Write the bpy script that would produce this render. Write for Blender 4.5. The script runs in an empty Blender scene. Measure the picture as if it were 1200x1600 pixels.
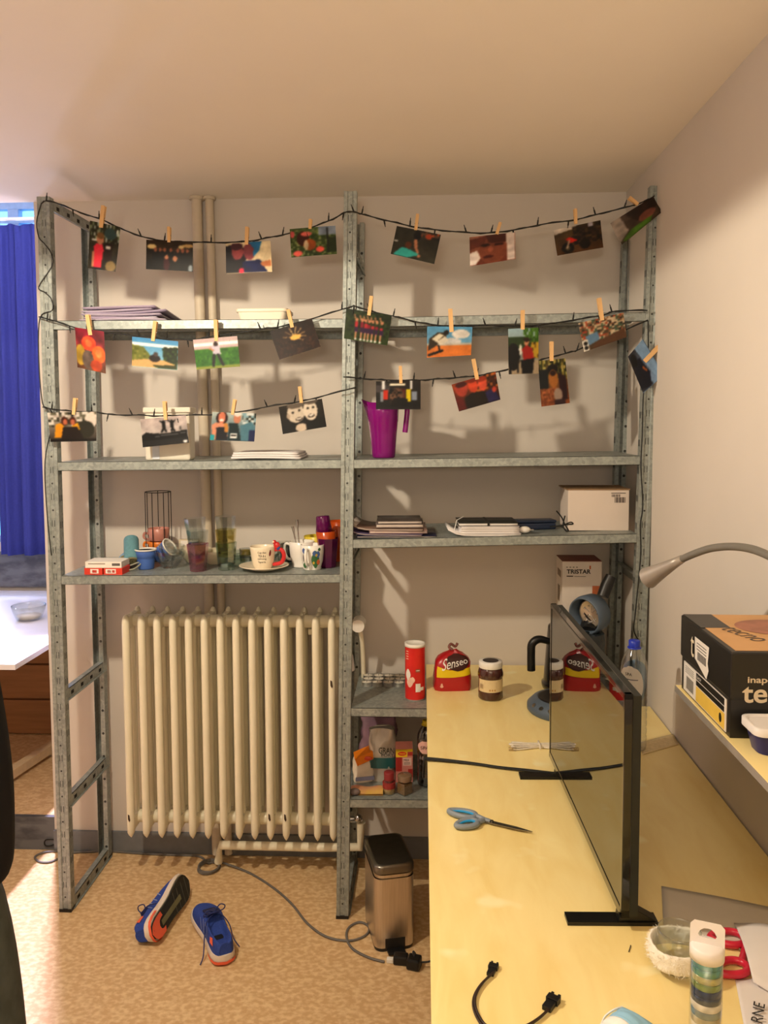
import bpy, math, random
import numpy as np
from mathutils import Vector, Matrix
random.seed(7)
PI = math.pi
S = bpy.context.scene
COL = S.collection

# ------------------------------------------------------------------ camera
YAW, PITCH, ROLL = [math.radians(a) for a in (-2.76729227, -4.06945419, -0.25615484)]
FPX, PPX, PPY = 1289.54, 599.5, 746.1
CAM = np.array([1.29057, -3.2219811, 1.77023838])
FW = np.array([math.sin(YAW)*math.cos(PITCH), math.cos(YAW)*math.cos(PITCH), math.sin(PITCH)])
R0 = np.array([math.cos(YAW), -math.sin(YAW), 0.0]); U0 = np.cross(R0, FW)
RT = math.cos(ROLL)*R0 + math.sin(ROLL)*U0
UP = -math.sin(ROLL)*R0 + math.cos(ROLL)*U0

def at(x, y, ax, v):
    """world point that the photograph shows at pixel (x, y) on the plane ax = v"""
    d = FW + RT*(x-PPX)/FPX - UP*(y-PPY)/FPX
    i = 'XYZ'.index(ax)
    return CAM + d*((v-CAM[i])/d[i])

cd = bpy.data.cameras.new('camera')
cam = bpy.data.objects.new('camera', cd); COL.objects.link(cam)
M = Matrix(((RT[0], UP[0], -FW[0], CAM[0]), (RT[1], UP[1], -FW[1], CAM[1]), (RT[2], UP[2], -FW[2], CAM[2]), (0, 0, 0, 1)))
cam.matrix_world = M
cd.sensor_fit = 'VERTICAL'; cd.sensor_height = 32.0
cd.lens = FPX/1600.0*32.0
cd.shift_y = -(800-PPY)/1600.0
cd.clip_start = 0.05
S.camera = cam

# ------------------------------------------------------------------ view, world, lights
S.view_settings.view_transform = 'Standard'
S.view_settings.look = 'None'
S.view_settings.exposure = 0.0
S.view_settings.gamma = 1.0
S.view_settings.use_curve_mapping = False
W = bpy.data.worlds.new('evening_sky'); S.world = W; W.use_nodes = True
W.node_tree.nodes['Background'].inputs[0].default_value = (0.10, 0.46, 1.0, 1)
W.node_tree.nodes['Background'].inputs[1].default_value = 4.5

def lamp(name, kind, loc, energy, color, size=0.05, target=None, **kw):
    l = bpy.data.lights.new(name, kind); l.energy = energy; l.color = color
    if kind == 'AREA': l.size = size
    else: l.shadow_soft_size = size
    for k, v in kw.items(): setattr(l, k, v)
    o = bpy.data.objects.new(name, l); COL.objects.link(o); o.location = loc
    if target is not None:
        o.rotation_euler = (Vector(target)-Vector(loc)).to_track_quat('-Z', 'Y').to_euler()
    return o
LAMP = (0.27, -1.68, 2.36)
lamp('ceiling_bulb', 'SPOT', LAMP, 100, (1.0, 0.86, 0.65), 0.035, (LAMP[0], LAMP[1], 0), spot_size=math.radians(178), spot_blend=0.06)
lamp('ceiling_fill', 'AREA', (1.1, -3.9, 1.9), 44, (1.0, 0.86, 0.67), 0.35, (1.1, -3.7, 2.6))  # added fill behind the camera, aimed up to brighten the ceiling
lamp('lilac_ceiling_fill', 'AREA', (-1.40, 1.75, 1.75), 60, (0.70, 0.68, 1.0), 0.25, (-0.3, 0.0, 2.3))  # added lilac fill outside the window, tints the ceiling near the alcove
lamp('alcove_lamp', 'POINT', (-0.42, 0.45, 2.88), 14, (0.74, 0.74, 1.0), 0.04)
lamp('floor_patch_fill', 'SPOT', (-0.42, 0.45, 2.84), 900, (0.76, 0.68, 1.0), 0.03, (0.0, -0.85, 0.0), spot_size=math.radians(44), spot_blend=0.25)  # added beam next to the alcove lamp, strengthens the lilac floor patch

# ------------------------------------------------------------------ materials
def lin(c):
    return tuple(((v/255.0)/12.92 if v/255.0 <= .04045 else ((v/255.0+.055)/1.055)**2.4) for v in c)
MATS = {}
def mat(name, rgb, rough=.5, metal=0.0, var=.12, scale=40, bump=0.0, trans=0.0, ior=1.45, coat=0.0, rgb2=None, alpha=1.0, spec=.5, emit=0, sheen=0, stretch=(1, 1, 1), detail=3, lo=.35, hi=.65):
    if name in MATS: return MATS[name]
    m = bpy.data.materials.new(name); m.use_nodes = True
    nt = m.node_tree; b = nt.nodes['Principled BSDF']
    c = lin(rgb)
    c2 = lin(rgb2) if rgb2 else tuple(v*(1-var) for v in c)
    tc = nt.nodes.new('ShaderNodeTexCoord'); mp = nt.nodes.new('ShaderNodeMapping')
    mp.inputs['Scale'].default_value = stretch
    nz = nt.nodes.new('ShaderNodeTexNoise'); nz.inputs['Scale'].default_value = scale; nz.inputs['Detail'].default_value = detail
    rp = nt.nodes.new('ShaderNodeValToRGB')
    rp.color_ramp.elements[0].position = lo; rp.color_ramp.elements[1].position = hi
    rp.color_ramp.elements[0].color = (*c2, 1); rp.color_ramp.elements[1].color = (*c, 1)
    L = nt.links.new
    L(tc.outputs['Object'], mp.inputs[0]); L(mp.outputs[0], nz.inputs['Vector']); L(nz.outputs['Fac'], rp.inputs[0]); L(rp.outputs[0], b.inputs['Base Color'])
    b.inputs['Roughness'].default_value = rough; b.inputs['Metallic'].default_value = metal
    b.inputs['IOR'].default_value = ior; b.inputs['Transmission Weight'].default_value = trans
    b.inputs['Coat Weight'].default_value = coat; b.inputs['Alpha'].default_value = alpha
    b.inputs['Specular IOR Level'].default_value = spec
    b.inputs['Sheen Weight'].default_value = sheen
    if emit:
        b.inputs['Emission Color'].default_value = (*c, 1); b.inputs['Emission Strength'].default_value = emit
    if bump:
        bp = nt.nodes.new('ShaderNodeBump'); bp.inputs['Strength'].default_value = bump; bp.inputs['Distance'].default_value = .003
        L(nz.outputs['Fac'], bp.inputs['Height']); L(bp.outputs[0], b.inputs['Normal'])
    MATS[name] = m
    return m

def mat_floor():
    m = mat('speckled_linoleum', (226, 196, 150), .42, scale=52, rgb2=(204, 166, 120), detail=10, lo=.42, hi=.64, stretch=(1, 1.3, 1))
    return m
def mat_birch():
    m = bpy.data.materials.new('birch_veneer'); m.use_nodes = True; nt = m.node_tree; b = nt.nodes['Principled BSDF']; L = nt.links.new
    tc = nt.nodes.new('ShaderNodeTexCoord'); mp = nt.nodes.new('ShaderNodeMapping'); mp.inputs['Scale'].default_value = (9, 2.2, 3)
    L(tc.outputs['Object'], mp.inputs[0])
    n1 = nt.nodes.new('ShaderNodeTexNoise'); n1.inputs['Scale'].default_value = 2.2; n1.inputs['Detail'].default_value = 5; n1.inputs['Distortion'].default_value = .6
    n2 = nt.nodes.new('ShaderNodeTexNoise'); n2.inputs['Scale'].default_value = 9; n2.inputs['Detail'].default_value = 2
    L(mp.outputs[0], n1.inputs[0]); L(tc.outputs['Object'], n2.inputs[0])
    r1 = nt.nodes.new('ShaderNodeValToRGB'); r1.color_ramp.elements[0].position = .3; r1.color_ramp.elements[1].position = .7
    r1.color_ramp.elements[0].color = (*lin((240, 214, 140)), 1); r1.color_ramp.elements[1].color = (*lin((250, 230, 164)), 1)
    r2 = nt.nodes.new('ShaderNodeValToRGB'); r2.color_ramp.elements[0].position = .64; r2.color_ramp.elements[1].position = .72
    r2.color_ramp.elements[0].color = (0, 0, 0, 1); r2.color_ramp.elements[1].color = (1, 1, 1, 1)
    mx = nt.nodes.new('ShaderNodeMixRGB'); mx.inputs[2].default_value = (*lin((252, 238, 184)), 1)
    L(n1.outputs[0], r1.inputs[0]); L(n2.outputs[0], r2.inputs[0]); L(r2.outputs[0], mx.inputs[0]); L(r1.outputs[0], mx.inputs[1]); L(mx.outputs[0], b.inputs['Base Color'])
    b.inputs['Roughness'].default_value = .42; b.inputs['Coat Weight'].default_value = .3; b.inputs['Coat Roughness'].default_value = .3
    return m
def mat_marble():
    m = mat('grey_marble', (70, 72, 78), .3, scale=7, rgb2=(104, 106, 110), detail=8, lo=.45, hi=.6, stretch=(1, 1, 2.5))
    return m
def mat_galv():
    m = bpy.data.materials.new('galvanised_steel'); m.use_nodes = True; nt = m.node_tree; b = nt.nodes['Principled BSDF']; L = nt.links.new
    tc = nt.nodes.new('ShaderNodeTexCoord'); v = nt.nodes.new('ShaderNodeTexVoronoi'); v.inputs['Scale'].default_value = 110
    n = nt.nodes.new('ShaderNodeTexNoise'); n.inputs['Scale'].default_value = 16; n.inputs['Detail'].default_value = 5
    L(tc.outputs['Object'], v.inputs['Vector']); L(tc.outputs['Object'], n.inputs['Vector'])
    mx = nt.nodes.new('ShaderNodeMixRGB'); mx.inputs[0].default_value = .6
    L(v.outputs['Color'], mx.inputs[1]); L(n.outputs['Fac'], mx.inputs[2])
    bw = nt.nodes.new('ShaderNodeRGBToBW'); L(mx.outputs[0], bw.inputs[0])
    r = nt.nodes.new('ShaderNodeValToRGB'); r.color_ramp.elements[0].position = .3; r.color_ramp.elements[1].position = .7
    r.color_ramp.elements[0].color = (*lin((130, 137, 134)), 1); r.color_ramp.elements[1].color = (*lin((162, 168, 164)), 1)
    L(bw.outputs[0], r.inputs[0]); L(r.outputs[0], b.inputs['Base Color'])
    b.inputs['Metallic'].default_value = .4; b.inputs['Roughness'].default_value = .48
    return m
def mat_glass(name, rgb, rough=.03, k=.55):
    m = bpy.data.materials.new(name); m.use_nodes = True; nt = m.node_tree; L = nt.links.new
    nt.nodes.remove(nt.nodes['Principled BSDF'])
    n = nt.nodes.new('ShaderNodeTexNoise'); n.inputs['Scale'].default_value = 30
    r = nt.nodes.new('ShaderNodeValToRGB'); c = [v**k for v in lin(rgb)]
    r.color_ramp.elements[0].color = (*[v*.96 for v in c], 1); r.color_ramp.elements[1].color = (*c, 1)
    t = nt.nodes.new('ShaderNodeBsdfTransparent'); g = nt.nodes.new('ShaderNodeBsdfGlossy'); g.inputs['Roughness'].default_value = rough
    lw = nt.nodes.new('ShaderNodeLayerWeight'); lw.inputs['Blend'].default_value = .5
    f = nt.nodes.new('ShaderNodeValToRGB'); f.color_ramp.elements[0].position = 0; f.color_ramp.elements[0].color = (.09, .09, .09, 1)
    e = f.color_ramp.elements.new(.62); e.color = (.22, .22, .22, 1); f.color_ramp.elements[-1].color = (.85, .85, .85, 1)
    mx = nt.nodes.new('ShaderNodeMixShader')
    L(n.outputs[0], r.inputs[0]); L(r.outputs[0], t.inputs[0]); L(lw.outputs['Facing'], f.inputs[0]); L(f.outputs[0], mx.inputs[0])
    L(t.outputs[0], mx.inputs[1]); L(g.outputs[0], mx.inputs[2]); L(mx.outputs[0], nt.nodes['Material Output'].inputs[0])
    return m
def mat_attr():
    m = bpy.data.materials.new('photo_print'); m.use_nodes = True; nt = m.node_tree; b = nt.nodes['Principled BSDF']
    a = nt.nodes.new('ShaderNodeVertexColor'); a.layer_name = 'print'
    nt.links.new(a.outputs[0], b.inputs['Base Color']); b.inputs['Roughness'].default_value = .5; b.inputs['Specular IOR Level'].default_value = .2
    return m

WALL = mat('wall_paint', (212, 203, 193), .85, var=.03, scale=3.0, bump=.06)
CEIL = mat('ceiling_paint', (240, 230, 214), .9, var=.03, scale=2.0, bump=.05)
FLOOR = mat_floor(); BIRCH = mat_birch(); MARBLE = mat_marble(); GALV = mat_galv(); PRINT = mat_attr()
SKIRT = mat('grey_skirting', (118, 120, 124), .6, var=.08)
DARK = mat('dark_hole', (14, 14, 16), .8)
BLACK = mat('black_plastic', (20, 20, 21), .38, var=.1)
CORD = mat('black_cord', (16, 17, 16), .55)
WOOD = mat('clothespin_wood', (222, 178, 122), .7, var=.15, scale=60, stretch=(1, 1, .2))
PAPER = mat('white_paper', (228, 222, 222), .8, var=.05, scale=12)
CREAM = mat('radiator_enamel', (240, 232, 206), .38, var=.05, scale=6)
PIPEM = mat('pipe_paint', (206, 192, 170), .5, var=.05)
CHROME = mat('chrome', (200, 200, 200), .16, 1.0, var=.05)
STEEL = mat('brushed_steel', (214, 204, 192), .33, 1.0, var=.12, scale=30, stretch=(8, 8, .3))
WHITEP = mat('white_plastic', (232, 228, 220), .4, var=.03)
GLASS = mat_glass('clear_glass', (244, 248, 246))
PVIOLET = mat_glass('violet_glass', (214, 140, 172), .03, .5)
GREENG = mat_glass('green_glass', (222, 240, 230), .03, .5)
YELG = mat_glass('yellow_glass', (246, 236, 170), .03, .5)
PLASTC = mat_glass('clear_plastic', (246, 248, 250), .08)
INK = mat('black_ink', (22, 20, 20), .6)
WINK = mat('white_ink', (238, 234, 228), .6)

# ------------------------------------------------------------------ mesh helpers
ORG = {}
class MB:
    def __init__(s): s.v = []; s.f = []; s.m = []; s.sm = []; s.c = None
    def add(s, vs, fs, mi=0, smooth=False):
        o = len(s.v); s.v += [tuple(map(float, p)) for p in vs]
        for f in fs: s.f.append([i+o for i in f]); s.m.append(mi); s.sm.append(smooth)
        return s
    def quad(s, a, b, c, d, mi=0): return s.add([a, b, c, d], [(0, 1, 2, 3)], mi)
    def box(s, x0, y0, z0, x1, y1, z1, mi=0, T=None):
        vs = [(x, y, z) for z in (z0, z1) for y in (y0, y1) for x in (x0, x1)]
        if T is not None: vs = [T @ Vector(p) for p in vs]
        return s.add(vs, [(0, 2, 3, 1), (4, 5, 7, 6), (0, 1, 5, 4), (2, 6, 7, 3), (0, 4, 6, 2), (1, 3, 7, 5)], mi)
    def loft(s, rings, mi=0, caps=True, smooth=True, closed=False):
        n = len(rings[0]); vs = [p for r in rings for p in r]; fs = []
        k = len(rings)
        for i in range(k if closed else k-1):
            a = i*n; b = ((i+1) % k)*n
            for j in range(n): fs.append((a+j, a+(j+1) % n, b+(j+1) % n, b+j))
        s.add(vs, fs, mi, smooth)
        if caps and not closed:
            s.add(rings[0], [tuple(range(n))[::-1]], mi); s.add(rings[-1], [tuple(range(n))], mi)
        return s
    def strip(s, rows, mi=0, smooth=True):
        n = len(rows[0]); vs = [p for r in rows for p in r]
        fs = [(i*n+j, i*n+j+1, (i+1)*n+j+1, (i+1)*n+j) for i in range(len(rows)-1) for j in range(n-1)]
        return s.add(vs, fs, mi, smooth)
    def cyl(s, p0, p1, r0, r1=None, n=20, mi=0, caps=True, smooth=True):
        r1 = r0 if r1 is None else r1
        p0, p1 = Vector(p0), Vector(p1); d = (p1-p0).normalized()
        a = d.orthogonal().normalized(); b = d.cross(a)
        R = [[p+(a*math.cos(2*PI*k/n)+b*math.sin(2*PI*k/n))*r for k in range(n)] for p, r in ((p0, r0), (p1, r1))]
        return s.loft(R, mi, caps, smooth)
    def lathe(s, prof, c=(0, 0, 0), n=28, mi=0, smooth=True, T=None, sides=None):
        rows = []
        for r, z in prof:
            rows.append([(c[0]+r*math.cos(2*PI*k/n), c[1]+r*math.sin(2*PI*k/n), c[2]+z) for k in range(n)])
        if T is not None: rows = [[T @ Vector(p) for p in q] for q in rows]
        return s.loft(rows, mi, prof[0][0] > 1e-4 or prof[-1][0] > 1e-4, smooth)
    def tube(s, pts, r, n=8, mi=0, closed=False, caps=True):
        P = [Vector(p) for p in pts]; k = len(P); rings = []; ref = None
        for i, p in enumerate(P):
            if closed: t = P[(i+1) % k]-P[i-1]
            else: t = P[min(i+1, k-1)]-P[max(i-1, 0)]
            if t.length < 1e-9: t = Vector((0, 0, 1))
            t.normalize()
            if ref is None: ref = t.orthogonal().normalized()
            ref = (ref-t*ref.dot(t))
            ref = ref.normalized() if ref.length > 1e-6 else t.orthogonal().normalized()
            b = t.cross(ref); rr = r[i] if isinstance(r, (list, tuple)) else r
            rings.append([p+(ref*math.cos(2*PI*j/n)+b*math.sin(2*PI*j/n))*rr for j in range(n)])
        return s.loft(rings, mi, caps, True, closed)
    def prism(s, poly, z0, z1, mi=0, T=None, smooth=False):
        A = [Vector((x, y, z0)) for x, y in poly]; B = [Vector((x, y, z1)) for x, y in poly]
        if T is not None: A = [T @ p for p in A]; B = [T @ p for p in B]
        return s.loft([A, B], mi, True, smooth)
    def ball(s, c, rx, ry=None, rz=None, mi=0, n=16):
        ry = rx if ry is None else ry; rz = rx if rz is None else rz
        rows = []
        for i in range(n//2+1):
            t = -PI/2+PI*i/(n//2); q = max(math.cos(t), 1e-4)
            rows.append([(c[0]+rx*q*math.cos(2*PI*k/n), c[1]+ry*q*math.sin(2*PI*k/n), c[2]+rz*math.sin(t)) for k in range(n)])
        return s.loft(rows, mi, False, True)
    def build(s, name, mats, parent=None, origin=None, bevel=0, solid=0, subsurf=0, colors=None):
        if not isinstance(mats, (list, tuple)): mats = [mats]
        if parent is not None: og = ORG[parent.name]
        elif origin is not None: og = Vector(origin)
        else:
            a = np.array(s.v); og = Vector(((a[:, 0].min()+a[:, 0].max())/2, (a[:, 1].min()+a[:, 1].max())/2, a[:, 2].min()))
        me = bpy.data.meshes.new(name)
        me.from_pydata([(p[0]-og[0], p[1]-og[1], p[2]-og[2]) for p in s.v], [], s.f)
        for m in mats: me.materials.append(m)
        me.polygons.foreach_set('material_index', s.m); me.polygons.foreach_set('use_smooth', s.sm)
        if colors is not None:
            at_ = me.color_attributes.new('print', 'FLOAT_COLOR', 'POINT')
            at_.data.foreach_set('color', np.asarray(colors, dtype=np.float32).ravel())
        me.validate(); me.update()
        o = bpy.data.objects.new(name, me); COL.objects.link(o)
        ORG[o.name] = og
        if parent is not None: o.parent = parent
        else: o.location = og
        if bevel:
            b = o.modifiers.new('bevel', 'BEVEL'); b.width = bevel; b.segments = 2; b.limit_method = 'ANGLE'
        if solid:
            b = o.modifiers.new('solidify', 'SOLIDIFY'); b.thickness = solid; b.offset = 0
        if subsurf:
            b = o.modifiers.new('subsurf', 'SUBSURF'); b.levels = subsurf; b.render_levels = subsurf
        return o

def tag(o, label, cat, group=None):
    o['label'] = label; o['category'] = cat
    if group: o['group'] = group
    return o
def thing(name, label, cat, loc, group=None):
    o = bpy.data.objects.new(name, None); COL.objects.link(o); o.location = loc; o.empty_display_size = .05
    ORG[o.name] = Vector(loc)
    return tag(o, label, cat, group)
def local(o): ORG[o.name] = Vector((0, 0, 0)); return o
def struct(o): o['kind'] = 'structure'; return o
def T(loc, rz=0, rx=0, ry=0):
    return Matrix.Translation(loc) @ Matrix.Rotation(rz, 4, 'Z') @ Matrix.Rotation(ry, 4, 'Y') @ Matrix.Rotation(rx, 4, 'X')

def text(s, o, r, u, h, material, parent, width=None, name='lettering', spacing=1.0, arc=0.0, bold=0.0):
    """raised lettering on a surface: origin o (centre), reading direction r, up u, letter height h"""
    cu = bpy.data.curves.new('t', 'FONT'); cu.body = s; cu.align_x = 'CENTER'; cu.align_y = 'CENTER'; cu.size = 1.0; cu.offset = bold; cu.space_character = spacing
    to = bpy.data.objects.new('t', cu); COL.objects.link(to)
    bpy.context.view_layer.update()
    me = bpy.data.meshes.new_from_object(to)
    bpy.data.objects.remove(to); bpy.data.curves.remove(cu)
    co = np.array([v.co[:] for v in me.vertices]); fs = [list(p.vertices) for p in me.polygons]; bpy.data.meshes.remove(me)
    if len(co) == 0: return None
    ht = max(co[:, 1].max()-co[:, 1].min(), 1e-6); k = h/ht
    cx = (co[:, 0].max()+co[:, 0].min())/2; cy = (co[:, 1].max()+co[:, 1].min())/2
    kx = k if width is None else width/(co[:, 0].max()-co[:, 0].min())
    r, u = Vector(r).normalized(), Vector(u).normalized(); n = r.cross(u); o = Vector(o)
    b = MB()
    b.add([o+r*((p[0]-cx)*kx)+u*((p[1]-cy)*k + arc*((p[0]-cx)*kx)**2)+n*.0006 for p in co], fs)
    return b.build(name, material, parent)

def smooth_path(pts, sub=6, closed=False):
    P = [np.array(p, float) for p in pts]; n = len(P); out = []
    for i in range(n if closed else n-1):
        if closed: a, b, c, d = P[i-1], P[i], P[(i+1) % n], P[(i+2) % n]
        else: a, b, c, d = P[max(i-1, 0)], P[i], P[i+1], P[min(i+2, n-1)]
        for k in range(sub):
            t = k/sub
            out.append(.5*((2*b)+(c-a)*t+(2*a-5*b+4*c-d)*t*t+(3*b-a-3*c+d)*t**3))
    if not closed: out.append(P[-1])
    return out

# ------------------------------------------------------------------ the room
XL, XR, YB, HC = -1.75, 2.055, -4.7, 2.62
XE, YW, HB, ST = -0.2306, 1.28, 3.0, 0.14
b = MB(); b.box(XL, YB, -.1, XR+.15, 0, 0); struct(b.build('floor', FLOOR))
b = MB(); b.box(XL, 0.02, -.1, XE, YW+.15, ST); struct(b.build('floor_alcove', FLOOR))
b = MB(); b.box(XL, 0.0, 0, XE, .02, ST); struct(b.build('trim_1', MARBLE))
b = MB(); b.box(XL-.15, YB-.15, HC, XR+.15, 0, HC+.38); struct(b.build('ceiling', CEIL))
b = MB(); b.box(XL-.15, 0, HB, XE+.1, YW+.2, HB+.1); struct(b.build('ceiling_alcove', CEIL))
b = MB(); b.box(XE, 0, -.1, XR+.15, .15, HC+.4); b.box(XE, .15, -.1, XE+.15, YW+.2, HB); struct(b.build('wall_back', WALL))
b = MB(); b.box(XR, YB, -.1, XR+.15, 0, HC+.02); struct(b.build('wall_right', WALL))
b = MB(); b.box(XL-.15, YB, -.1, XL, YW+.2, HB); struct(b.build('wall_left', WALL))
b = MB(); b.box(XL-.15, YB-.15, -.1, XR+.15, YB, HC+.02); struct(b.build('wall_front', WALL))
SILL = 1.085
b = MB(); b.box(XL, YW, -.1, XE, YW+.15, SILL); struct(b.build('wall_window', WALL))
b = MB(); b.box(XL, YW-.03, .84, XE, YW, 1.035); struct(b.build('trim_2', MARBLE))
b = MB(); b.box(XE, -.012, 0, XR, 0, .088); struct(b.build('baseboard_back', SKIRT))
b = MB(); b.box(XR-.012, YB, 0, XR, -.012, .088); struct(b.build('baseboard_right', SKIRT))
# window: frame, mullion, pane
win = MB()
fr = mat('window_frame_paint', (150, 176, 206), .5)
for x0, x1 in ((XL, XL+.05), (-1.0, -.94), (XE-.05, XE)): win.box(x0, YW+.034, SILL+.001, x1, YW+.086, HB-.001)
win.box(XL, YW+.03, SILL, XE, YW+.09, SILL+.035); win.box(XL, YW+.03, HB-.07, XE, YW+.09, HB); win.box(XL, YW+.03, 2.855, XE, YW+.09, 2.875)
wo = struct(win.build('window_1', fr))
g = MB(); g.box(XL+.03, YW+.055, SILL+.03, XE-.03, YW+.06, HB-.06); g.build('pane', GLASS, wo)

# curtain
def curtain():
    CB = mat('blue_curtain_cloth', (52, 60, 140), .9, var=.12, scale=90)
    nt = CB.node_tree; bs = nt.nodes['Principled BSDF']; tr = nt.nodes.new('ShaderNodeBsdfTranslucent'); tr.inputs[0].default_value = (*lin((40, 60, 220)), 1)
    mx = nt.nodes.new('ShaderNodeMixShader'); mx.inputs[0].default_value = .05
    nt.links.new(bs.outputs[0], mx.inputs[1]); nt.links.new(tr.outputs[0], mx.inputs[2]); nt.links.new(mx.outputs[0], nt.nodes['Material Output'].inputs[0])
    yC = 1.16; zt = at(30, 351, 'Y', yC)[2]; zb = at(30, 867, 'Y', yC)[2]
    rows = []
    for k in range(24):
        v = k/23; z = zt+(zb-zt)*v
        row = []
        for i in range(121):
            u = i/120; x = -1.03+(XE-.012+1.03)*u
            a = .028*(.55+.45*v)
            y = yC + a*math.sin(u*46+math.sin(u*9)*1.3) + .008*math.sin(u*120+v*2)
            row.append((x, y, z + (.008*math.sin(u*46+1) if k == 0 else 0)))
        rows.append(row)
    t = thing('curtain', 'deep blue curtain hanging in folds across the alcove window', 'curtain', (-.6, yC, zb))
    c = MB(); c.strip(rows); c.build('fabric', CB, t, solid=.003)
    c = MB(); c.cyl((-1.2, yC, zt+.03), (XE-.005, yC, zt+.03), .009); c.build('curtain_rail', WHITEP, t)
curtain()

# ------------------------------------------------------------------ shelving unit
YF, YK = -.423, -.03
ZT = 2.527
def upx(i, z):           # the frames lean a little to the right
    x0 = (-.002, 1.0, 2.003)[i]; l = (.004, .047, .050)[i]
    return x0 + l*z/2.5
SLOT = mat('slot_shadow_metal', (58, 60, 60), .6, .3)
def shelving():
    t = thing('shelving_unit', 'galvanised steel shelving unit of two bays standing in front of the back wall', 'shelf', (1.0, YF, 0))
    w, d = .0215, .034
    for i in range(3):
        for side in (0, 1):
            y0 = YF if side == 0 else YK
            sg = 1 if side == 0 else -1
            pr = [(-w, d), (-w, 0), (-.010, 0), (-.007, .003), (.007, .003), (.010, 0), (w, 0), (w, d), (w-.002, d), (w-.002, .0025), (.0, .0055), (-w+.002, .0025), (-w+.002, d)]
            if sg < 0: pr = [(x, -y) for x, y in pr][::-1]
            zt = ZT if side == 0 else ZT-.02
            rings = [[(upx(i, z)+x, y0+y, z) for x, y in pr] for z in (0.004, zt)]
            b = MB(); b.loft(rings, 0, True, False)
            z = .055; k = 0
            while z < zt-.075:
                X = upx(i, z)
                if side == 0:
                    yy = y0-.0004
                    b.add([(X+.0035*math.cos(a), y0+.0027, z+.0035*math.sin(a)) for a in [j*PI/4 for j in range(8)]], [tuple(range(8))], 1)
                    for q in (-.0042, .0042):
                        zz = z+.0467
                        b.box(X+q-.0009, y0+.0024, zz-.011, X+q+.0009, y0+.0032, zz+.011, 1)
                    for xx in (-w-.0004, w+.0004):
                        for q in (.012, .024):
                            b.box(X+xx-.0003, y0+q-.0015, z+.03, X+xx+.0003, y0+q+.0015, z+.052, 1)
                else:
                    for xx in (-w+.006,):
                        b.add([(X+.013+.0052*math.cos(a), y0-d-.0006, z+.0052*math.sin(a)) for a in [j*PI/5 for j in range(10)]], [tuple(range(10))], 1)
                    yy = y0-d
                    for xx in (-w-.0005, w-.0025):
                        for q in (.012, .024):
                            b.box(X+xx-.0003, y0-q-.002, z+.03, X+xx+.0003, y0-q+.002, z+.055, 1)
                z += .0935; k += 1
            if side == 1:      # inward flange that faces the room, with its row of round holes
                rings = [[(upx(i, z)+x, y0-y, z) for x, y in ((w, d), (w, d+.002), (.004, d+.002), (.004, d))] for z in (.004, zt)]
                b.loft(rings, 0, True, False)
                z = .055
                while z < zt-.03:
                    X = upx(i, z)+.0128
                    b.add([(X+.0052*math.cos(a), y0-d-.0024, z+.0052*math.sin(a)) for a in [j*PI/5 for j in range(10)]], [tuple(range(10))], 1)
                    z += .0935
            u = b.build('upright', [GALV, SLOT], t)
            b = MB(); b.box(upx(i, 0)-w-.001, min(y0, y0+sg*d)-.001, 0, upx(i, 0)+w+.001, max(y0, y0+sg*d)+.001, .012)
            b.build('foot', BLACK, u)
    # end rails front to back
    for i, zs in ((0, (.02, .40, .79, 2.50)), (1, (.02, .40, 1.30, 2.33)), (2, (.02, .40, 1.20, 2.42))):
        for z in zs:
            X = upx(i, z)+w-.004
            b = MB()
            b.box(X, YF+.02, z-.018, X+.002, YK-.01, z+.022)
            b.box(X-.02, YF+.02, z+.02, X+.002, YK-.01, z+.022)
            b.box(X, YF+.02, z-.018, X+.009, YK-.01, z-.016)
            for k in range(4):
                y = YF+.07+k*.085
                b.box(X+.0018, y-.011, z-.006, X+.0024, y+.011, z+.007, 1)
            b.build('side_rail', [GALV, DARK], t)
    # shelves
    def sh(xl, zl, xr, zr):
        b = MB()
        def bar(y0, y1, h0, h1):
            vs = [(x, y, (zl if x == xl else zr)+h) for h in (h0, h1) for y in (y0, y1) for x in (xl, xr)]
            b.add(vs, [(0, 2, 3, 1), (4, 5, 7, 6), (0, 1, 5, 4), (2, 6, 7, 3), (0, 4, 6, 2), (1, 3, 7, 5)])
        y0, y1 = YF+.001, YK-.002
        bar(y0, y1, -.0015, 0); bar(y0, y0+.0015, -.031, 0); bar(y1-.0015, y1, -.031, 0)
        bar(y0, y0+.012, -.031, -.0295); bar(y1-.012, y1, -.031, -.0295)
        bar(-.245, -.215, -.016, -.0015)
        b.build('shelf', GALV, t)
    e = .0225
    for zl, zr, k in ((2.1103, 2.1068, 0), (1.6256, 1.6324, 0), (1.2265, 1.2378, 0), (2.1085, 2.1196, 1), (1.6324, 1.6432, 1), (1.3578, 1.3799, 1), (.767, .767, 1), (.4388, .448, 1)):
        zm = (zl+zr)/2
        sh(upx(k, zm)+e, zl, upx(k+1, zm)-e, zr)
    return t
shelving()
def zsh(n, x):
    a = {'AL': (2.1103, 2.1068, 0), 'BL': (1.6256, 1.6324, 0), 'CL': (1.2265, 1.2378, 0), 'AR': (2.1085, 2.1196, 1), 'BR': (1.6324, 1.6432, 1), 'CR': (1.3578, 1.3799, 1), 'D': (.767, .767, 1), 'E': (.4388, .448, 1)}[n]
    return a[0]+(a[1]-a[0])*(x-a[2])+.0004

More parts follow.
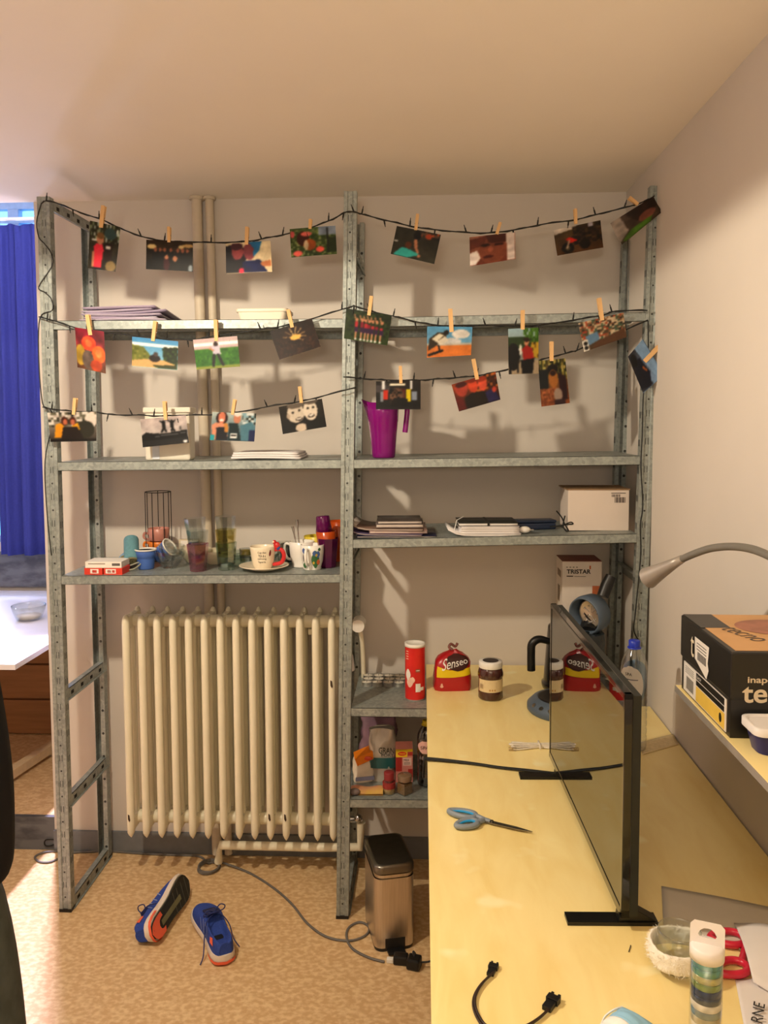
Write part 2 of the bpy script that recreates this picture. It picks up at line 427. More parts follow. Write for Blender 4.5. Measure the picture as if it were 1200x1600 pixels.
# ------------------------------------------------------------------ heating pipes and radiator
for nm, x0, x1, r, lab in (('heating_pipe', .4235, .450, .020, 'thicker left one of two painted heating pipes running up the wall behind the radiator'), ('heating_pipe', .4725, .497, .0155, 'thinner right one of two painted heating pipes running up the wall behind the radiator')):
    y = -.036
    b = MB(); b.cyl((x1+.004, y, .02), (x0, y, HC-.001), r, n=20); b.cyl((x0, y, HC-.012), (x0, y, HC-.001), r+.008, n=20)
    tag(b.build(nm, PIPEM), lab, 'pipe')

def radiator():
    n = 14; x0, dx = .172, .0597; yf, yb = -.238, -.075
    t = thing('radiator', 'old cream cast iron column radiator under the left bay of shelves', 'radiator', (.56, -.15, .1))
    b = MB()
    def column(xc, yc, z0, z1, ry, rx=.0142):
        rows = []
        for z, k in ((z0, .12), (z0+.012, .62), (z0+.024, .95), (z0+.05, 1), (z1-.07, 1.0), (z1-.028, .98), (z1-.012, .8), (z1-.003, .5), (z1, .15)):
            rows.append([(xc+rx*k*math.copysign(abs(math.cos(a))**.8, math.cos(a)), yc+ry*k*math.sin(a), z) for a in [2*PI*(j+.5)/10 for j in range(10)]])
        b.loft(rows, 0, True, True)
    for i in range(n):
        xc = x0+i*dx
        b = MB()
        column(xc, yf+.019, .178, 1.04, .021)
        column(xc, (yf+yb)/2, .20, 1.035, .015, .0125)
        column(xc, yb-.015, .185, 1.045, .019, .0125)
        # top and bottom webs
        for z0, z1 in ((.985, 1.03), (.205, .255)):
            sil = [(yf+.02, z0), (yb-.015, z0), (yb-.015, z1), (yf+.02, z1)]
            b.box(xc-.0105, yf+.02, z0, xc+.0105, yb-.015, z1)
        sec = b.build('radiator_section', CREAM, t)
        if i in (0, 9, 10, 13):
            z = (.262, .275, .275, .79)[(0, 9, 10, 13).index(i)]
            c = MB(); c.add([(xc+dx_, yf-.0030, z+dz) for dx_, dz in ((-.004, .016), (.002, .012), (.005, -.008), (.001, -.015), (-.004, -.004))], [(0, 1, 2, 3, 4)]); 
            c.build('paint_chip', mat('rust_chip', (66, 48, 34), .8), sec)
    for z in (1.005, .232):
        b = MB(); b.cyl((x0-.012, -.155, z), (x0+13*dx+.035, -.155, z), .024, n=16); b.cyl((x0+13*dx+.030, -.155, z), (x0+13*dx+.045, -.155, z), .03, n=8, smooth=False)
        b.build('hub_pipe', CREAM, t)
    xr = x0+13*dx+.045
    b = MB(); b.cyl((xr, -.155, 1.005), (xr+.05, -.155, 1.005), .013, n=14); b.cyl((xr+.012, -.155, 1.005), (xr+.03, -.155, 1.005), .019, n=8, smooth=False); b.build('valve_body', CHROME, t)
    b = MB(); b.cyl((xr+.052, -.145, 1.002), (xr+.052, -.205, 1.0), .026, .024, n=20); b.build('thermostat_knob', WHITEP, t)
    b = MB(); b.tube(smooth_path([(xr+.05, -.15, 1.0), (xr+.062, -.12, .9), (xr+.062, -.07, .7), (xr+.062, -.05, .4), (xr+.055, -.06, .24)]), .009); b.build('feed_pipe', CREAM, t)
    b = MB(); b.cyl((xr, -.155, .232), (xr+.06, -.155, .232), .012, n=12); b.ball((xr+.045, -.17, .245), .016); b.build('return_valve', CHROME, t)
    b = MB(); b.tube([(xr+.055, -.155, .222), (xr+.05, -.15, .12), (xr-.1, -.13, .105), (.49, -.12, .10), (.475, -.1, .02)], .017, n=10); b.build('return_pipe', CREAM, t)
    for xx in (x0+.09, x0+11.5*dx):
        b = MB(); b.box(xx-.006, -.16, .955, xx+.006, -.0005, .975); b.build('wall_bracket', CREAM, t)
radiator()
b = MB(); b.cyl((1.005, -.10, .86), (1.003, -.085, .80), .012, .02, n=10); b.tube([(1.005, -.1, .86), (1.0, -.03, .93)], .003)
tag(b.build('cloth_tag', PAPER), 'small white fabric tag hanging beside the radiator thermostat behind the middle upright', 'tag')

# ------------------------------------------------------------------ desk with notch for the rear upright
ZD = .80
def desk():
    t = thing('desk', 'pale birch desk pushed against the right wall under the television', 'desk', (1.68, -1.2, 0))
    poly = [(1.303, -2.75), (2.05, -2.75), (2.05, -.465), (1.968, -.465), (1.968, -.012), (1.299, -.012)]
    b = MB(); b.prism(poly, ZD-.022, ZD); b.build('desktop', BIRCH, t, bevel=.0015)
    lm = mat('desk_leg_metal', (120, 122, 124), .4, .6)
    for x, y in ((1.35, -2.69), (2.0, -2.69), (1.35, -.50), (2.0, -.52)):
        b = MB(); b.box(x-.02, y-.02, 0, x+.02, y+.02, ZD-.0225); b.build('leg', lm, t)
    b = MB(); b.box(1.34, -2.68, ZD-.06, 1.36, -.52, ZD-.0225); b.box(1.99, -2.68, ZD-.06, 2.01, -.54, ZD-.0225); b.build('frame', lm, t)
desk()
ZD += .0004

# ------------------------------------------------------------------ television
def television():
    A = Vector((1.641, -.9454, 0)); B = Vector((1.6633, -1.7015, 0))
    ax = (B-A).normalized(); n = Vector((-ax.y, ax.x, 0));  # left of travel
    if n.x > 0: n = -n                                        # n faces the room (-x)
    z0, z1 = .822, 1.258
    t = thing('television', 'black flat screen television standing side-on along the desk', 'television', (1.67, -1.32, ZD))
    def P(s, dpt, z): q = A+ax*s-n*dpt; return (q.x, q.y, z)
    Ln = (B-A).length
    def bx(s0, s1, d0, d1, za, zb):
        b.add([P(s, d, z) for z in (za, zb) for d in (d0, d1) for s in (s0, s1)], [(0, 2, 3, 1), (4, 5, 7, 6), (0, 1, 5, 4), (2, 6, 7, 3), (0, 4, 6, 2), (1, 3, 7, 5)])
    gl = mat('glossy_screen', (9, 9, 11), .015, var=.02, spec=.9, coat=.0, ior=1.75)
    bz = mat('black_bezel', (10, 10, 11), .12, coat=.5)
    bk = mat('dark_tv_back', (34, 37, 34), .42)
    b = MB(); e = .012
    bx(0, Ln, 0, .016, z0, z0+.018); bx(0, Ln, 0, .016, z1-e, z1); bx(0, e, 0, .016, z0, z1); bx(Ln-e, Ln, 0, .016, z0, z1)
    b.build('bezel', bz, t, bevel=.0015)
    b = MB(); bx(e, Ln-e, .0015, .01, z0+.018, z1-e); b.build('screen', gl, t)
    b = MB(); bx(.002, Ln-.002, .0165, .032, z0+.004, z1-.004)
    sec = [(.05, .0), (.09, .03), (Ln-.17, .035), (Ln-.06, .0)]
    # swollen lower back
    def ring(zs, k): return [P(s, .032+.038*k*math.sin(PI*min(max((s-.05)/(Ln-.1), 0), 1))**.5, zs) for s in np.linspace(.03, Ln-.012, 14)]
    rows = [ring(z, k) for z, k in ((z0+.004, 0), (z0+.012, .75), (z0+.05, 1), (z0+.13, 1), (z0+.19, .35), (z0+.24, 0))]
    rows = [[P(s, .031, z) if kk == 0 else q for s, q in zip(np.linspace(.03, Ln-.012, 14), r)] for (z, kk), r in zip(((z0+.004, 0), (z0+.012, 1), (z0+.05, 1), (z0+.13, 1), (z0+.19, 1), (z0+.24, 0)), rows)]
    b.strip(rows)
    b.build('back_cover', bk, t)
    # feet: a flat bar across under each end with a short neck
    for s, l0, l1 in ((.085, .095, .07), (Ln-.03, .098, .075)):
        b = MB()
        q0 = A+ax*s+n*l0; q1 = A+ax*s-n*l1
        w = ax*.017
        zf = ZD
        vs = [q0-w, q0+w, q1+w, q1-w]
        b.prism([(v.x, v.y) for v in vs], zf, zf+.007)
        m0 = A+ax*s+n*.02; m1 = A+ax*s-n*.07
        rows = [[(p.x, p.y, z) for p in (c0-w*.8, c0+w*.8, c1+w*.8, c1-w*.8)] for c0, c1, z in ((A+ax*s+n*.0, A+ax*s-n*.075, zf+.006), (A+ax*s-n*.004, A+ax*s-n*.03, z0+.01))]
        b.loft(rows, 0, True, False)
        b.build('foot', mat('tv_foot_black', (15, 15, 14), .3), t, bevel=.001)
    b = MB(); b.tube(smooth_path([P(.3, .06, .98), P(.28, .085, .93), P(.27, .09, .86), P(.26, .085, ZD+.004), P(.12, .11, ZD+.004)]), .0032); b.build('power_lead', CORD, t)
television()

# power cord lying across the desk, ending behind the screen
pts = [at(x, y, 'Z', ZD+.005) for x, y in ((668, 1185), (700, 1188), (740, 1193), (780, 1199), (820, 1203), (855, 1207), (872, 1209))]
pts = [(1.288, pts[0][1]+.004, ZD-.05), (1.292, pts[0][1], ZD+.002)] + [tuple(p) for p in pts]
b = MB(); b.tube(smooth_path(pts), .0038); p2 = [(p[0], p[1]-.006-.004*math.sin(i), p[2]) for i, p in enumerate(pts)]
b.tube(smooth_path(p2[:-1]+[tuple(Vector(pts[-1])+Vector((0, -.002, 0)))]), .0028)
tag(b.build('power_cord', CORD), 'black power cord running across the desk to the far foot of the television', 'cord')

# ------------------------------------------------------------------ photo prints on string lights
def paint(nx, ny, ops, seed=0):
    rs = np.random.RandomState(seed)
    U, V = np.meshgrid(np.linspace(0, 1, nx), np.linspace(0, 1, ny)); img = np.zeros((ny, nx, 3))
    def put(mask, c): img[mask] = c
    def blob(k):
        g = rs.rand(k, k); ii = V*(k-1.001); jj = U*(k-1.001); i0 = ii.astype(int); j0 = jj.astype(int); fi = ii-i0; fj = jj-j0
        return g[i0, j0]*(1-fi)*(1-fj)+g[i0+1, j0]*fi*(1-fj)+g[i0, j0+1]*(1-fi)*fj+g[i0+1, j0+1]*fi*fj
    for o in ops:
        k = o[0]
        if k == 'bg':
            a, c = np.array(o[1], float), np.array(o[2], float); img[:] = a+(c-a)*V[..., None]
        elif k == 'e':
            _, cx, cy, rx, ry, c = o; put(((U-cx)/rx)**2+((V-cy)/ry)**2 < 1, c)
        elif k == 'r':
            _, x0, y0, x1, y1, c = o; put((U >= x0) & (U <= x1) & (V >= y0) & (V <= y1), c)
        elif k == 'p':
            P = o[1]; ins = np.zeros(U.shape, bool); j = len(P)-1
            for i in range(len(P)):
                xi, yi = P[i]; xj, yj = P[j]
                cond = ((yi > V) != (yj > V)) & (U < (xj-xi)*(V-yi)/((yj-yi) or 1e-9)+xi); ins ^= cond; j = i
            put(ins, o[2])
        elif k == 'l':
            _, x0, y0, x1, y1, w, c = o; dx, dy = x1-x0, y1-y0; t = np.clip(((U-x0)*dx+(V-y0)*dy)/(dx*dx+dy*dy), 0, 1)
            put(np.hypot(U-x0-t*dx, V-y0-t*dy) < w, c)
        elif k == 'spk':      # speckled region: x0,y0,x1,y1, colours, cell count, density
            _, x0, y0, x1, y1, cs, cell, dens = o
            m = (U >= x0) & (U <= x1) & (V >= y0) & (V <= y1)
            ii = (V*cell).astype(int); jj = (U*cell*1.4).astype(int); tab = rs.randint(0, len(cs), (cell+2, int(cell*1.4)+3)); on = rs.rand(cell+2, int(cell*1.4)+3) < dens
            cc = np.array(cs, float)[tab[ii, jj]]; mm = m & on[ii, jj]; img[mm] = cc[mm]
        elif k == 'n':
            img *= (1+(blob(o[2] if len(o) > 2 else 9)-.5)[..., None]*o[1])
    img = np.clip(img*(1+.10*(rs.rand(ny, nx, 1)-.5)), 0, 255); e = np.pad(img, ((1, 1), (1, 1), (0, 0)), 'edge')
    e = (e[:-2]+e[1:-1]*2+e[2:])/4; e = (e[:, :-2]+e[:, 1:-1]*2+e[:, 2:])/4
    return np.clip(e, 0, 255)
def srgb2lin(a):
    a = a/255.0
    return np.where(a <= .04045, a/12.92, ((a+.055)/1.055)**2.4)

SK = (206, 150, 118); SK2 = (170, 112, 84); HR = (70, 44, 30)
def figure(x, y, h, top, low, skin=SK, hair=HR, w=1.0):
    """tiny standing figure in a print"""
    return [('r', x-.035*w*h*1.6, y+.16*h, x+.035*w*h*1.6, y+.55*h, top), ('r', x-.03*w*h*1.6, y+.52*h, x+.03*w*h*1.6, y+h, low), ('e', x, y+.08*h, .05*h, .085*h, skin), ('e', x, y+.045*h, .052*h, .055*h, hair)]
PH = []
def ph(corners, pin, label, ops, row, curl=.003):
    PH.append((corners, pin, label, ops, row, curl))

ph(((140, 344.7), (188, 355), (180.5, 424.7), (137.3, 419.3)), (162, 322, 158, 356), 'photo print of a child in a pink shirt, first on the top string',
   [('bg', (70, 72, 52), (60, 54, 44)), ('spk', 0, 0, 1, .4, [(150, 160, 130), (60, 66, 44), (200, 210, 200)], 14, .6), ('n', .6), ('e', .7, .2, .2, .13, (70, 96, 96)), ('r', .55, .42, .8, .8, (58, 40, 36)), ('e', .8, .9, .18, .12, (150, 130, 90)), ('p', [(.16, .52), (.26, .44), (.46, .44), (.52, .56), (.46, .96), (.2, .96)], (238, 70, 92)), ('r', .12, .62, .2, .96, SK), ('e', .38, .34, .13, .12, SK), ('e', .38, .27, .13, .07, (140, 106, 66)), ('l', .6, .5, .72, .5, .03, (230, 226, 220)), ('r', .2, .95, .5, 1, (40, 40, 52))], 1)
ph(((228, 374.5), (301, 378), (301, 424.7), (228, 420.7)), (264, 355, 264, 379), 'dark photo print of a group in dark coats under lights, second on the top string',
   [('bg', (74, 58, 40), (26, 28, 30)), ('n', .5), ('e', .12, .22, .1, .08, (236, 214, 160)), ('e', .75, .2, .06, .06, (220, 200, 150)), ('e', .9, .15, .12, .06, (200, 170, 120))] + sum([[('e', x, .55, .07, .3, (34, 36, 38)), ('e', x, .32, .035, .07, SK2)] for x in (.2, .3, .4, .53, .68, .78, .88)], []) + [('e', .44, .8, .07, .22, (84, 44, 50)), ('e', .62, .8, .11, .3, (44, 44, 42)), ('e', .44, .56, .04, .08, SK), ('e', .62, .6, .05, .1, SK), ('e', .95, .9, .05, .12, (150, 160, 166))], 1)
ph(((352, 381), (422, 376), (425, 425), (353, 428)), (386, 355, 385, 385), 'photo print of two faces close together with blue arms, third on the top string',
   [('bg', (236, 222, 190), (226, 206, 170)), ('p', [(0, .1), (.3, 0), (.45, .3), (.42, 1), (0, 1)], (38, 34, 44)), ('e', .26, .3, .13, .26, (176, 92, 96)), ('e', .24, .12, .14, .12, (90, 48, 60)), ('e', .52, .3, .13, .28, (150, 80, 90)), ('p', [(.5, 0), (.8, 0), (.74, .3), (.6, .5), (.62, .2)], (48, 130, 180)), ('p', [(.36, .62), (.75, .58), (.9, .98), (.36, 1)], (26, 38, 92)), ('p', [(.74, .68), (.98, .6), (1, .8), (.8, .8)], (196, 130, 86)), ('e', .34, .92, .06, .09, (220, 60, 90)), ('n', .25)], 1)
ph(((452, 358), (523.5, 352.5), (526, 397), (455, 402.7)), (485, 343, 484, 358), 'photo print of a red-haired dog among pink flowers',
   [('bg', (96, 116, 66), (62, 78, 36)), ('spk', 0, 0, 1, 1, [(60, 86, 36), (120, 136, 80), (150, 160, 110)], 16, .5), ('r', .62, 0, 1, .3, (150, 164, 184)), ('r', .8, .05, .84, .9, (40, 44, 40)), ('r', .84, .4, 1, .9, (56, 72, 40)), ('e', .28, .38, .14, .26, (76, 34, 20)), ('e', .42, .6, .14, .2, (170, 96, 40)), ('e', .34, .6, .05, .18, (210, 190, 160)), ('e', .36, .22, .12, .08, (214, 120, 110)), ('e', .15, .88, .1, .1, (236, 120, 110)), ('e', .64, .78, .09, .1, (236, 110, 96)), ('e', .05, .2, .05, .12, (220, 110, 110)), ('n', .3)], 1)
ph(((619.5, 353), (688.5, 366.7), (678, 413), (610, 397)), (652, 335, 649, 360), 'photo print of a person in a turquoise shirt on dark ground',
   [('bg', (62, 62, 54), (76, 74, 64)), ('n', .3), ('spk', .55, 0, 1, .22, [(40, 36, 30), (120, 90, 70), (200, 110, 60)], 14, .7), ('e', .75, .15, .07, .1, (190, 90, 50)), ('e', .5, .2, .08, .16, (34, 34, 40)), ('l', .48, .35, .52, .6, .04, SK), ('l', .52, .6, .58, .75, .03, SK), ('p', [(.06, .95), (.2, .68), (.42, .7), (.58, .86), (.36, 1), (.06, 1)], (78, 196, 190)), ('l', .42, .75, .62, .84, .035, (78, 196, 190)), ('e', .34, .56, .07, .12, (120, 74, 48)), ('e', .62, .86, .04, .05, SK), ('l', .02, .5, .08, .5, .02, (220, 220, 220))], 1)
ph(((733, 370.7), (804.5, 363), (805, 405), (734, 416.5)), (781, 348, 775, 368), 'photo print of a large close-up face in brown tones with white at both sides',
   [('bg', (180, 130, 106), (130, 70, 50)), ('p', [(.8, .0), (1, 0), (1, 1), (.82, 1)], (240, 226, 220)), ('p', [(0, .55), (.16, .5), (.24, .75), (.12, 1), (0, 1)], (244, 232, 226)), ('e', .5, .55, .3, .5, (150, 90, 66)), ('p', [(0, .1), (.4, .0), (.3, .35), (0, .45)], (120, 66, 48)), ('p', [(.35, .0), (.8, .0), (.8, .3), (.42, .28)], (96, 50, 36)), ('e', .46, .5, .06, .1, (186, 116, 88)), ('e', .4, .76, .12, .05, (90, 40, 32)), ('e', .34, .34, .1, .05, (60, 30, 24)), ('e', .64, .36, .1, .05, (70, 34, 26)), ('n', .2)], 1)
ph(((864, 360), (937.7, 344), (942, 387), (870, 400)), (898, 327, 899, 350), 'photo print of a red motorbike in a dim yard',
   [('bg', (90, 76, 46), (104, 72, 40)), ('p', [(0, .0), (.5, .0), (.4, .1), (0, .2)], (216, 206, 196)), ('spk', .4, .05, 1, .7, [(40, 32, 26), (70, 50, 36), (56, 44, 30)], 12, .8), ('r', .72, 0, .84, .15, (214, 206, 214)), ('e', .25, .78, .13, .2, (24, 22, 20)), ('e', .25, .78, .06, .1, (90, 80, 60)), ('e', .62, .74, .12, .18, (34, 26, 22)), ('e', .42, .5, .12, .14, (40, 34, 34)), ('p', [(.22, .42), (.34, .4), (.48, .56), (.3, .62)], (206, 50, 30)), ('l', .3, .5, .24, .78, .02, (190, 170, 150)), ('n', .3)], 1)
ph(((953, 349), (1020.5, 306.7), (1033, 332), (970, 383.7)), (982, 309, 996, 320), 'curled photo print with green lower edge by the right upright on the top string',
   [('bg', (92, 76, 66), (90, 76, 60)), ('p', [(0, 0), (.22, 0), (.25, .7), (0, .9)], (170, 158, 148)), ('p', [(.3, .0), (1, 0), (1, .5), (.5, .6)], (66, 50, 42)), ('e', .72, .6, .2, .2, (140, 92, 76)), ('p', [(.06, .9), (.3, .72), (.8, .78), (.7, 1), (.1, 1)], (92, 130, 48)), ('n', .4)], 1, .012)
# second string
ph(((116.5, 511.5), (162, 518), (165.5, 584), (121, 574)), (137, 492, 142, 526), 'photo print of orange roses and red petals, first on the second string',
   [('bg', (140, 34, 60), (120, 84, 60)), ('n', .5), ('e', .45, .35, .25, .18, (240, 96, 60)), ('e', .45, .34, .12, .09, (250, 130, 80)), ('e', .78, .58, .24, .2, (236, 120, 56)), ('e', .78, .56, .11, .1, (250, 150, 90)), ('e', .14, .66, .18, .26, (190, 160, 70)), ('e', .4, .75, .2, .24, (120, 104, 96)), ('e', .68, .86, .2, .14, (200, 90, 50)), ('n', .4)], 2)
ph(((206, 526), (278, 533.5), (277, 578.5), (206, 572.7)), (243, 502, 239, 533), 'photo print of a quad bike on a sunny dirt track between bushes',
   [('bg', (92, 160, 206), (170, 210, 226)), ('r', 0, .16, 1, .26, (240, 244, 246)), ('p', [(0, .25), (.25, .3), (.42, .6), (.3, .8), (0, .85)], (128, 134, 66)), ('spk', 0, .3, .3, .8, [(150, 150, 80), (110, 116, 50)], 14, .4), ('p', [(.66, .3), (1, .2), (1, .85), (.7, .8)], (44, 62, 26)), ('spk', .7, .25, 1, .8, [(70, 96, 40), (24, 40, 20)], 14, .5), ('p', [(0, .78), (.3, .7), (.7, .7), (1, .85), (1, 1), (0, 1)], (214, 180, 128)), ('p', [(.45, .9), (1, .84), (1, 1), (.6, 1)], (70, 80, 40)), ('e', .5, .66, .12, .12, (46, 34, 34)), ('e', .52, .52, .05, .08, (90, 80, 80))], 2)
ph(((301, 531), (370, 525), (375, 572.7), (307, 577.8)), (337, 500, 338, 533), 'photo print of a person standing on a bright green lawn, third on the second string',
   [('bg', (206, 186, 186), (200, 180, 182)), ('r', 0, .14, 1, .24, (250, 250, 250)), ('r', 0, .34, 1, 1, (66, 126, 36)), ('spk', 0, .36, 1, .92, [(84, 144, 46), (54, 110, 30)], 16, .4), ('r', 0, .92, 1, 1, (150, 160, 80)), ('p', [(.4, .26), (.58, .24), (.6, .55), (.42, .56)], (206, 200, 214)), ('l', .44, .55, .4, .92, .03, (26, 26, 28)), ('l', .53, .55, .62, .9, .03, (26, 26, 28)), ('e', .5, .2, .05, .08, (60, 36, 30)), ('l', .36, .34, .42, .4, .025, SK)], 2)
ph(((421, 518), (486.7, 497.5), (500.7, 542), (436.5, 562)), (450, 484, 457, 514), 'dark brown photo print of sparks at night, on the second string',
   [('bg', (52, 36, 28), (62, 38, 26)), ('n', .5, 14)] + [('l', .5, .42, .5+.26*math.cos(a), .42+.34*math.sin(a), .012, (214, 190, 140)) for a in (-2.9, -2.3, -1.8, -1.2, -.7, -.2, .2, .7)] + [('e', .52, .44, .13, .09, (240, 196, 110)), ('spk', .1, .5, .9, 1, [(90, 60, 40), (40, 26, 20)], 20, .3)], 2)
ph(((540.5, 482), (611.7, 492.7), (604.7, 540), (537, 529)), (580, 463, 576, 493), 'photo print of a row of people in red skirts over the middle upright',
   [('bg', (44, 58, 30), (60, 80, 34)), ('spk', 0, 0, 1, .9, [(34, 48, 24), (66, 84, 44)], 14, .5)] + sum([[('r', x-.035, .36+.02*i, x+.035, .62, (150, 40, 60) if i % 2 else (190, 60, 70)), ('r', x-.04, .55, x+.04, .72, (70, 40, 80)), ('r', x-.02, .7, x+.02, .93, (216, 160, 130)), ('e', x, .31, .028, .06, SK), ('l', x-.02, .34, x-.06, .16, .014, SK), ('e', x, .95, .03, .03, (236, 236, 240))] for i, x in enumerate((.26, .38, .46, .54, .62, .71, .82))], []), 2)
ph(((667, 510), (737.7, 511), (735.3, 555), (666.5, 559)), (703, 483, 705, 519), 'photo print of a pale bird shape on orange sand under a cloudy sky',
   [('bg', (104, 164, 200), (150, 190, 214)), ('e', .75, .25, .2, .16, (226, 222, 216)), ('e', .55, .5, .22, .12, (210, 210, 210)), ('r', 0, .56, 1, .62, (200, 196, 186)), ('r', 0, .62, 1, 1, (222, 140, 70)), ('n', .15), ('p', [(.05, .4), (.25, .18), (.45, .2), (.4, .45), (.1, .72), (.02, .8)], (70, 58, 44)), ('p', [(.1, .4), (.28, .22), (.38, .3), (.2, .5)], (226, 218, 196)), ('p', [(.2, .5), (.4, .32), (.5, .45), (.3, .62)], (220, 212, 196)), ('e', .43, .2, .06, .08, (40, 34, 30)), ('l', .26, .62, .3, .84, .02, (30, 26, 22)), ('l', .05, .92, .34, .8, .035, (30, 26, 22))], 2)
ph(((793.5, 514), (841, 512), (841, 584), (794, 585)), (816, 485, 816, 518), 'upright photo print of a person in a red shirt beside a dark horse',
   [('bg', (170, 196, 206), (140, 130, 110)), ('r', 0, .18, 1, .5, (60, 80, 46)), ('spk', .5, 0, 1, .3, [(70, 110, 40), (100, 140, 60)], 14, .7), ('r', .75, .3, 1, .66, (196, 164, 60)), ('spk', .75, .3, 1, .66, [(90, 74, 30)], 14, .4), ('r', 0, .7, 1, 1, (176, 160, 136)), ('e', .16, .62, .22, .3, (26, 24, 26)), ('r', .02, .7, .1, 1, (26, 24, 26)), ('r', .28, .7, .34, .98, (30, 28, 30)), ('p', [(.45, .45), (.6, .36), (.78, .44), (.85, .66), (.5, .7)], (170, 46, 36)), ('e', .6, .3, .08, .08, SK), ('e', .6, .25, .1, .05, (60, 40, 30)), ('p', [(.4, .7), (.85, .66), (.8, 1), (.46, 1)], (24, 24, 30)), ('e', .4, .46, .05, .12, (230, 226, 216))], 2)
ph(((903, 505), (973.7, 488.5), (978.3, 527), (912, 550)), (935, 466, 940, 501), 'photo print of a crowd with a small white tag at its lower left corner',
   [('bg', (110, 96, 70), (96, 76, 56)), ('spk', 0, 0, 1, .75, [(214, 196, 170), (60, 50, 44), (150, 110, 80), (90, 110, 90), (200, 180, 150), (180, 90, 60)], 15, .85), ('p', [(.1, .5), (.38, .45), (.4, .75), (.12, .85)], (120, 150, 176)), ('p', [(.3, .8), (1, .6), (1, 1), (.2, 1)], (110, 80, 58)), ('r', 0, .62, .14, 1, (236, 230, 220)), ('e', .07, .74, .045, .07, (30, 30, 30)), ('e', .07, .9, .045, .07, (30, 30, 30))], 2)
ph(((980.6, 557.3), (1004, 529.3), (1036.7, 585.3), (1004, 614.5)), (1033, 537, 1006, 565), 'sideways photo print of dark figures against a pale blue sky, clipped to the right upright',
   [('bg', (70, 72, 80), (150, 176, 206)), ('p', [(0, 0), (.32, 0), (.4, .3), (.45, .7), (.5, 1), (0, 1)], (64, 66, 76)), ('p', [(.42, 0), (1, 0), (1, 1), (.75, 1), (.6, .5)], (150, 178, 208)), ('p', [(.0, .25), (.45, .25), (.6, .7), (.4, 1), (.0, .9)], (34, 36, 52)), ('e', .18, .2, .14, .16, (26, 24, 26)), ('l', .42, .5, .5, .62, .03, (200, 120, 60)), ('n', .2)], 2)
# third string
ph(((73.3, 645), (150, 643), (150.8, 689), (79, 690.5)), (118, 622, 115, 650), 'photo print of two people in yellow jackets, hanging over the left upright',
   [('bg', (210, 200, 190), (70, 62, 54)), ('spk', 0, 0, 1, .5, [(70, 68, 58), (220, 214, 206), (120, 116, 100)], 12, .8), ('e', .88, .3, .12, .28, (226, 214, 204)), ('e', .76, .6, .2, .3, (64, 62, 50)), ('p', [(.1, .85), (.15, .4), (.3, .35), (.36, .85)], (226, 160, 40)), ('p', [(.45, .85), (.5, .4), (.62, .38), (.66, .6)], (226, 170, 40)), ('p', [(.24, .95), (.3, .5), (.6, .5), (.75, .95)], (50, 38, 34)), ('e', .34, .3, .075, .15, (84, 44, 30)), ('e', .35, .33, .05, .1, (196, 122, 92)), ('e', .51, .3, .07, .14, (90, 46, 30)), ('e', .51, .34, .05, .1, (196, 122, 92)), ('r', 0, .9, 1, 1, (36, 30, 28))], 3)
ph(((218.5, 655.5), (290, 648.5), (295, 691.6), (223, 699)), (257, 627, 259, 656), 'black and white photo print of two silhouettes jumping on a bank, on the third string',
   [('bg', (190, 178, 176), (206, 200, 196)), ('n', .3), ('p', [(0, .6), (.1, .48), (.26, .55), (.5, .58), (1, .52), (1, 1), (0, 1)], (30, 30, 32)), ('r', 0, .78, 1, 1, (50, 50, 52)), ('l', .3, .66, .95, .62, .012, (150, 150, 150)), ('e', .5, .18, .03, .06, (20, 20, 20)), ('l', .5, .22, .5, .38, .035, (20, 20, 20)), ('l', .5, .38, .44, .52, .02, (20, 20, 20)), ('l', .5, .38, .54, .52, .02, (20, 20, 20)), ('l', .5, .24, .43, .12, .014, (20, 20, 20)), ('e', .68, .18, .03, .06, (20, 20, 20)), ('l', .68, .22, .68, .38, .035, (20, 20, 20)), ('l', .68, .38, .66, .52, .02, (20, 20, 20)), ('l', .68, .38, .72, .52, .02, (20, 20, 20)), ('l', .68, .24, .76, .12, .014, (20, 20, 20)), ('l', .68, .24, .61, .13, .014, (20, 20, 20)), ('r', .84, .36, .86, .5, (90, 90, 90)), ('e', .93, .93, .05, .05, (240, 240, 240))], 3)
ph(((331.5, 643.8), (400, 646), (397, 690), (327.5, 687.5)), (367, 624, 363, 648), 'photo print of two smiling runners in vests with a race number, on the third string',
   [('bg', (190, 200, 196), (70, 96, 110)), ('spk', .7, 0, 1, .4, [(60, 66, 60), (150, 180, 190), (220, 226, 226)], 12, .9), ('e', .23, .2, .13, .24, (56, 34, 34)), ('e', .23, .18, .085, .2, (214, 140, 112)), ('e', .23, .28, .045, .05, (240, 232, 226)), ('p', [(.0, .45), (.12, .36), (.36, .4), (.4, 1), (.06, 1)], (220, 160, 132)), ('p', [(.12, .55), (.35, .5), (.4, 1), (.14, 1)], (40, 40, 50)), ('p', [(.28, .36), (.38, .4), (.4, .7), (.32, .72)], (206, 150, 80)), ('p', [(.4, .36), (.6, .36), (.7, 1), (.42, 1)], (28, 54, 60)), ('e', .58, .18, .085, .2, (206, 146, 120)), ('e', .58, .05, .09, .08, (230, 226, 220)), ('r', .44, .72, .6, .9, (240, 240, 240)), ('r', .46, .78, .58, .84, (40, 40, 40)), ('p', [(.66, .45), (.9, .3), (1, .5), (1, 1), (.7, 1)], (96, 140, 156)), ('r', .86, .6, 1, 1, (36, 50, 100)), ('r', 0, .8, .1, 1, (40, 170, 180))], 3)
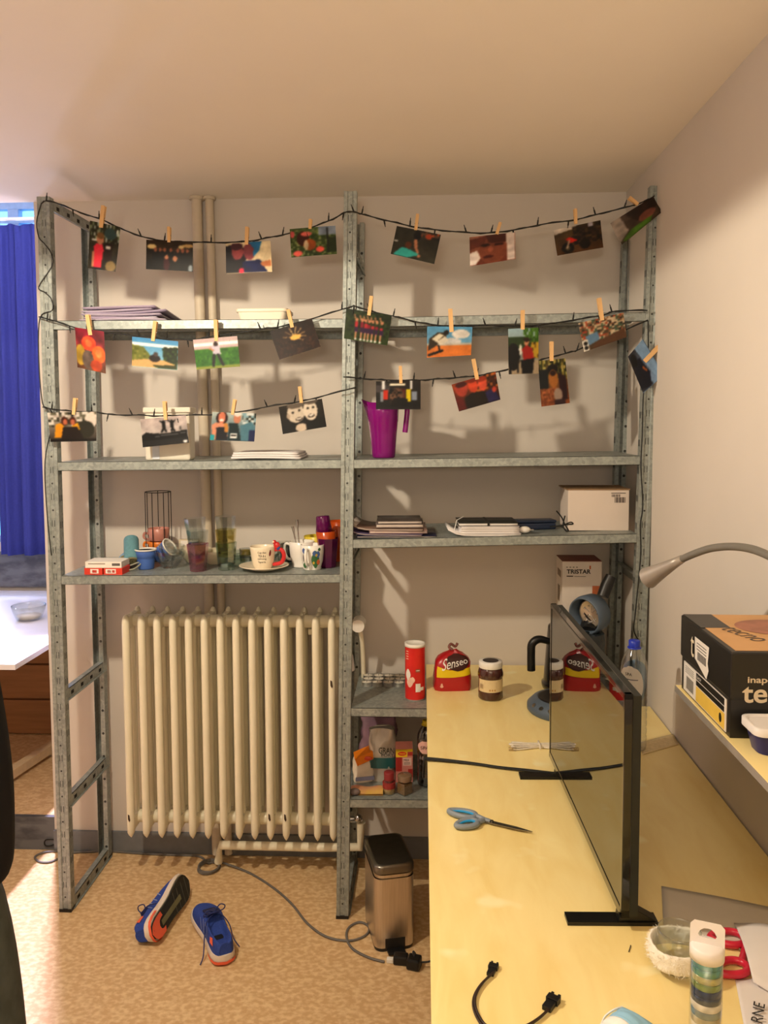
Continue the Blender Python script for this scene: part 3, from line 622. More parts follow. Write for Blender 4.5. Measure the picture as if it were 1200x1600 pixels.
ph(((435, 636), (502.5, 622.8), (510, 666.7), (441.6, 678.4)), (468, 604, 471, 632), 'black and white photo print of two laughing faces cheek to cheek, on the third string',
   [('bg', (56, 50, 44), (24, 22, 20)), ('n', .4), ('e', .36, .34, .2, .34, (214, 204, 190)), ('e', .38, .05, .2, .12, (120, 110, 100)), ('e', .7, .32, .16, .36, (226, 216, 202)), ('e', .74, .02, .16, .1, (110, 100, 92)), ('e', .42, .56, .08, .06, (60, 50, 46)), ('e', .42, .55, .06, .03, (244, 240, 232)), ('e', .7, .52, .08, .06, (60, 50, 46)), ('e', .7, .51, .06, .03, (244, 240, 232)), ('e', .3, .3, .025, .04, (30, 28, 26)), ('e', .45, .26, .025, .04, (30, 28, 26)), ('e', .65, .24, .025, .04, (30, 28, 26)), ('e', .77, .24, .025, .04, (30, 28, 26)), ('e', .44, .88, .13, .16, (214, 200, 184)), ('e', .18, .4, .04, .1, (190, 176, 160)), ('p', [(0, .75), (.3, .66), (.32, 1), (0, 1)], (18, 17, 16)), ('p', [(.55, .75), (1, .6), (1, 1), (.55, 1)], (18, 17, 16))], 3)
ph(((587, 595.8), (656.7, 594.6), (656.7, 639.7), (587, 639.7)), (625, 572, 626, 599), 'photo print of a dark room with red and yellow shirts before the purple jug',
   [('bg', (54, 48, 44), (34, 34, 36)), ('r', .3, .1, .66, .16, (244, 240, 220)), ('r', 0, .14, .3, .4, (90, 84, 86)), ('r', .14, .0, .2, .3, (226, 226, 226)), ('r', .76, .0, .82, .3, (226, 226, 226)), ('r', .16, .32, .27, .66, (206, 62, 36)), ('r', .68, .3, .78, .72, (226, 206, 30)), ('r', .1, .38, .16, .72, (150, 156, 166)), ('r', .8, .38, .92, .68, (150, 160, 176)), ('r', .56, .26, .66, .6, (110, 50, 34)), ('e', .46, .5, .16, .26, (110, 84, 66)), ('spk', .3, .3, .62, .9, [(60, 46, 40), (130, 100, 80), (30, 28, 28)], 16, .7), ('p', [(.3, .95), (.4, .6), (.7, .62), (.75, .95)], (22, 22, 26)), ('r', 0, .9, 1, 1, (44, 38, 44))], 3)
ph(((705, 601), (773.8, 581), (781.3, 624.5), (716.7, 643)), (739, 561, 745, 593), 'photo print of three red-lit faces side by side in a bar',
   [('bg', (170, 90, 46), (60, 30, 26)), ('spk', .5, 0, 1, .5, [(190, 120, 60), (90, 50, 30), (60, 40, 30)], 12, .8), ('e', .18, .24, .14, .28, (186, 84, 64)), ('e', .2, .1, .13, .1, (90, 40, 36)), ('e', .45, .24, .11, .26, (214, 92, 56)), ('e', .45, .04, .12, .1, (150, 60, 30)), ('e', .66, .28, .1, .24, (226, 106, 76)), ('e', .66, .1, .11, .1, (170, 70, 40)), ('p', [(.2, .6), (.4, .48), (.7, .55), (.8, 1), (.2, 1)], (44, 34, 26)), ('p', [(.68, .6), (.9, .5), (1, 1), (.72, .98)], (56, 50, 96)), ('e', .9, .58, .05, .1, (206, 90, 70)), ('p', [(.0, .5), (.14, .55), (.2, 1), (0, 1)], (110, 40, 34)), ('n', .2)], 3)
ph(((840, 564), (882.7, 559.7), (889.7, 629.7), (845.3, 635.5)), (861, 534, 861, 567), 'upright photo print of a brown horse in autumn leaves, last on the third string',
   [('bg', (100, 90, 50), (150, 90, 50)), ('spk', 0, 0, 1, .45, [(70, 76, 36), (150, 134, 70), (200, 190, 120), (40, 46, 26)], 14, .8), ('r', 0, .2, .3, .62, (34, 38, 40)), ('spk', 0, .62, 1, 1, [(190, 120, 74), (130, 74, 44)], 22, .6), ('e', .5, .22, .2, .12, (26, 24, 24)), ('e', .5, .42, .17, .2, (176, 120, 60)), ('p', [(.7, .3), (.95, .4), (.96, .9), (.66, .9)], (58, 30, 36)), ('e', .62, .78, .16, .14, (170, 150, 136)), ('r', .46, .88, .86, 1, (66, 44, 50)), ('e', .5, .3, .1, .06, (60, 36, 24))], 3)

YS = YF-.026       # plane of the strings
gname = 'photo prints pegged on the string lights'
PTS = {}
def build_photos():
    bk = mat('photo_back', (226, 222, 214), .5)
    for n, (c, pin, label, ops, row, curl) in enumerate(PH):
        w = math.dist(c[0], c[1]); h = math.dist(c[0], c[3])
        nx, ny = (58, 40) if w > h else (38, 58)
        img = paint(nx, ny, ops, n)
        yo = YS-.004-.002*(n % 3)
        Q = [at(x, y, 'Y', yo) for x, y in c]
        rows = []; back = []
        for j in range(ny):
            v = j/(ny-1); r = []; r2 = []
            for i in range(nx):
                u = i/(nx-1)
                p = (Q[0]*(1-u)+Q[1]*u)*(1-v)+(Q[3]*(1-u)+Q[2]*u)*v
                off = -curl*(math.sin(PI*u)*.6+(v-.2)**2*1.5)
                r.append((p[0], p[1]+off, p[2])); r2.append((p[0], p[1]+off+.0004, p[2]))
            rows.append(r); back.append(r2)
        b = MB(); b.strip([q[::-1] for q in rows]); b.strip(back, 1)
        cols = np.ones((ny*nx*2, 4)); cols[:ny*nx, :3] = srgb2lin(img[:, ::-1].reshape(-1, 3))**1.3*.78
        o = b.build('photo_print', [PRINT, bk], colors=cols, origin=(Q[0]+Q[1])/2)
        tag(o, label, 'photo', gname)
build_photos()

PEGL = ['top string', 'second string', 'third string']
def build_pegs():
    proto = None
    # one peg, built along +z (tail up), jaws at z = 0
    t = thing('clothespin', 'x', 'clothespin', (0, 0, 0)); ORG[t.name] = Vector((0, 0, 0))
    for sgn in (-1, 1):
        b = MB()
        rows = []
        for z, y, th in ((0, .0012, .0028), (.010, .0012, .0036), (.03, .0014, .0046), (.045, .003, .0038), (.07, .0052, .0026)):
            ya, yb2 = sgn*y, sgn*(y+th)
            rows.append([(x, yy, z) for x, yy in ((-.0055, ya), (.0055, ya), (.0055, yb2), (-.0055, yb2))][::sgn])
        b.loft(rows, 0, True, False); b.build('jaw', WOOD, t)
    b = MB(); b.tube([(.007*math.cos(a*.9), .0, .03+.0025*math.sin(a)) for a in np.linspace(0, 12, 40)], .0007, n=5); b.build('spring', CHROME, t)
    subs = ['the child in pink', 'the dark coat group', 'the two close faces', 'the dog and flowers', 'the turquoise shirt', 'the brown close-up face', 'the red motorbike', 'the curled green print', 'the orange roses', 'the quad bike track', 'the green lawn', 'the night sparks', 'the red skirt row', 'the bird sculpture', 'the red shirt and horse', 'the crowd', 'the sideways blue sky print', 'the yellow jackets', 'the jumping silhouettes', 'the two runners', 'the laughing faces', 'the changing room', 'the three red faces', 'the autumn horse']
    for n, (c, pin, label, ops, row, curl) in enumerate(PH):
        o = t
        if n:
            o = t.copy(); COL.objects.link(o)
            for ch in t.children:
                q = ch.copy(); COL.objects.link(q); q.parent = o
        p1 = at(pin[0], pin[1], 'Y', YS-.004); p0 = at(pin[2], pin[3], 'Y', YS-.004)
        d = Vector(p1-p0); L = d.length
        z = d.normalized(); y = Vector((0, 1, 0)); x = y.cross(z).normalized(); y = z.cross(x)
        R = Matrix((x, y, z)).transposed().to_4x4(); s = L/.07
        o.matrix_world = Matrix.Translation(Vector(p0)+Vector((0, -.001, 0))) @ R @ Matrix.Diagonal((max(s, .8)*1.15, 1.1, s, 1))
        o['label'] = 'small wooden clothespin holding the photo of '+subs[n]; o['category'] = 'clothespin'; o['group'] = 'wooden clothespins on the string lights'
build_pegs()

def strings():
    s1 = [(64, 318), (78, 314), (125, 332), (163, 345), (190, 358), (230, 372), (265, 377), (300, 378), (340, 379), (388, 377), (415, 372), (450, 365), (487, 355), (520, 342), (541, 331), (556, 332), (570, 336), (610, 346), (650, 355), (690, 360), (740, 364), (775, 363), (810, 358), (850, 350), (900, 343), (940, 333), (985, 322), (1012, 312), (1022, 306)]
    s2 = [(60, 495), (80, 500), (117, 512), (143, 518), (190, 522), (227, 526), (270, 529), (300, 531), (335, 525), (370, 520), (417, 513), (440, 510), (487, 498), (545, 480), (556, 479), (586, 488), (623, 496), (656, 504), (693, 509), (731, 509), (768, 508.5), (815, 509.5), (850, 507), (908, 498), (943, 492), (962, 486), (1011, 485)]
    s3 = [(66, 636), (87, 640), (120, 643), (150, 644), (176, 648), (216, 648.5), (248, 650), (286, 648.5), (325, 648), (370, 644), (431, 633), (468, 627.5), (503, 619), (556, 605)]
    s4 = [(536, 589), (579, 592.5), (612, 594), (656, 594), (684, 592), (720, 589.5), (752, 586), (789, 578), (830, 568), (852, 560), (892, 550), (908, 544.5), (978, 515), (1012, 500)]
    for nm, s, lab in (('string_light', s1, 'black string light draped along the top of both bays'), ('string_light', s2, 'black string light draped across both bays at the height of the top shelf'), ('string_light', s3, 'black string light across the left bay above the shelf of the white paper stack'), ('string_light', s4, 'black string light across the right bay above the purple jug')):
        P = smooth_path([at(x, y, 'Y', YS) for x, y in s], 4)
        t = thing(nm, lab, 'string light', P[0], 'unlit string lights on the shelving')
        b = MB(); b.tube(P, .0021, n=6)
        P2 = [p+np.array([0, .003*math.cos(i*1.3), .003*math.sin(i*1.3)]) for i, p in enumerate(P)]
        b.tube(P2, .0014, n=5); b.build('cord', CORD, t)
        k = 0
        for i in range(3, len(P)-2, 4):
            p = Vector(P[i]); a = (0.25, PI-.2, .1, PI+.15, -.35)[k % 5]; k += 1
            d = Vector((math.sin(a), -.25, math.cos(a))).normalized()
            b = MB(); b.cyl(p, p+d*.016, .0026, .0026, n=8); b.cyl(p+d*.016, p+d*.026, .0018, .0012, n=8); b.build('bulb', CORD, t)
    # loose lead wound round the left upright
    pts = []
    for x, y, q in ((64, 318, -1), (57, 345, 0), (60, 370, -1), (70, 382, -1), (80, 397, 0), (81, 415, 0), (60, 448, -1), (70, 457, -1), (80, 468, 0), (81, 485, 0), (62, 497, -1), (60, 560, 0), (66, 630, -1), (78, 640, -1), (82, 660, 0), (70, 720, 0), (73, 800, 0), (80, 868, 0)):
        pts.append(at(x, y, 'Y', YF-.006 if q else YF+.0))
    b = MB(); b.tube(smooth_path(pts, 5), .002, n=6); tag(b.build('light_lead', CORD), 'thin black lead winding down the left front upright', 'cord')
    pts = [at(x, y, 'Y', YF-.006) for x, y in ((1012, 501), (1012, 560), (1005, 615), (1003, 680), (1001, 730), (1004, 790), (1000, 820), (1001, 860), (998, 900), (992, 960), (990, 985), (997, 1000))]
    b = MB(); b.tube(smooth_path(pts, 5), .002, n=6); b.cyl(pts[-1], Vector(pts[-1])+Vector((.002, -.004, -.012)), .004, n=8); tag(b.build('light_lead', CORD), 'thin black lead hanging down the right front upright to the water bottle', 'cord')
strings()

# ------------------------------------------------------------------ left bay, top shelf
def sheet_stack():
    z = 2.1096+.0006
    t = thing('plastic_folders', 'stack of lilac translucent plastic folders on the top shelf, left end', 'folder', (.25, -.3, z), None)
    cols = [(204, 190, 208), (186, 170, 194), (216, 206, 218), (196, 182, 202), (174, 160, 184)]
    for k in range(7):
        b = MB(); rows = []
        x0 = .075+.012*((k*37) % 5)/2; x1 = .375-.018*((k*23) % 4); y0 = -.40+.01*((k*13) % 3); y1 = -.09
        for v in np.linspace(0, 1, 8):
            rows.append([(x0+(x1-x0)*u+.03*(1-v), y0+(y1-y0)*v, z+.004+k*.0068+.007*math.sin(u*3.1+k)*(1-v)*.5+(.012 if k > 3 else .0)*(u-.4)**2) for u in np.linspace(0, 1, 14)])
        b.strip(rows)
        b.build('folder', mat('lilac_plastic_%d' % (k % 5), cols[k % 5], .25, var=.1, scale=8, trans=.25), t, solid=.0045)
    return t
sheet_stack()
def tub(name, label, cx, cy, z, w, d, h, m, lidm=None, rz=0, lip=.006):
    t = thing(name, label, 'tub', (cx, cy, z))
    def rr(w_, d_, zz, r=.018):
        P = []
        for sx, sy, a0 in ((1, 1, 0), (-1, 1, PI/2), (-1, -1, PI), (1, -1, 3*PI/2)):
            for k in range(5):
                a = a0+k*PI/8; P.append((sx*(w_/2-r)+r*math.cos(a), sy*(d_/2-r)+r*math.sin(a), zz))
        M_ = T((cx, cy, z), rz); return [tuple(M_ @ Vector(p)) for p in P]
    b = MB(); b.loft([rr(w-.02, d-.02, 0), rr(w-.004, d-.004, h-.012)], 0, True)
    if lidm is None:
        b.loft([rr(w-.004, d-.004, h-.012), rr(w+lip, d+lip, h-.01), rr(w+lip, d+lip, h), rr(w-.008, d-.008, h), rr(w-.022, d-.022, .006)], 0, True)
    b.build('tub_body', m, t)
    if lidm is not None:
        b = MB(); b.loft([rr(w+lip, d+lip, h-.014), rr(w+lip, d+lip, h-.001), rr(w-.004, d-.004, h), rr(w-.012, d-.012, h-.003)], 0, True); b.build('lid', lidm, t)
    return t
q = at(410, 499, 'Y', -.33)
tub('plastic_tub', 'shallow white plastic tub on the top shelf of the left bay', q[0]+.003, -.30, zsh('AL', .74), .175, .14, .043, mat('cream_plastic', (238, 226, 206), .4, var=.03))

# ------------------------------------------------------------------ second shelves
z = zsh('BL', .38)
t = thing('frosted_box', 'pale frosted plastic box standing behind the jumping silhouettes photo', 'box', (.39, -.3, z))
FROST = mat('frosted_plastic', (228, 220, 204), .45, var=.06, scale=14, trans=.15)
b = MB(); b.box(.318, -.385, z, .478, -.315, z+.165); b.build('box_body', FROST, t, bevel=.008)
b = MB(); b.box(.314, -.388, z+.166, .482, -.312, z+.185); b.build('lid', FROST, t, bevel=.004)
b = MB(); b.box(.345, -.3868, z+.005, .37, -.3855, z+.06); b.build('label_strip', mat('pale_label', (206, 212, 222), .5), t)

z = zsh('BL', .74)
for k in range(3):
    b = MB(); x0, x1 = .625+.004*k, .865-.005*k
    M_ = T((0, 0, 0))
    rows = []
    for v in np.linspace(0, 1, 5):
        rows.append([(x0+(x1-x0)*u, -.40+.21*v, z+.0045+k*.0075+.0035*math.sin(u*2.4+.6)) for u in np.linspace(0, 1, 12)])
    b.strip(rows)
    tag(b.build('paper_pad', PAPER, solid=.0068, origin=(.74, -.3, z+k*.0075)), 'white paper pad lying on the shelf under the runners photo, '+('bottom', 'middle', 'top')[k]+' of three', 'paper pad', 'white paper pads')

# purple jug
def jug():
    zb = zsh('BR', 1.15); c = (1.150, -.335, zb)
    t = thing('water_jug', 'purple plastic water jug with spout on the shelf beside the middle upright', 'jug', c)
    PP = mat('purple_plastic', (150, 18, 132), .22, var=.08, scale=14, trans=.35)
    h = .192; rows = []
    prof = [(.0, 0), (.036, 0), (.040, .004), (.0415, .02), (.046, .08), (.0505, .125), (.0515, .127), (.053, .16), (.055, h), (.052, h), (.049, .15), (.043, .05), (.038, .008), (.001, .008)]
    n = 36
    for r, z in prof:
        row = []
        for k in range(n):
            a = 2*PI*k/n; s = max(0, math.cos(a-PI))**10*max(0, (z-.12)/.07) if z > .12 else 0
            rr = r+s*.022
            row.append((c[0]+rr*math.cos(a), c[1]+rr*math.sin(a), zb+z+(s*.012 if z > .15 else 0)))
        rows.append(row)
    b = MB(); b.loft(rows, 0, False); b.build('jug_body', PP, t)
    b = MB(); P = smooth_path([(c[0]+.05, c[1], zb+.178), (c[0]+.072, c[1], zb+.188), (c[0]+.083, c[1], zb+.17), (c[0]+.079, c[1], zb+.12), (c[0]+.075, c[1], zb+.088)], 5)
    b.tube(P, .0095, n=10); b.build('handle', PP, t)
jug()

# ------------------------------------------------------------------ crockery shelf (left bay)
ZC = lambda x: zsh('CL', x)
RED = mat('red_card', (214, 60, 42), .55, var=.06)
WCARD = mat('white_card', (230, 222, 212), .6, var=.05)
def small_pack(name, label, x, y, z, w, d, h, rz, m, marks, cat='box'):
    t = thing(name, label, cat, (x, y, z)); M_ = T((x, y, z), rz)
    b = MB(); b.box(-w/2, -d/2, 0, w/2, d/2, h, T=M_); b.build('carton', m, t, bevel=.0008)
    for k, (nm, mm, x0, z0, x1, z1) in enumerate(marks):
        b = MB(); b.box(w*(x0-.5), -d/2-.0006, h*z0, w*(x1-.5), -d/2+.0002, h*z1, T=M_); b.build(nm, mm, t)
    return t
z = ZC(.15)
small_pack('red_carton', 'small red carton at the left end of the crockery shelf, left of two', .134, -.372, z, .066, .075, .024, -.06, RED, [('white_print', WCARD, .34, .2, .8, .85), ('red_mark', RED, .45, .3, .7, .7)])
small_pack('red_carton', 'small red carton at the left end of the crockery shelf, right of two', .203, -.372, z, .066, .075, .024, -.02, RED, [('white_print', WCARD, .1, .2, .66, .85), ('red_mark', RED, .2, .32, .4, .7), ('red_mark', RED, .46, .32, .6, .7)])
t = small_pack('white_carton', 'flat white carton with grey print lying on top of two red cartons', .168, -.368, z+.0245, .128, .085, .022, .02, WCARD, [('grey_print', mat('grey_print', (150, 138, 128), .7), .08, .6, .55, .75), ('dark_print', mat('dark_print', (90, 84, 82), .7), .74, .35, .96, .75)])
TEAL = mat('teal_fabric', (96, 140, 150), .95, var=.12, scale=120, bump=.3); TEALE = mat('khaki_fabric_end', (150, 144, 110), .95, var=.15, scale=90)
BLUEF = mat('pale_blue_fabric', (128, 160, 190), .95, var=.12, scale=120, bump=.3)
def roll(label, p0, p1, rx, m, me):
    p0, p1 = Vector(p0), Vector(p1); t = thing('cloth_roll', label, 'cloth', (p0.x, p0.y, min(p0.z, p1.z)-rx))
    b = MB(); d = p1-p0; pts = [p0+d*s for s in (0, .02, .08, .5, .92, .98, 1)]; b.tube(pts, [rx*k for k in (.88, .97, 1, 1, .98, .9, .7)], n=22); b.build('roll', m, t)
    b = MB(); u = d.normalized(); a = u.orthogonal().normalized(); c = u.cross(a)
    sp = [p0-u*.0012+(a*math.cos(q)+c*math.sin(q))*(rx*.85*q/20) for q in np.linspace(.5, 20, 90)]
    b.tube(sp, .0016, n=5); b.cyl(p0-u*.0006, p0+u*.002, rx*.84, n=20); b.build('rolled_end', me, t)
z = ZC(.2)
roll('pale blue rolled cloth with beige end lying behind the red and white cartons', (.205, -.30, z+.030), (.175, -.13, z+.030), .026, BLUEF, TEALE)
roll('teal rolled cloth leaning upright beside the blue cups on the crockery shelf', (.236, -.315, z+.034), (.214, -.255, z+.107), .027, TEAL, TEALE)
b = MB(); P = smooth_path([(.215, -.338, z+.004), (.25, -.345, z+.008), (.27, -.325, z+.022), (.262, -.32, z+.028), (.225, -.335, z+.014)], 5, True); b.tube(P, .0028, closed=True)
tag(b.build('elastic_band', mat('grey_elastic', (150, 150, 130), .7)), 'grey elastic band lying in front of the teal rolled cloth', 'band')
NAVY = mat('navy_plastic', (28, 34, 86), .4)
b = MB(); b.box(.19, -.298, z, .245, -.225, z+.002); b.lathe([(.001, 0), (.026, 0), (.03, .034), (.028, .034), (.024, .003), (.001, .003)], (.217, -.255, z), n=24)
del b
BLUEP = mat('blue_plastic', (70, 104, 178), .4, var=.05)
def cup(name, label, cx, cy, z, r0, r1, h, m, rim=None, th=.002, cat='cup', tilt=None, band=None, n=32, handle=None, hm=None):
    t = thing(name, label, cat, (cx, cy, z)); M_ = Matrix.Translation((cx, cy, z)) @ (tilt if tilt is not None else Matrix.Identity(4))
    prof = [(.0005, 0), (r0*.92, 0), (r0, .004), (r0+(r1-r0)*.5, h*.5)]
    if band: prof += [(r0+(r1-r0)*band, h*band-.001), (r0+(r1-r0)*band+.0015, h*band)]
    prof += [(r1, h), (r1-th*.5, h+.001), (r1-th, h), (r0-th+(r1-r0)*.5, h*.5), (r0-th, .006), (.0005, .005)]
    b = MB(); b.lathe(prof, n=n, T=M_); b.build('cup_body', m, t)
    if rim is not None:
        b = MB(); b.lathe([(r1-th-.001, h-.004), (r1+.002, h-.004), (r1+.0025, h+.001), (r1-th-.001, h+.001), (r1-th-.001, h-.004)], n=n, T=M_); b.build('rim', rim, t)
    if handle:
        b = MB(); a, zt, zb_, out = handle
        P = smooth_path([(r1-.002, 0, zt), (r1+out*.7, 0, zt+.004), (r1+out, 0, (zt+zb_)/2), (r1+out*.6, 0, zb_), (r0+.002, 0, zb_-.004)], 5)
        R_ = M_ @ Matrix.Rotation(a, 4, 'Z'); b.tube([R_ @ Vector(p) for p in P], .0048, n=10); b.build('handle', hm or m, t)
    return t, M_
z = ZC(.28)
cup('blue_cup', 'blue plastic cup with white rim standing beside the teal rolled cloth', .281, -.295, z, .028, .037, .072, BLUEP, rim=WHITEP, band=.62)
tl = Matrix.Rotation(.95, 4, 'Y') @ Matrix.Rotation(.2, 4, 'X')
cup('blue_cup', 'blue plastic cup tipped on its side against the glass bowl', .296, -.215, z+.030, .027, .035, .07, BLUEP, rim=WHITEP, tilt=tl)
# wire stand holding stacked mugs
def wire_stand():
    cx, cy, z = .272, -.115, ZC(.27)
    r = .048; h = .265
    t = thing('mug_stand', 'tall black wire stand open at the top around stacked mugs', 'mug stand', (cx, cy, z))
    b = MB()
    for zz in (.003, h): b.tube([(cx+r*math.cos(a), cy+r*math.sin(a), z+zz) for a in np.linspace(0, 2*PI, 33)[:-1]], .0017, n=6, closed=True)
    b.build('ring', CORD, t)
    for a in (.15, .95, 1.9, 2.9, 3.6, 4.55, 5.45):
        b = MB(); p = (cx+r*math.cos(a), cy+r*math.sin(a)); b.cyl((*p, z+.003), (*p, z+h), .0017, n=6); b.build('wire', CORD, t)
    for k, (rgb, lab) in enumerate((((196, 104, 48), 'terracotta mug at the bottom of the wire stand'), ((226, 122, 30), 'orange mug in the middle of the wire stand'), ((192, 128, 112), 'dusty pink mug on top in the wire stand'))):
        cup('stacked_mug', lab, cx, cy, z+.0045+k*.036, .037, .0415, .034 if k < 2 else .048, mat('mug_glaze_%d' % k, rgb, .35), th=.003, cat='mug', handle=(PI*1.02, .026, .008, .017), n=28)
wire_stand()
# glass bowls
def bowl(name, label, cx, cy, z, r0, r1, h, m, facets=0, cat='bowl', n=40, tilt=None):
    t = MB(); rows = []
    prof = [(.0005, 0), (r0, 0), (r0*1.05, .003), (r0+(r1-r0)*.55, h*.4), (r1*.97, h*.8), (r1, h), (r1-.003, h+.0005), (r1*.97-.0035, h*.8), (r0+(r1-r0)*.5-.003, h*.4), (r0*.9, .006), (.0005, .005)]
    M_ = Matrix.Translation((cx, cy, z)) @ (tilt if tilt is not None else Matrix.Identity(4))
    for r, zz in prof:
        row = []
        for k in range(n):
            a = 2*PI*k/n; f = (1+.045*(1 if k % 2 else -1)*(1 if (zz > .005 and facets) else 0)) if r > .01 else 1
            row.append(M_ @ Vector((r*f*math.cos(a), r*f*math.sin(a), zz)))
        rows.append(row)
    t.loft(rows, 0, False, not facets)
    return tag(t.build(name, m, origin=(cx, cy, z)), label, cat)
z = ZC(.36)
bowl('glass_bowl', 'cut glass bowl in front of the cream dishes, lower of two', .362, -.275, z, .024, .056, .062, GLASS, 1, n=28)
bowl('glass_bowl', 'cut glass bowl nested and tilted in the lower cut glass bowl', .366, -.268, z+.028, .018, .047, .055, GLASS, 1, n=28, tilt=Matrix.Rotation(.05, 4, 'Y'))
for k, (x, y, lab) in enumerate(((.425, -.16, 'cream dish behind the cut glass bowls'), (.512, -.19, 'cream bowl behind the violet tumbler'))):
    bowl('cream_bowl', lab, x, y, ZC(x), .03, .062, .05, mat('cream_ceramic', (216, 204, 176), .3, var=.04))
z = ZC(.42)
small_pack('tea_packet', 'pale packet standing in the cream dish behind the cut glass bowls', .40, -.15, ZC(.4)+.028, .075, .02, .058, .0, mat('pale_packet', (214, 198, 170), .6), [('white_window', WCARD, .1, .6, .45, .92), ('white_window', WCARD, .53, .6, .92, .92)], 'packet')
# tumblers nested in towers of three
def tumbler(label, cx, cy, z, r0, r1, h, m, sides=8, tilt=None, group=None):
    b = MB(); M_ = Matrix.Translation((cx, cy, z)) @ (tilt if tilt is not None else Matrix.Identity(4))
    prof = [(.0005, 0), (r0*.93, 0), (r0, .003), (r1, h), (r1-.001, h+.0006), (r1-.0022, h), (r0-.002, .011), (.0005, .010)]
    rows = []
    for r, zz in prof:
        rows.append([M_ @ Vector((r*math.cos(a), r*math.sin(a), zz)) for a in [2*PI*(k+.5)/sides for k in range(sides)]])
    b.loft(rows, 0, False, sides > 12)
    return tag(b.build('tumbler', m, origin=(cx, cy, z)), label, 'glass', group)
z = ZC(.485); c = (.487, -.345)
tumbler('violet faceted tumbler at the bottom of the left glass tower', *c, z, .029, .040, .098, PVIOLET, 6)
tumbler('clear faceted tumbler in the middle of the left glass tower', *c, z+.047, .028, .039, .098, GLASS, 8)
tumbler('clear faceted tumbler on top of the left glass tower, tilted slightly', c[0]-.003, c[1], z+.092, .028, .039, .098, GLASS, 8, Matrix.Rotation(-.06, 4, 'Y'))
c = (.583, -.32); z = ZC(.58)
tumbler('green tinted tumbler at the bottom of the right glass tower', *c, z, .030, .0385, .098, GREENG, 8)
tumbler('yellow tinted tumbler in the middle of the right glass tower', *c, z+.047, .029, .038, .098, YELG, 8)
tumbler('clear tumbler on top of the right glass tower', *c, z+.096, .029, .038, .096, GLASS, 8)
# glass oven dish with candle and jars behind
z = ZC(.62)
tub('glass_dish', 'greenish glass oven dish behind the tea cup', .66, -.20, z, .17, .12, .042, GREENG, lip=.01)
t = thing('candle_glass', 'yellow candle in a small glass behind the right glass tower', 'candle', (.626, -.20, z+.0068))
b = MB(); b.lathe([(.001, 0), (.021, 0), (.023, .05), (.0225, .05), (.02, .003), (.001, .003)], (.626, -.2, z+.0068), n=24); b.build('glass_cup', GLASS, t)
b = MB(); b.cyl((.626, -.2, z+.0105), (.626, -.2, z+.05), .0185, .0205); b.build('wax', mat('yellow_wax', (222, 196, 60), .5, var=.05), t)
tumbler('wide clear tumbler standing behind the tea cup', .69, -.19, z+.0068, .025, .029, .06, GLASS, 20)
tumbler('small clear glass with wavy sides beside the red cup handle', .773, -.232, ZC(.78), .019, .026, .085, GLASS, 7)
# saucer and tea cup
def teacup():
    x, y = .722, -.335; z = ZC(x)
    CW = mat('cream_glaze', (236, 222, 196), .18, var=.04, coat=.3)
    b = MB(); b.lathe([(.001, 0), (.04, 0), (.05, .004), (.088, .017), (.0885, .019), (.086, .0195), (.05, .0075), (.03, .006), (.001, .006)], (x, y, z), n=48)
    tag(b.build('saucer', CW), 'cream saucer under the tea cup with the red handle', 'saucer')
    cx, cy = x-.004, y; z0 = z+.0066
    t = thing('tea_cup', 'cream tea cup with black lettering and red parrot handle on a saucer', 'cup', (cx, cy, z0))
    b = MB(); b.lathe([(.001, 0), (.030, 0), (.031, .003), (.036, .012), (.0405, .035), (.045, .068), (.0458, .078), (.0448, .0795), (.0425, .077), (.0415, .066), (.037, .034), (.030, .009), (.001, .006)], (cx, cy, z0), n=44); b.build('cup_body', CW, t)
    REDG = mat('red_glaze', (206, 44, 46), .2, var=.08, coat=.3)
    P = smooth_path([(cx+.044, cy-.004, z0+.066), (cx+.066, cy-.006, z0+.068), (cx+.077, cy-.006, z0+.048), (cx+.068, cy-.006, z0+.022), (cx+.037, cy-.004, z0+.014)], 6)
    b = MB(); b.tube(P, [.0062+.0015*math.sin(PI*i/(len(P)-1)) for i in range(len(P))], n=12); b.build('handle', REDG, t)
    b = MB(); b.ball((cx+.052, cy-.008, z0+.082), .012, .009, .014); b.ball((cx+.044, cy-.011, z0+.095), .0075); b.build('parrot_figure', REDG, t)
    b = MB(); b.ball((cx+.041, cy-.015, z0+.096), .0042); b.build('parrot_face', CW, t)
    b = MB(); b.ball((cx+.057, cy-.009, z0+.074), .008, .007, .009); b.build('parrot_wing', mat('blue_glaze', (60, 74, 140), .3), t)
    d = Vector((CAM[0]-cx, CAM[1]-cy, 0)).normalized(); r = Vector((0, 0, 1)).cross(d)*1; r = Vector((-d.y, d.x, 0))
    for s, zz, rr, w in (('Cup that', .061, .0442, .03), ('TEA & a', .050, .0428, .026), ('calming', .039, .0414, .03), ('Spirit', .027, .0393, .026)):
        # wrap the line around the cup
        o = text(s, (0, 0, 0), (1, 0, 0), (0, 1, 0), .0085, INK, t, width=w)
        a0 = math.atan2(d.y, d.x)-.08
        for v in o.data.vertices:
            px, py = v.co.x+ORG[t.name].x, v.co.y+ORG[t.name].y
            a = a0+px/rr; R_ = rr+.0007+py*.12
            v.co = Vector((cx+R_*math.cos(a), cy+R_*math.sin(a), z0+zz+py))-ORG[t.name]
    # red leaf on the flank by the handle
    b = MB(); a0 = math.atan2(d.y, d.x)+.62
    rows = []
    for zz, wv in ((.07, .002), (.06, .0045), (.045, .004), (.03, .003), (.018, .001)):
        rr = .0312+.0145*(zz/.078)**.8+.0012
        rows.append([(cx+rr*math.cos(a0+wv*k/rr), cy+rr*math.sin(a0+wv*k/rr), z0+zz) for k in (-1, 0, 1)])
    b.strip(rows); b.build('painted_leaf', mat('dark_red_paint', (120, 36, 34), .4), t)
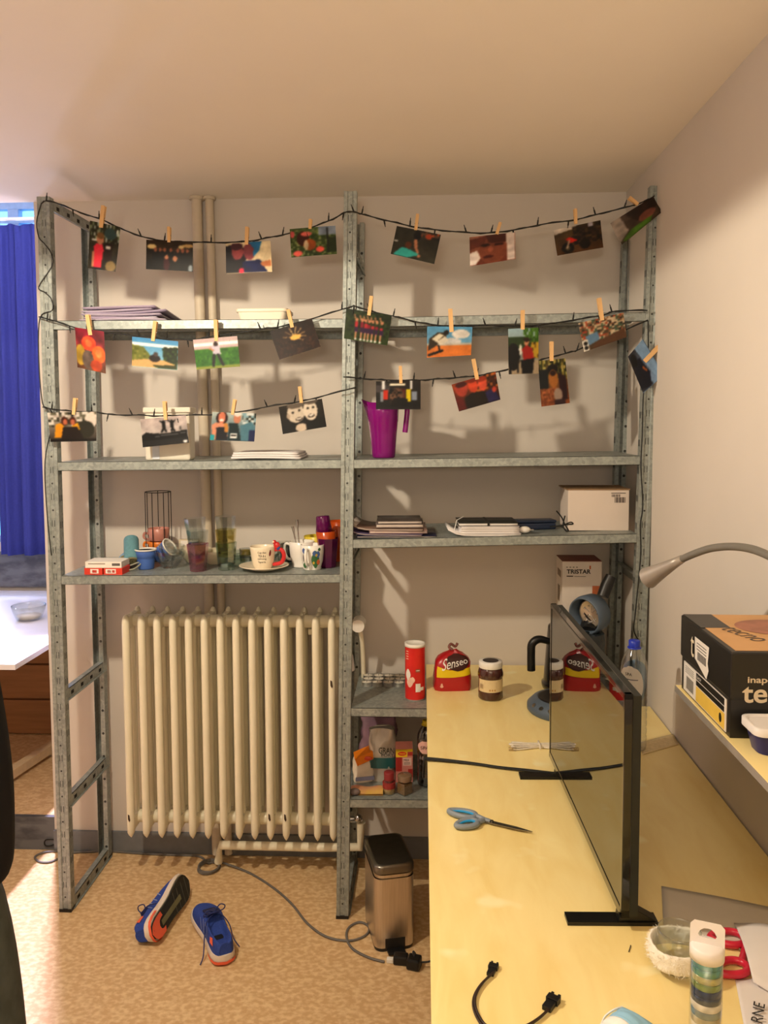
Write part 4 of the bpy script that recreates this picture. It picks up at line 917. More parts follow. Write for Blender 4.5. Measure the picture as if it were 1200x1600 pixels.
teacup()
# black pot with wire handles, mugs
z = ZC(.8)
t = thing('black_pan', 'small black pan with chrome handle behind the mugs', 'pan', (.80, -.13, z))
b = MB(); b.lathe([(.001, 0), (.052, 0), (.055, .006), (.055, .062), (.053, .062), (.052, .006), (.001, .005)], (.80, -.13, z), n=32); b.build('pan_body', mat('black_enamel', (24, 30, 32), .3), t)
b = MB()
for dz in (.0, .009): b.tube([(.80, -.182, z+.060+dz), (.80, -.215, z+.064+dz), (.81, -.225, z+.064+dz), (.845, -.222, z+.064+dz), (.845, -.172, z+.060+dz)], .0022, n=6)
b.build('handle', CHROME, t)
def mug(label, cx, cy, z, r, h, m, ha, group=None):
    t = thing('mug', label, 'mug', (cx, cy, z))
    b = MB(); b.lathe([(.001, 0), (r*.74, 0), (r*.78, .003), (r*.74, .008), (r*.9, h*.35), (r*.98, h*.7), (r, h), (r-.0015, h+.001), (r-.004, h-.001), (r*.85-.003, h*.35), (r*.7, .012), (.001, .01)], (cx, cy, z), n=40); b.build('mug_body', m, t)
    b = MB(); P = smooth_path([(r*.97, 0, h*.84), (r+.02, 0, h*.86), (r+.024, 0, h*.55), (r+.012, 0, h*.28), (r*.88, 0, h*.26)], 5)
    R_ = T((cx, cy, z), ha); b.tube([R_ @ Vector(p) for p in P], .0052, n=10); b.build('handle', m, t)
    return t
MW = mat('white_porcelain', (236, 232, 224), .2, var=.03, coat=.3)
mug('plain white mug holding spoons behind the painted mug', .848, -.268, ZC(.85), .046, .092, MW, PI*.9)
for k, (dx, rz, L) in enumerate(((-.012, .12, .155), (-.022, -.05, .13))):
    t = thing('spoon', ('long steel spoon standing in the white mug', 'shorter steel spoon leaning in the white mug')[k], 'spoon', (.848+dx, -.268, ZC(.85)+.012))
    p0 = Vector((.848+dx*.3, -.268, ZC(.85)+.0135)); p1 = Vector((.848+dx*1.6, -.255, ZC(.85)+.0135+L))
    b = MB(); b.tube([p0, p0*.5+p1*.5, p0*.2+p1*.8, p1], [.0022, .002, .003, .0055], n=8); b.build('handle', CHROME, t)
    b = MB(); b.ball(p0+Vector((0, 0, .008)), .009, .004, .011); b.build('bowl', CHROME, t)
t = mug('white mug painted with a green and blue floral pattern, in front', .893, -.322, ZC(.89), .0425, .088, MW, -PI*.57)
def mugspot(a, zz, w, h_, m, nm):
    cx, cy, z0 = .893, -.322, ZC(.89); rows = []
    for i in range(7):
        f = i/6; zq = zz+h_*(f-.5); ww = w*math.sin(PI*(f*.9+.05)); fr = zq/.088
        rr = .0425*(.86+.14*min(fr, 1)**.7)+.0012
        rows.append([(cx+rr*math.cos(a+ww*k/rr/3), cy+rr*math.sin(a+ww*k/rr/3), z0+zq) for k in range(-3, 4)])
    b = MB(); b.strip(rows); b.build(nm, m, t)
dM = math.atan2(CAM[1]+.322, CAM[0]-.893)
GP = mat('green_paint', (58, 104, 62), .35); BP = mat('blue_paint', (70, 98, 160), .35); YP = mat('yellow_paint', (206, 170, 60), .35); OP = mat('orange_paint', (196, 96, 50), .35)
for a, zz, w, h_, m, nm in ((.28, .040, .015, .062, GP, 'painted_leaf'), (.20, .062, .008, .02, BP, 'painted_flower'), (.5, .058, .008, .024, BP, 'painted_flower'), (.36, .055, .005, .011, YP, 'painted_dot'), (.55, .03, .007, .02, OP, 'painted_flower'), (.12, .028, .004, .01, YP, 'painted_dot'), (.62, .075, .006, .012, GP, 'painted_leaf'), (-.78, .070, .008, .02, BP, 'painted_flower'), (-.72, .018, .008, .02, GP, 'painted_leaf'), (-.86, .045, .003, .03, mat('grey_paint', (110, 110, 110), .4), 'painted_letter')):
    mugspot(dM+a, zz, w, h_, m, nm)
b = MB(); b.lathe([(.001, 0), (.030, 0), (.046, .10), (.0445, .101), (.028, .005), (.001, .005)], (.890, -.19, ZC(.9)), n=28)
tag(b.build('yellow_beaker', mat('yellow_ceramic', (230, 204, 60), .35)), 'tall yellow plastic beaker behind the two mugs', 'beaker')
# violet and orange plastic tumblers at the right end
VP = mat('violet_tumbler', (120, 18, 100), .18, var=.1, trans=.45); OR = mat('orange_tumbler', (226, 92, 28), .2, var=.08, trans=.4); DV = mat('dark_violet_tumbler', (92, 12, 72), .2, var=.1, trans=.4)
c = (.945, -.285); z = ZC(.95)
tumbler('dark violet plastic tumbler at the bottom of the stack by the middle upright', c[0], c[1], z, .030, .040, .105, DV, 9)
tumbler('orange plastic tumbler in the middle of the stack by the middle upright', c[0]-.003, c[1], z+.05, .029, .037, .08, OR, 18, Matrix.Rotation(-.04, 4, 'Y'))
tumbler('violet plastic tumbler upside down on top of the stack by the middle upright', c[0]-.018, c[1], z+.185, .024, .030, .057, VP, 18, Matrix.Rotation(-.08, 4, 'Y') @ Matrix.Rotation(PI, 4, 'X'))
tumbler('orange plastic tumbler standing behind the violet stack', .972, -.15, ZC(.97), .032, .042, .15, OR, 20)

# ------------------------------------------------------------------ right bay, paper shelf
ZR = lambda x: zsh('CR', x)
def book(name, label, cx, cy, z, w, d, h, rz, cov, pag, bend=0.0, group=None, cat='magazine', band=None):
    t = thing(name, label, cat, (cx, cy, z), group); M_ = T((cx, cy, z), rz)
    def slab(z0, th, ins, m, nm):
        b = MB(); rows = []
        for v in (0, 1):
            rows.append([M_ @ Vector(((w-2*ins)*(u-.5), (d-2*ins)*(v-.5), z0+th/2+bend*((.5-u)*2)**5*(1 if u < .5 else 0))) for u in np.linspace(0, 1, 10)])
        b.strip(rows); return b.build(nm, m, t, solid=th)
    c = min(.0012, h*.2)
    slab(0, c, 0, cov, 'back_cover'); slab(c*1.05, h-2.2*c, .0025, pag, 'pages'); slab(h-c, c, 0, cov, 'front_cover')
    if band:
        b = MB(); b.box(-w*.5+w*band, -d/2-.001, -.0003+.0005, -w*.5+w*band+.008, d/2+.001, h+.0012, T=M_); b.build('elastic_band', CORD, t)
    return t
PG = mat('page_edges', (214, 200, 190), .8, var=.15, scale=150, stretch=(.2, .2, 4))
cv = [mat('cover_violet', (88, 76, 110), .4, var=.25, scale=9), mat('cover_navy', (44, 46, 70), .4, var=.2, scale=9), mat('cover_grey', (126, 112, 108), .4, var=.3, scale=9), mat('cover_pink', (196, 164, 156), .4, var=.2, scale=9), mat('cover_brown', (116, 92, 80), .4, var=.3, scale=10), mat('cover_dark', (74, 66, 62), .4, var=.4, scale=14)]
zz = ZR(1.17)
for k, (cx, w, d, h, c, rz, lab, bend) in enumerate(((1.195, .275, .20, .006, 1, .02, 'dark navy magazine at the bottom of the pile beside the middle upright', 0), (1.165, .25, .20, .006, 0, -.06, 'violet magazine second from the bottom of the pile by the middle upright', .014), (1.2, .20, .19, .008, 3, .03, 'pink edged magazine third from the bottom of the pile', 0), (1.165, .255, .19, .007, 4, -.04, 'curled brown magazine in the middle of the pile', .022), (1.205, .165, .18, .012, 2, .03, 'thick white edged magazine near the top of the pile', 0), (1.203, .155, .17, .010, 5, .06, 'dark magazine on top of the pile beside the middle upright', 0))):
    book('magazine', lab, cx, -.31, zz, w, d, h, rz, cv[c], PG, bend, 'magazines piled beside the middle upright'); zz += h+.0006+bend*.12
zz = ZR(1.48); NB = mat('white_pages', (232, 226, 220), .8, var=.08, scale=160, stretch=(.2, .2, 5)); BC = mat('black_cover', (40, 40, 36), .5, var=.1)
book('notebook', 'open white paper notebook at the bottom of the notebook pile', 1.495, -.315, zz, .25, .19, .008, .04, PAPER, NB, .02, None, 'notebook'); zz += .009
for k, (w, lab) in enumerate(((.205, 'white edged exercise book second from the bottom of the notebook pile'), (.2, 'white edged exercise book third from the bottom of the notebook pile'), (.2, 'white edged exercise book just under the black notebook'))):
    book('exercise_book', lab, 1.515, -.32, zz, w, .165, .0072, .02*k, PAPER, NB, 0, 'white exercise books under the black notebook', 'notebook'); zz += .0078
book('notebook', 'black notebook with an elastic band on top of the notebook pile', 1.51, -.315, zz, .205, .165, .011, .03, BC, NB, 0, None, 'notebook', band=.48)
b = MB(); b.tube([(1.395, -.37, ZR(1.4)+.012), (1.405, -.36, ZR(1.4)+.05), (1.43, -.32, ZR(1.4)+.058)], .0016, n=5); tag(b.build('wire_ring', WINK), 'thin pale wire standing up at the left of the notebook pile', 'wire')
# long dark blue case, bow of cable, plug
z = ZR(1.7)
t = thing('spectacle_case', 'long dark blue case lying between the notebooks and the white box', 'case', (1.68, -.26, z)); M_ = T((1.684, -.255, z), .16)
b = MB(); b.box(-.075, -.03, 0, .075, .03, .024, T=M_); b.build('case_body', mat('dark_blue_vinyl', (30, 42, 66), .35), t, bevel=.006)
b = MB(); b.box(-.076, -.031, .0245, .076, .031, .034, T=M_); b.build('lid', mat('dark_blue_vinyl', (30, 42, 66), .35), t, bevel=.004)
b = MB()
c0 = Vector((1.782, -.335, z+.022))
for pts in (((-.03, .0, .052), (-.012, 0, .03), (0, 0, .004), (.012, -.0, -.016), (.004, -.01, -.019), (-.006, 0, .0), (.0, 0, .035)), ((0, 0, .004), (.02, .0, .012), (.028, 0, .006), (.01, 0, .004), (-.02, .02, -.004), (-.045, .04, -.009))):
    b.tube(smooth_path([c0+Vector(p) for p in pts], 5), .0024, n=6)
tag(b.build('cable_bow', CORD, origin=(c0.x, c0.y, z)), 'stiff black cable twisted into a bow in front of the white box', 'cable')
t = thing('wall_plug', 'white wall plug with a short lead lying before the dark blue case', 'plug', (1.632, -.375, z))
b = MB(); b.ball((1.638, -.372, z+.0125), .021, .014, .012); b.build('plug_body', WHITEP, t)
for dy in (-.006, .006):
    b = MB(); b.cyl((1.655, -.375+dy, z+.013), (1.668, -.378+dy, z+.013), .002, n=8); b.build('pin', CHROME, t)
b = MB(); b.tube([(1.62, -.374, z+.011), (1.60, -.375, z+.007), (1.58, -.385, z+.004)], .0032, n=8); b.build('lead', WHITEP, t)
# white box with printed corner
x0, x1 = 1.792, 1.992; z = ZR(1.9); y0, y1 = -.335, -.17
x1 = upx(2, 1.4)-.029
t = thing('white_box', 'white cardboard box with a barcode corner at the right end of the paper shelf', 'box', ((x0+x1)/2, y0, z))
M_ = T((0, 0, 0)); b = MB(); b.box(x0, y0, z, x1, y1, z+.142); b.build('carton', mat('white_carton', (222, 208, 196), .7, var=.04, scale=8), t, bevel=.0015)
b = MB(); b.box(x0-.006, y0-.003, z+.1425, x1+.002, y1+.004, z+.146); b.build('lid_flap', mat('brown_carton', (150, 118, 84), .7, var=.1), t)
b = MB()
xr = x1-.012
b.box(xr-.05, y0-.0006, z+.130, xr, y0-.0001, z+.1325)
for k in range(6): b.box(xr-.048+k*.005, y0-.0006, z+.118, xr-.0455+k*.005+.001*(k % 2), y0-.0001, z+.127)
for k in range(11): b.box(xr-.038+k*.0034, y0-.0006, z+.098, xr-.0365+k*.0034+.0008*(k % 3), y0-.0001, z+.117)
b.build('barcode_print', mat('box_print', (84, 74, 70), .7), t)

# ------------------------------------------------------------------ lower right shelves
zD = .7674
def tealights():
    n = 0; gl = mat('aluminium_cup', (196, 192, 184), .28, .9, var=.1); wx = mat('white_wax', (232, 224, 208), .5, var=.04)
    proto = None
    for r in range(3):
        for c in range(5 if r < 2 else 4):
            x = 1.075+c*.0405+(.004 if r % 2 else 0); y = -.185+r*.041
            if proto is None:
                t = thing('tealight', '', 'candle', (x, y, zD)); proto = t
                b = MB(); b.lathe([(.001, 0), (.0185, 0), (.0192, .002), (.0192, .0165), (.0197, .017), (.0188, .017), (.018, .014), (.001, .0135)], (x, y, zD), n=20); b.build('metal_cup', gl, t)
                b = MB(); b.cyl((x, y, zD+.0135), (x, y, zD+.0148), .0178, n=20); b.build('wax', wx, t)
                b = MB(); b.cyl((x, y, zD+.0148), (x+.001, y, zD+.022), .0008, n=6); b.build('wick', CORD, t)
            else:
                t = proto.copy(); COL.objects.link(t); t.location = (x, y, zD)
                for ch in proto.children:
                    q = ch.copy(); COL.objects.link(q); q.parent = t
            t['label'] = 'tealight candle in a metal cup wrapped with others in clear film by the red can'
            t['category'] = 'candle'; t['group'] = 'tealights wrapped in clear film'
    b = MB()
    rows = []
    for v in np.linspace(0, 1, 9):
        row = []
        for u in np.linspace(0, 1, 16):
            x = 1.05+.215*u; y = -.21+.135*v
            e = min(u, 1-u, v, 1-v); zz = .002+.024*min(1, e*9)+.0022*math.sin(u*31+v*17)*min(1, e*8)
            row.append((x+.003*math.sin(v*13), y+.003*math.sin(u*19), zD+zz))
        rows.append(row)
    b.strip(rows)
    m = bpy.data.materials.new('cling_film'); m.use_nodes = True; nt = m.node_tree; bs = nt.nodes['Principled BSDF']; bs.inputs['Roughness'].default_value = .12
    nz = nt.nodes.new('ShaderNodeTexNoise'); nz.inputs['Scale'].default_value = 60; mr = nt.nodes.new('ShaderNodeMapRange'); mr.inputs[3].default_value = .0; mr.inputs[4].default_value = .14
    nt.links.new(nz.outputs[0], mr.inputs[0]); nt.links.new(mr.outputs[0], bs.inputs['Alpha']); bs.inputs['Base Color'].default_value = (.9, .9, .9, 1)
    tag(b.build('clear_film', m), 'crumpled clear film stretched over the tealights', 'wrapper')
tealights()
def can():
    c = (1.2585, -.315, zD); h = .206; r = .0365
    t = thing('crisp_can', 'tall red cardboard can with white lid on the grey shelf beside the desk', 'can', c)
    RC = mat('red_can_print', (216, 40, 34), .35, rgb2=(196, 30, 26), scale=14)
    b = MB(); b.cyl((c[0], c[1], c[2]+.004), (c[0], c[1], c[2]+h-.012), r-.0008, n=40); b.build('can_body', RC, t)
    b = MB(); b.lathe([(.001, h-.008), (r*.72, h-.008), (r*.80, h-.003), (r+.0006, h-.002), (r+.0006, h-.014), (r-.001, h-.0145)][::-1], c, n=40); b.build('lid', WHITEP, t)
    b = MB(); b.cyl(c, (c[0], c[1], c[2]+.005), r, n=40); b.build('base_rim', mat('tin_rim', (190, 186, 180), .3, .8), t)
    a0 = math.atan2(CAM[1]-c[1], CAM[0]-c[0])
    def patch(a, z0, w, hh, m, nm, k=0):
        rows = []
        for f in np.linspace(0, 1, 7):
            zz = z0+hh*f; ww = w*(1 if k == 0 else math.sin(PI*(.08+.84*f)))
            rows.append([(c[0]+(r+.0003)*math.cos(a+ww*q/r), c[1]+(r+.0003)*math.sin(a+ww*q/r), c[2]+zz) for q in np.linspace(-.5, .5, 7)])
        b = MB(); b.strip(rows); b.build(nm, m, t)
    CRM = mat('pale_print', (238, 196, 176), .4); BRW = mat('brown_print', (150, 80, 56), .45)
    patch(a0+.62, .038, .024, .012, WINK, 'barcode_label'); patch(a0+.3, .034, .018, .03, WINK, 'barcode_label')
    patch(a0-.75, .075, .022, .040, WINK, 'pale_figure', 1); patch(a0-.55, .05, .026, .036, CRM, 'pale_swirl', 1); patch(a0-.25, .066, .018, .022, CRM, 'pale_swirl', 1)
    patch(a0+.28, .105, .016, .012, BRW, 'brown_label'); patch(a0+.28, .110, .014, .003, WINK, 'white_line')
    for k in range(4): patch(a0-.85, .15+k*.009, .012, .003, CRM, 'white_line')
can()

# lower food shelf
ZE = lambda x: zsh('E', x)
def bag(name, label, cx, cy, z, w, d, h, rz, m, cat='bag', pinch=.25, wob=.006, seed=0, origin=None):
    rs = random.Random(seed); t = thing(name, label, cat, (cx, cy, z)); M_ = T((cx, cy, z), rz)
    n = 24; rows = []
    ph_ = [rs.uniform(0, 6) for _ in range(6)]
    for i in range(13):
        v = i/12; prof = (1-.12*(1-v)**4*1.2) if v < .6 else 1
        ky = 1.0 if v < .55 else max(1-(v-.55)/.45*(1-pinch), pinch)
        kx = 1.0 if v < .8 else 1.0-.06*(v-.8)/.2
        row = []
        for k in range(n):
            a = 2*PI*k/n; e = .55
            x = w/2*kx*math.copysign(abs(math.cos(a))**e, math.cos(a)); y = d/2*ky*math.copysign(abs(math.sin(a))**e, math.sin(a))
            wv = wob*(math.sin(3*a+v*7+ph_[0])+.7*math.sin(5*a-v*11+ph_[1]))*.5*(0.3 if v < .05 else 1)
            row.append(M_ @ Vector((x+wv*math.cos(a), y+wv*math.sin(a), v*h+(wob*.6*math.sin(2*a+ph_[2]) if v > .3 else 0))))
        rows.append(row)
    b = MB(); b.loft(rows, 0, True); b.build('bag_body', m, t)
    return t, M_
FLOUR = mat('white_bag_print', (228, 216, 196), .5, var=.12, scale=22); ORG_ = mat('orange_bag_print', (236, 130, 24), .4, var=.15, scale=30)
t, M_ = bag('flour_bag', 'white and orange food packet beside the middle upright on the food shelf', 1.066, -.262, ZE(1.06), .075, .055, .085, .25, FLOUR, 'packet', .8, .004, 3)
b = MB(); b.prism([(-.036, -.032), (.036, -.032), (.042, .028), (-.03, .03)], 0, .028, T=M_ @ T((0.006, 0, .078), 0, 0, -.35)); b.build('folded_top', ORG_, t, bevel=.006)
b = MB(); b.box(-.034, -.0302, .008, .036, -.0275, .022, T=M_); b.build('blue_band', mat('blue_grey_print', (150, 154, 190), .4), t)
b = MB(); b.ball(M_ @ Vector((.012, -.034, .092)), .016, .003, .008); b.build('red_logo', mat('red_print', (206, 70, 40), .4), t)
GB = mat('silver_bag_film', (190, 182, 170), .22, .35, var=.2, scale=16); TG = mat('teal_print', (36, 84, 84), .35, var=.06)
t, M_ = bag('grain_bag', 'tall silver and dark green food bag in the middle of the food shelf', 1.137, -.245, ZE(1.13), .098, .075, .19, .0, GB, 'bag', .55, .007, 5)
def bagband(M_, w, d, z0, z1, m, nm, t, infl=.0035):
    n = 30; rows = []
    for zz in (z0, z1):
        rows.append([M_ @ Vector((((w/2+infl)*math.copysign(abs(math.cos(a))**.55, math.cos(a))), ((d/2+infl)*math.copysign(abs(math.sin(a))**.55, math.sin(a))), zz)) for a in np.linspace(PI*1.02, PI*1.98, n)])
    b = MB(); b.strip(rows); b.build(nm, m, t)
bagband(M_, .098, .075, .052, .092, TG, 'green_band', t, .0045)
text('GRAN', M_ @ Vector((.016, -.0425, .120)), (1, 0, 0), (0, 0, 1), .022, mat('green_black_print', (34, 44, 38), .4), t, width=.056)
text('PORT', M_ @ Vector((.02, -.0425, .103)), (1, 0, 0), (0, 0, 1), .011, mat('green_black_print', (34, 44, 38), .4), t, width=.045)
t, M_ = bag('purple_bag', 'crumpled purple and clear plastic bag at the back of the food shelf', 1.115, -.14, ZE(1.11), .13, .07, .20, .1, mat('purple_film', (176, 140, 160), .2, var=.3, scale=14, trans=.35), 'bag', .4, .014, 9)
# soup carton
def carton():
    cx, cy, z = 1.2165, -.262, ZE(1.21); w, d, h = .062, .045, .145
    t = thing('soup_carton', 'yellow and red food carton with an oval logo on the food shelf', 'carton', (cx, cy, z)); M_ = T((cx, cy, z), .08)
    b = MB(); b.box(-w/2, -d/2, 0, w/2, d/2, h-.02, T=M_); b.prism([(-w/2, -d/2), (w/2, -d/2), (w/2, d/2), (-w/2, d/2)], h-.02, h-.0195, T=M_)
    b.loft([[M_ @ Vector(p) for p in ((-w/2, -d/2, h-.02), (w/2, -d/2, h-.02), (w/2, d/2, h-.02), (-w/2, d/2, h-.02))], [M_ @ Vector(p) for p in ((-w/2, -.001, h), (w/2, -.001, h), (w/2, .001, h), (-w/2, .001, h))]], 0, True, False)
    b.build('carton_body', mat('pink_card', (206, 130, 118), .4, var=.12, scale=26), t)
    YE = mat('yellow_card', (238, 196, 40), .4, var=.04); RE = mat('dark_red_print', (176, 50, 44), .4, var=.25, scale=50)
    b = MB(); b.box(-w/2, -d/2-.0008, h-.05, w*.18, -d/2-.0001, h-.0205, T=M_); b.box(-w/2, -d/2-.0008, h-.03, w/2, -d/2-.0001, h-.0205, T=M_); b.build('yellow_panel', YE, t)
    b = MB(); b.box(-w/2, -d/2-.0008, .042, -w*.14, -d/2-.0001, h-.051, T=M_); b.box(w*.2, -d/2-.0008, h-.045, w/2, -d/2-.0001, h-.031, T=M_); b.box(w*.22, -d/2-.0008, .02, w/2, -d/2-.0001, .05, T=M_); b.build('tomato_print', RE, t)
    b = MB(); b.box(-w*.08, -d/2-.0009, h-.082, w*.42, -d/2-.0001, h-.053, T=M_); b.build('pale_panel', mat('pale_pink', (226, 190, 176), .4), t)
    b = MB(); b.add([M_ @ Vector((-.008+.016*math.cos(a), -d/2-.0013, h-.037+.0075*math.sin(a))) for a in np.linspace(0, 2*PI, 25)[:-1]], [tuple(range(24))]); b.build('oval_logo', mat('logo_red', (214, 40, 24), .4), t)
    text('MAGGI', M_ @ Vector((-.008, -d/2-.0015, h-.037)), (1, .08, 0), (0, 0, 1), .0055, mat('logo_yellow', (250, 216, 60), .4), t, width=.022)
    text('MILK', M_ @ Vector((.008, -d/2-.0012, h-.061)), (1, .08, 0), (0, 0, 1), .0085, INK, t, width=.02)
    b = MB()
    for k in range(2): b.box(-w*.02, -d/2-.0013, h-.072-.005*k, w*.34, -d/2-.0008, h-.0705-.005*k, T=M_)
    b.build('small_print', INK, t)
carton()
def spice(label, cx, cy, z, r, h, capm, gl, fill, sides, caph, fillm):
    t = thing('spice_jar', label, 'jar', (cx, cy, z))
    b = MB(); b.lathe([(.001, 0), (r*.95, 0), (r, .003), (r, h*.72), (r*.72, h*.86), (r*.7, h)], (cx, cy, z), n=sides, smooth=sides > 8); b.build('glass', gl, t)
    b = MB(); b.lathe([(.001, .002), (r*.86, .002), (r*.86, fill), (.001, fill)], (cx, cy, z), n=sides, smooth=sides > 8); b.build('contents', fillm, t)
    b = MB(); b.lathe([(r*.80, h-.002), (r*.82, h+caph-.002), (r*.76, h+caph), (.001, h+caph)], (cx, cy, z), n=28); b.build('cap', capm, t)
    return t
MAR = mat('maroon_cap', (140, 44, 46), .4); SP1 = mat('beige_spice', (196, 164, 104), .8, var=.2, scale=200); SP2 = mat('brown_spice', (136, 104, 66), .8, var=.2, scale=200)
t = spice('round spice jar with a maroon cap at the front of the food shelf', 1.166, -.372, ZE(1.16), .0225, .052, MAR, GLASS, .03, 28, .026, SP1)
b = MB(); b.lathe([(.0232, .022), (.0232, .042)], (1.166, -.372, ZE(1.16)), n=28); b.build('label', mat('maroon_label', (150, 46, 44), .5), t)
spice('square glass spice jar turned corner forward at the front of the food shelf', 1.222, -.372, ZE(1.22), .031, .05, mat('clear_cap', (170, 140, 110), .2, trans=.5), GLASS, .040, 4, .018, SP2)
# flat packet lying down
t = thing('noodle_packet', 'yellow and pink packet lying flat beside the maroon capped jar', 'packet', (1.085, -.365, ZE(1.08)))
b = MB(); rows = []
for v in np.linspace(0, 1, 6):
    rows.append([(1.03+.115*u, -.395+.06*v, ZE(1.08)+.004+.02*math.sin(PI*min(max(v*.9+.05, 0), 1))*(.8+.2*math.sin(u*9))) for u in np.linspace(0, 1, 12)])
b.strip(rows); b.strip([[(x, y, ZE(1.08)+.001) for x, y, _ in r] for r in rows]); b.build('wrapper', mat('yellow_pink_film', (206, 166, 84), .3, rgb2=(196, 130, 110), scale=18), t)
b = MB(); b.ball((1.045, -.392, ZE(1.05)+.013), .02, .012, .0125); tag(b.build('garlic_bulb', mat('grey_skin', (120, 104, 100), .6, var=.2)), 'dark round vegetable at the front left corner of the food shelf', 'vegetable')
def pet(label, cx, cy, z, r, h, capm, liquid, neck=.014):
    t = thing('water_bottle', label, 'bottle', (cx, cy, z))
    prof = [(.001, .004), (r*.6, .0), (r*.96, .006), (r, .014)]
    zz = .02
    while zz < h*.5:
        prof += [(r, zz), (r*.955, zz+.007), (r, zz+.014)]; zz += .022
    prof += [(r, h*.56), (r, h*.74), (r*.93, h*.80), (r*.7, h*.87), (neck*1.1, h*.925), (neck, h*.94), (neck, h*.955)]
    b = MB(); b.lathe(prof, (cx, cy, z), n=32); b.build('bottle_body', liquid, t)
    b = MB(); b.lathe([(neck*1.2, h*.945), (neck*1.22, h*.995), (neck*1.05, h), (.001, h)], (cx, cy, z), n=24); b.lathe([(neck*1.45, h*.928), (neck*1.45, h*.938), (neck, h*.94)], (cx, cy, z), n=24); b.build('cap', capm, t)
    return t
t = pet('dark bottle with a yellow cap half hidden behind the desk edge on the food shelf', 1.3015, -.30, ZE(1.3), .036, .24, mat('yellow_cap', (232, 206, 30), .4), mat_glass('smoky_plastic', (120, 110, 104), .06))
a0 = math.atan2(CAM[1]+.30, CAM[0]-1.3015)-.25
rows = [[(1.3015+.0366*math.cos(a0+q*.85*math.sin(PI*(.1+.8*f))), -.30+.0366*math.sin(a0+q*.85*math.sin(PI*(.1+.8*f))), ZE(1.3)+.128+.045*f) for q in np.linspace(-1, 1, 9)] for f in np.linspace(0, 1, 9)]
b = MB(); b.strip(rows); b.build('label', mat('pink_label', (226, 176, 164), .5), t)
text('SPA', (1.293, -.3372, ZE(1.3)+.151), (1, 0, 0), (0, 0, 1), .012, INK, t, width=.03)

# ------------------------------------------------------------------ things on the desk
def coffee_bag():
    cx, cy, z = 1.392, -.292, ZD; t = thing('coffee_bag', 'red bag of coffee pods with a yellow band on the desk', 'bag', (cx, cy, z)); M_ = T((cx, cy, z), .07)
    w, d, h = .132, .085, .125
    RB = mat('red_foil', (176, 22, 30), .28, var=.12, scale=10, coat=.2); DB = mat('dark_brown_foil', (58, 22, 20), .3, var=.1)
    rows = []; n = 28
    for v, kx, ky in ((0, .98, .98), (.06, 1.02, 1.02), (.35, 1.0, 1.0), (.62, .98, .95), (.8, .94, .84), (.92, .80, .62), (1.0, .58, .42), (1.06, .3, .24), (1.12, .12, .12)):
        rows.append([M_ @ Vector((w/2*kx*math.copysign(abs(math.cos(a))**.42, math.cos(a))+.012*max(0, v-.6)+.002*math.sin(5*a+v*9), d/2*ky*math.copysign(abs(math.sin(a))**.42, math.sin(a))+.0015*math.sin(4*a+v*14), v*h+.002*math.sin(3*a+v*5)*(v > .1))) for a in [2*PI*(k+.5)/n for k in range(n)]])
    b = MB(); b.loft(rows, 0, True); b.build('bag_body', RB, t)
    def front(u, v):     # point on the front face, u across -1..1, v up 0..1.1
        ky = np.interp(v, [0, .06, .35, .62, .8, .92, 1.0, 1.1], [.98, 1.02, 1, .95, .84, .62, .42, .16]); kx = np.interp(v, [0, .06, .35, .62, .8, .92, 1, 1.1], [.98, 1.02, 1, .98, .94, .80, .58, .16])
        s = min(abs(u), .985); yy = (1-s**(2/.42))**(.42/2)
        return M_ @ Vector((w/2*kx*u+.012*max(0, v-.6), -d/2*ky*yy-.0028, v*h))
    YB_ = mat('yellow_print', (228, 196, 24), .35, var=.05)
    b = MB(); rows = []
    for f in np.linspace(0, 1, 8):
        rows.append([front(u, (.40 if u < -.3 else .40+.05*(u+.3)**2)+f*(.21 if u > -.2 else .21+.10*(-.2-u)/.7)) for u in np.linspace(-.9, .93, 22)])
    b.strip(rows); b.build('yellow_band', YB_, t)
    b = MB(); rows = []
    for f in np.linspace(0, 1, 14):
        v = .58+.46*f; wv = .74*math.sqrt(max(0, 1-(1-f*1.05)**2)) if f < .9 else .56*max(.3, 1-(f-.9)*4)
        rows.append([front(.24+wv*q, v)+Vector((0, -.0012, 0)) for q in np.linspace(-1, 1, 12)])
    b.strip(rows); b.build('dark_disc', DB, t)
    b = MB(); b.add([front(-.62+.10*math.cos(a)*(1 if math.sin(a) < 0 else .6), .17+.065*math.sin(a)) for a in np.linspace(0, 2*PI, 17)[:-1]], [tuple(range(16))]); b.build('pale_drop', mat('pale_drop', (222, 170, 150), .4), t)
    o = text('Senseo', (0, 0, 0), (1, 0, 0), (0, 1, 0), .028, WINK, t, width=.095)
    og = ORG[t.name]
    for v in o.data.vertices:
        px, py = v.co.x+og.x, v.co.y+og.y; k = 1.5-(px+.0475)/.095*.95
        u = .10+px/(w/2)*1.02; vv = .82+.12*(px/.0475)*.5+py*k/h*1.0
        v.co = front(max(min(u, .96), -.9), min(max(vv, .5), 1.05))+Vector((0, -.0034, 0))-og
    b = MB()
    sd = lambda f, v: M_ @ Vector((-w/2*np.interp(v, [0, .06, .35, .62, .8], [.98, 1.02, 1, .93, .84])-.0012, d*(f-.5)*.86, v*h))
    for k in range(7):
        v = .08+k*.075; b.quad(sd(.2, v), sd(.2, v+.028), sd(.85-.1*(k % 3), v+.028), sd(.85-.1*(k % 3), v))
    b.build('side_print', mat('pink_print', (206, 96, 96), .4), t)
    b = MB(); b.tube(smooth_path([M_ @ Vector(p) for p in ((.0, -.01, .142), (-.012, -.006, .150), (-.004, 0, .160), (.012, .004, .150), (.02, .006, .162))]), .005, n=7); b.build('tied_top', mat('clear_red_film', (150, 90, 84), .15, trans=.4), t)
coffee_bag()
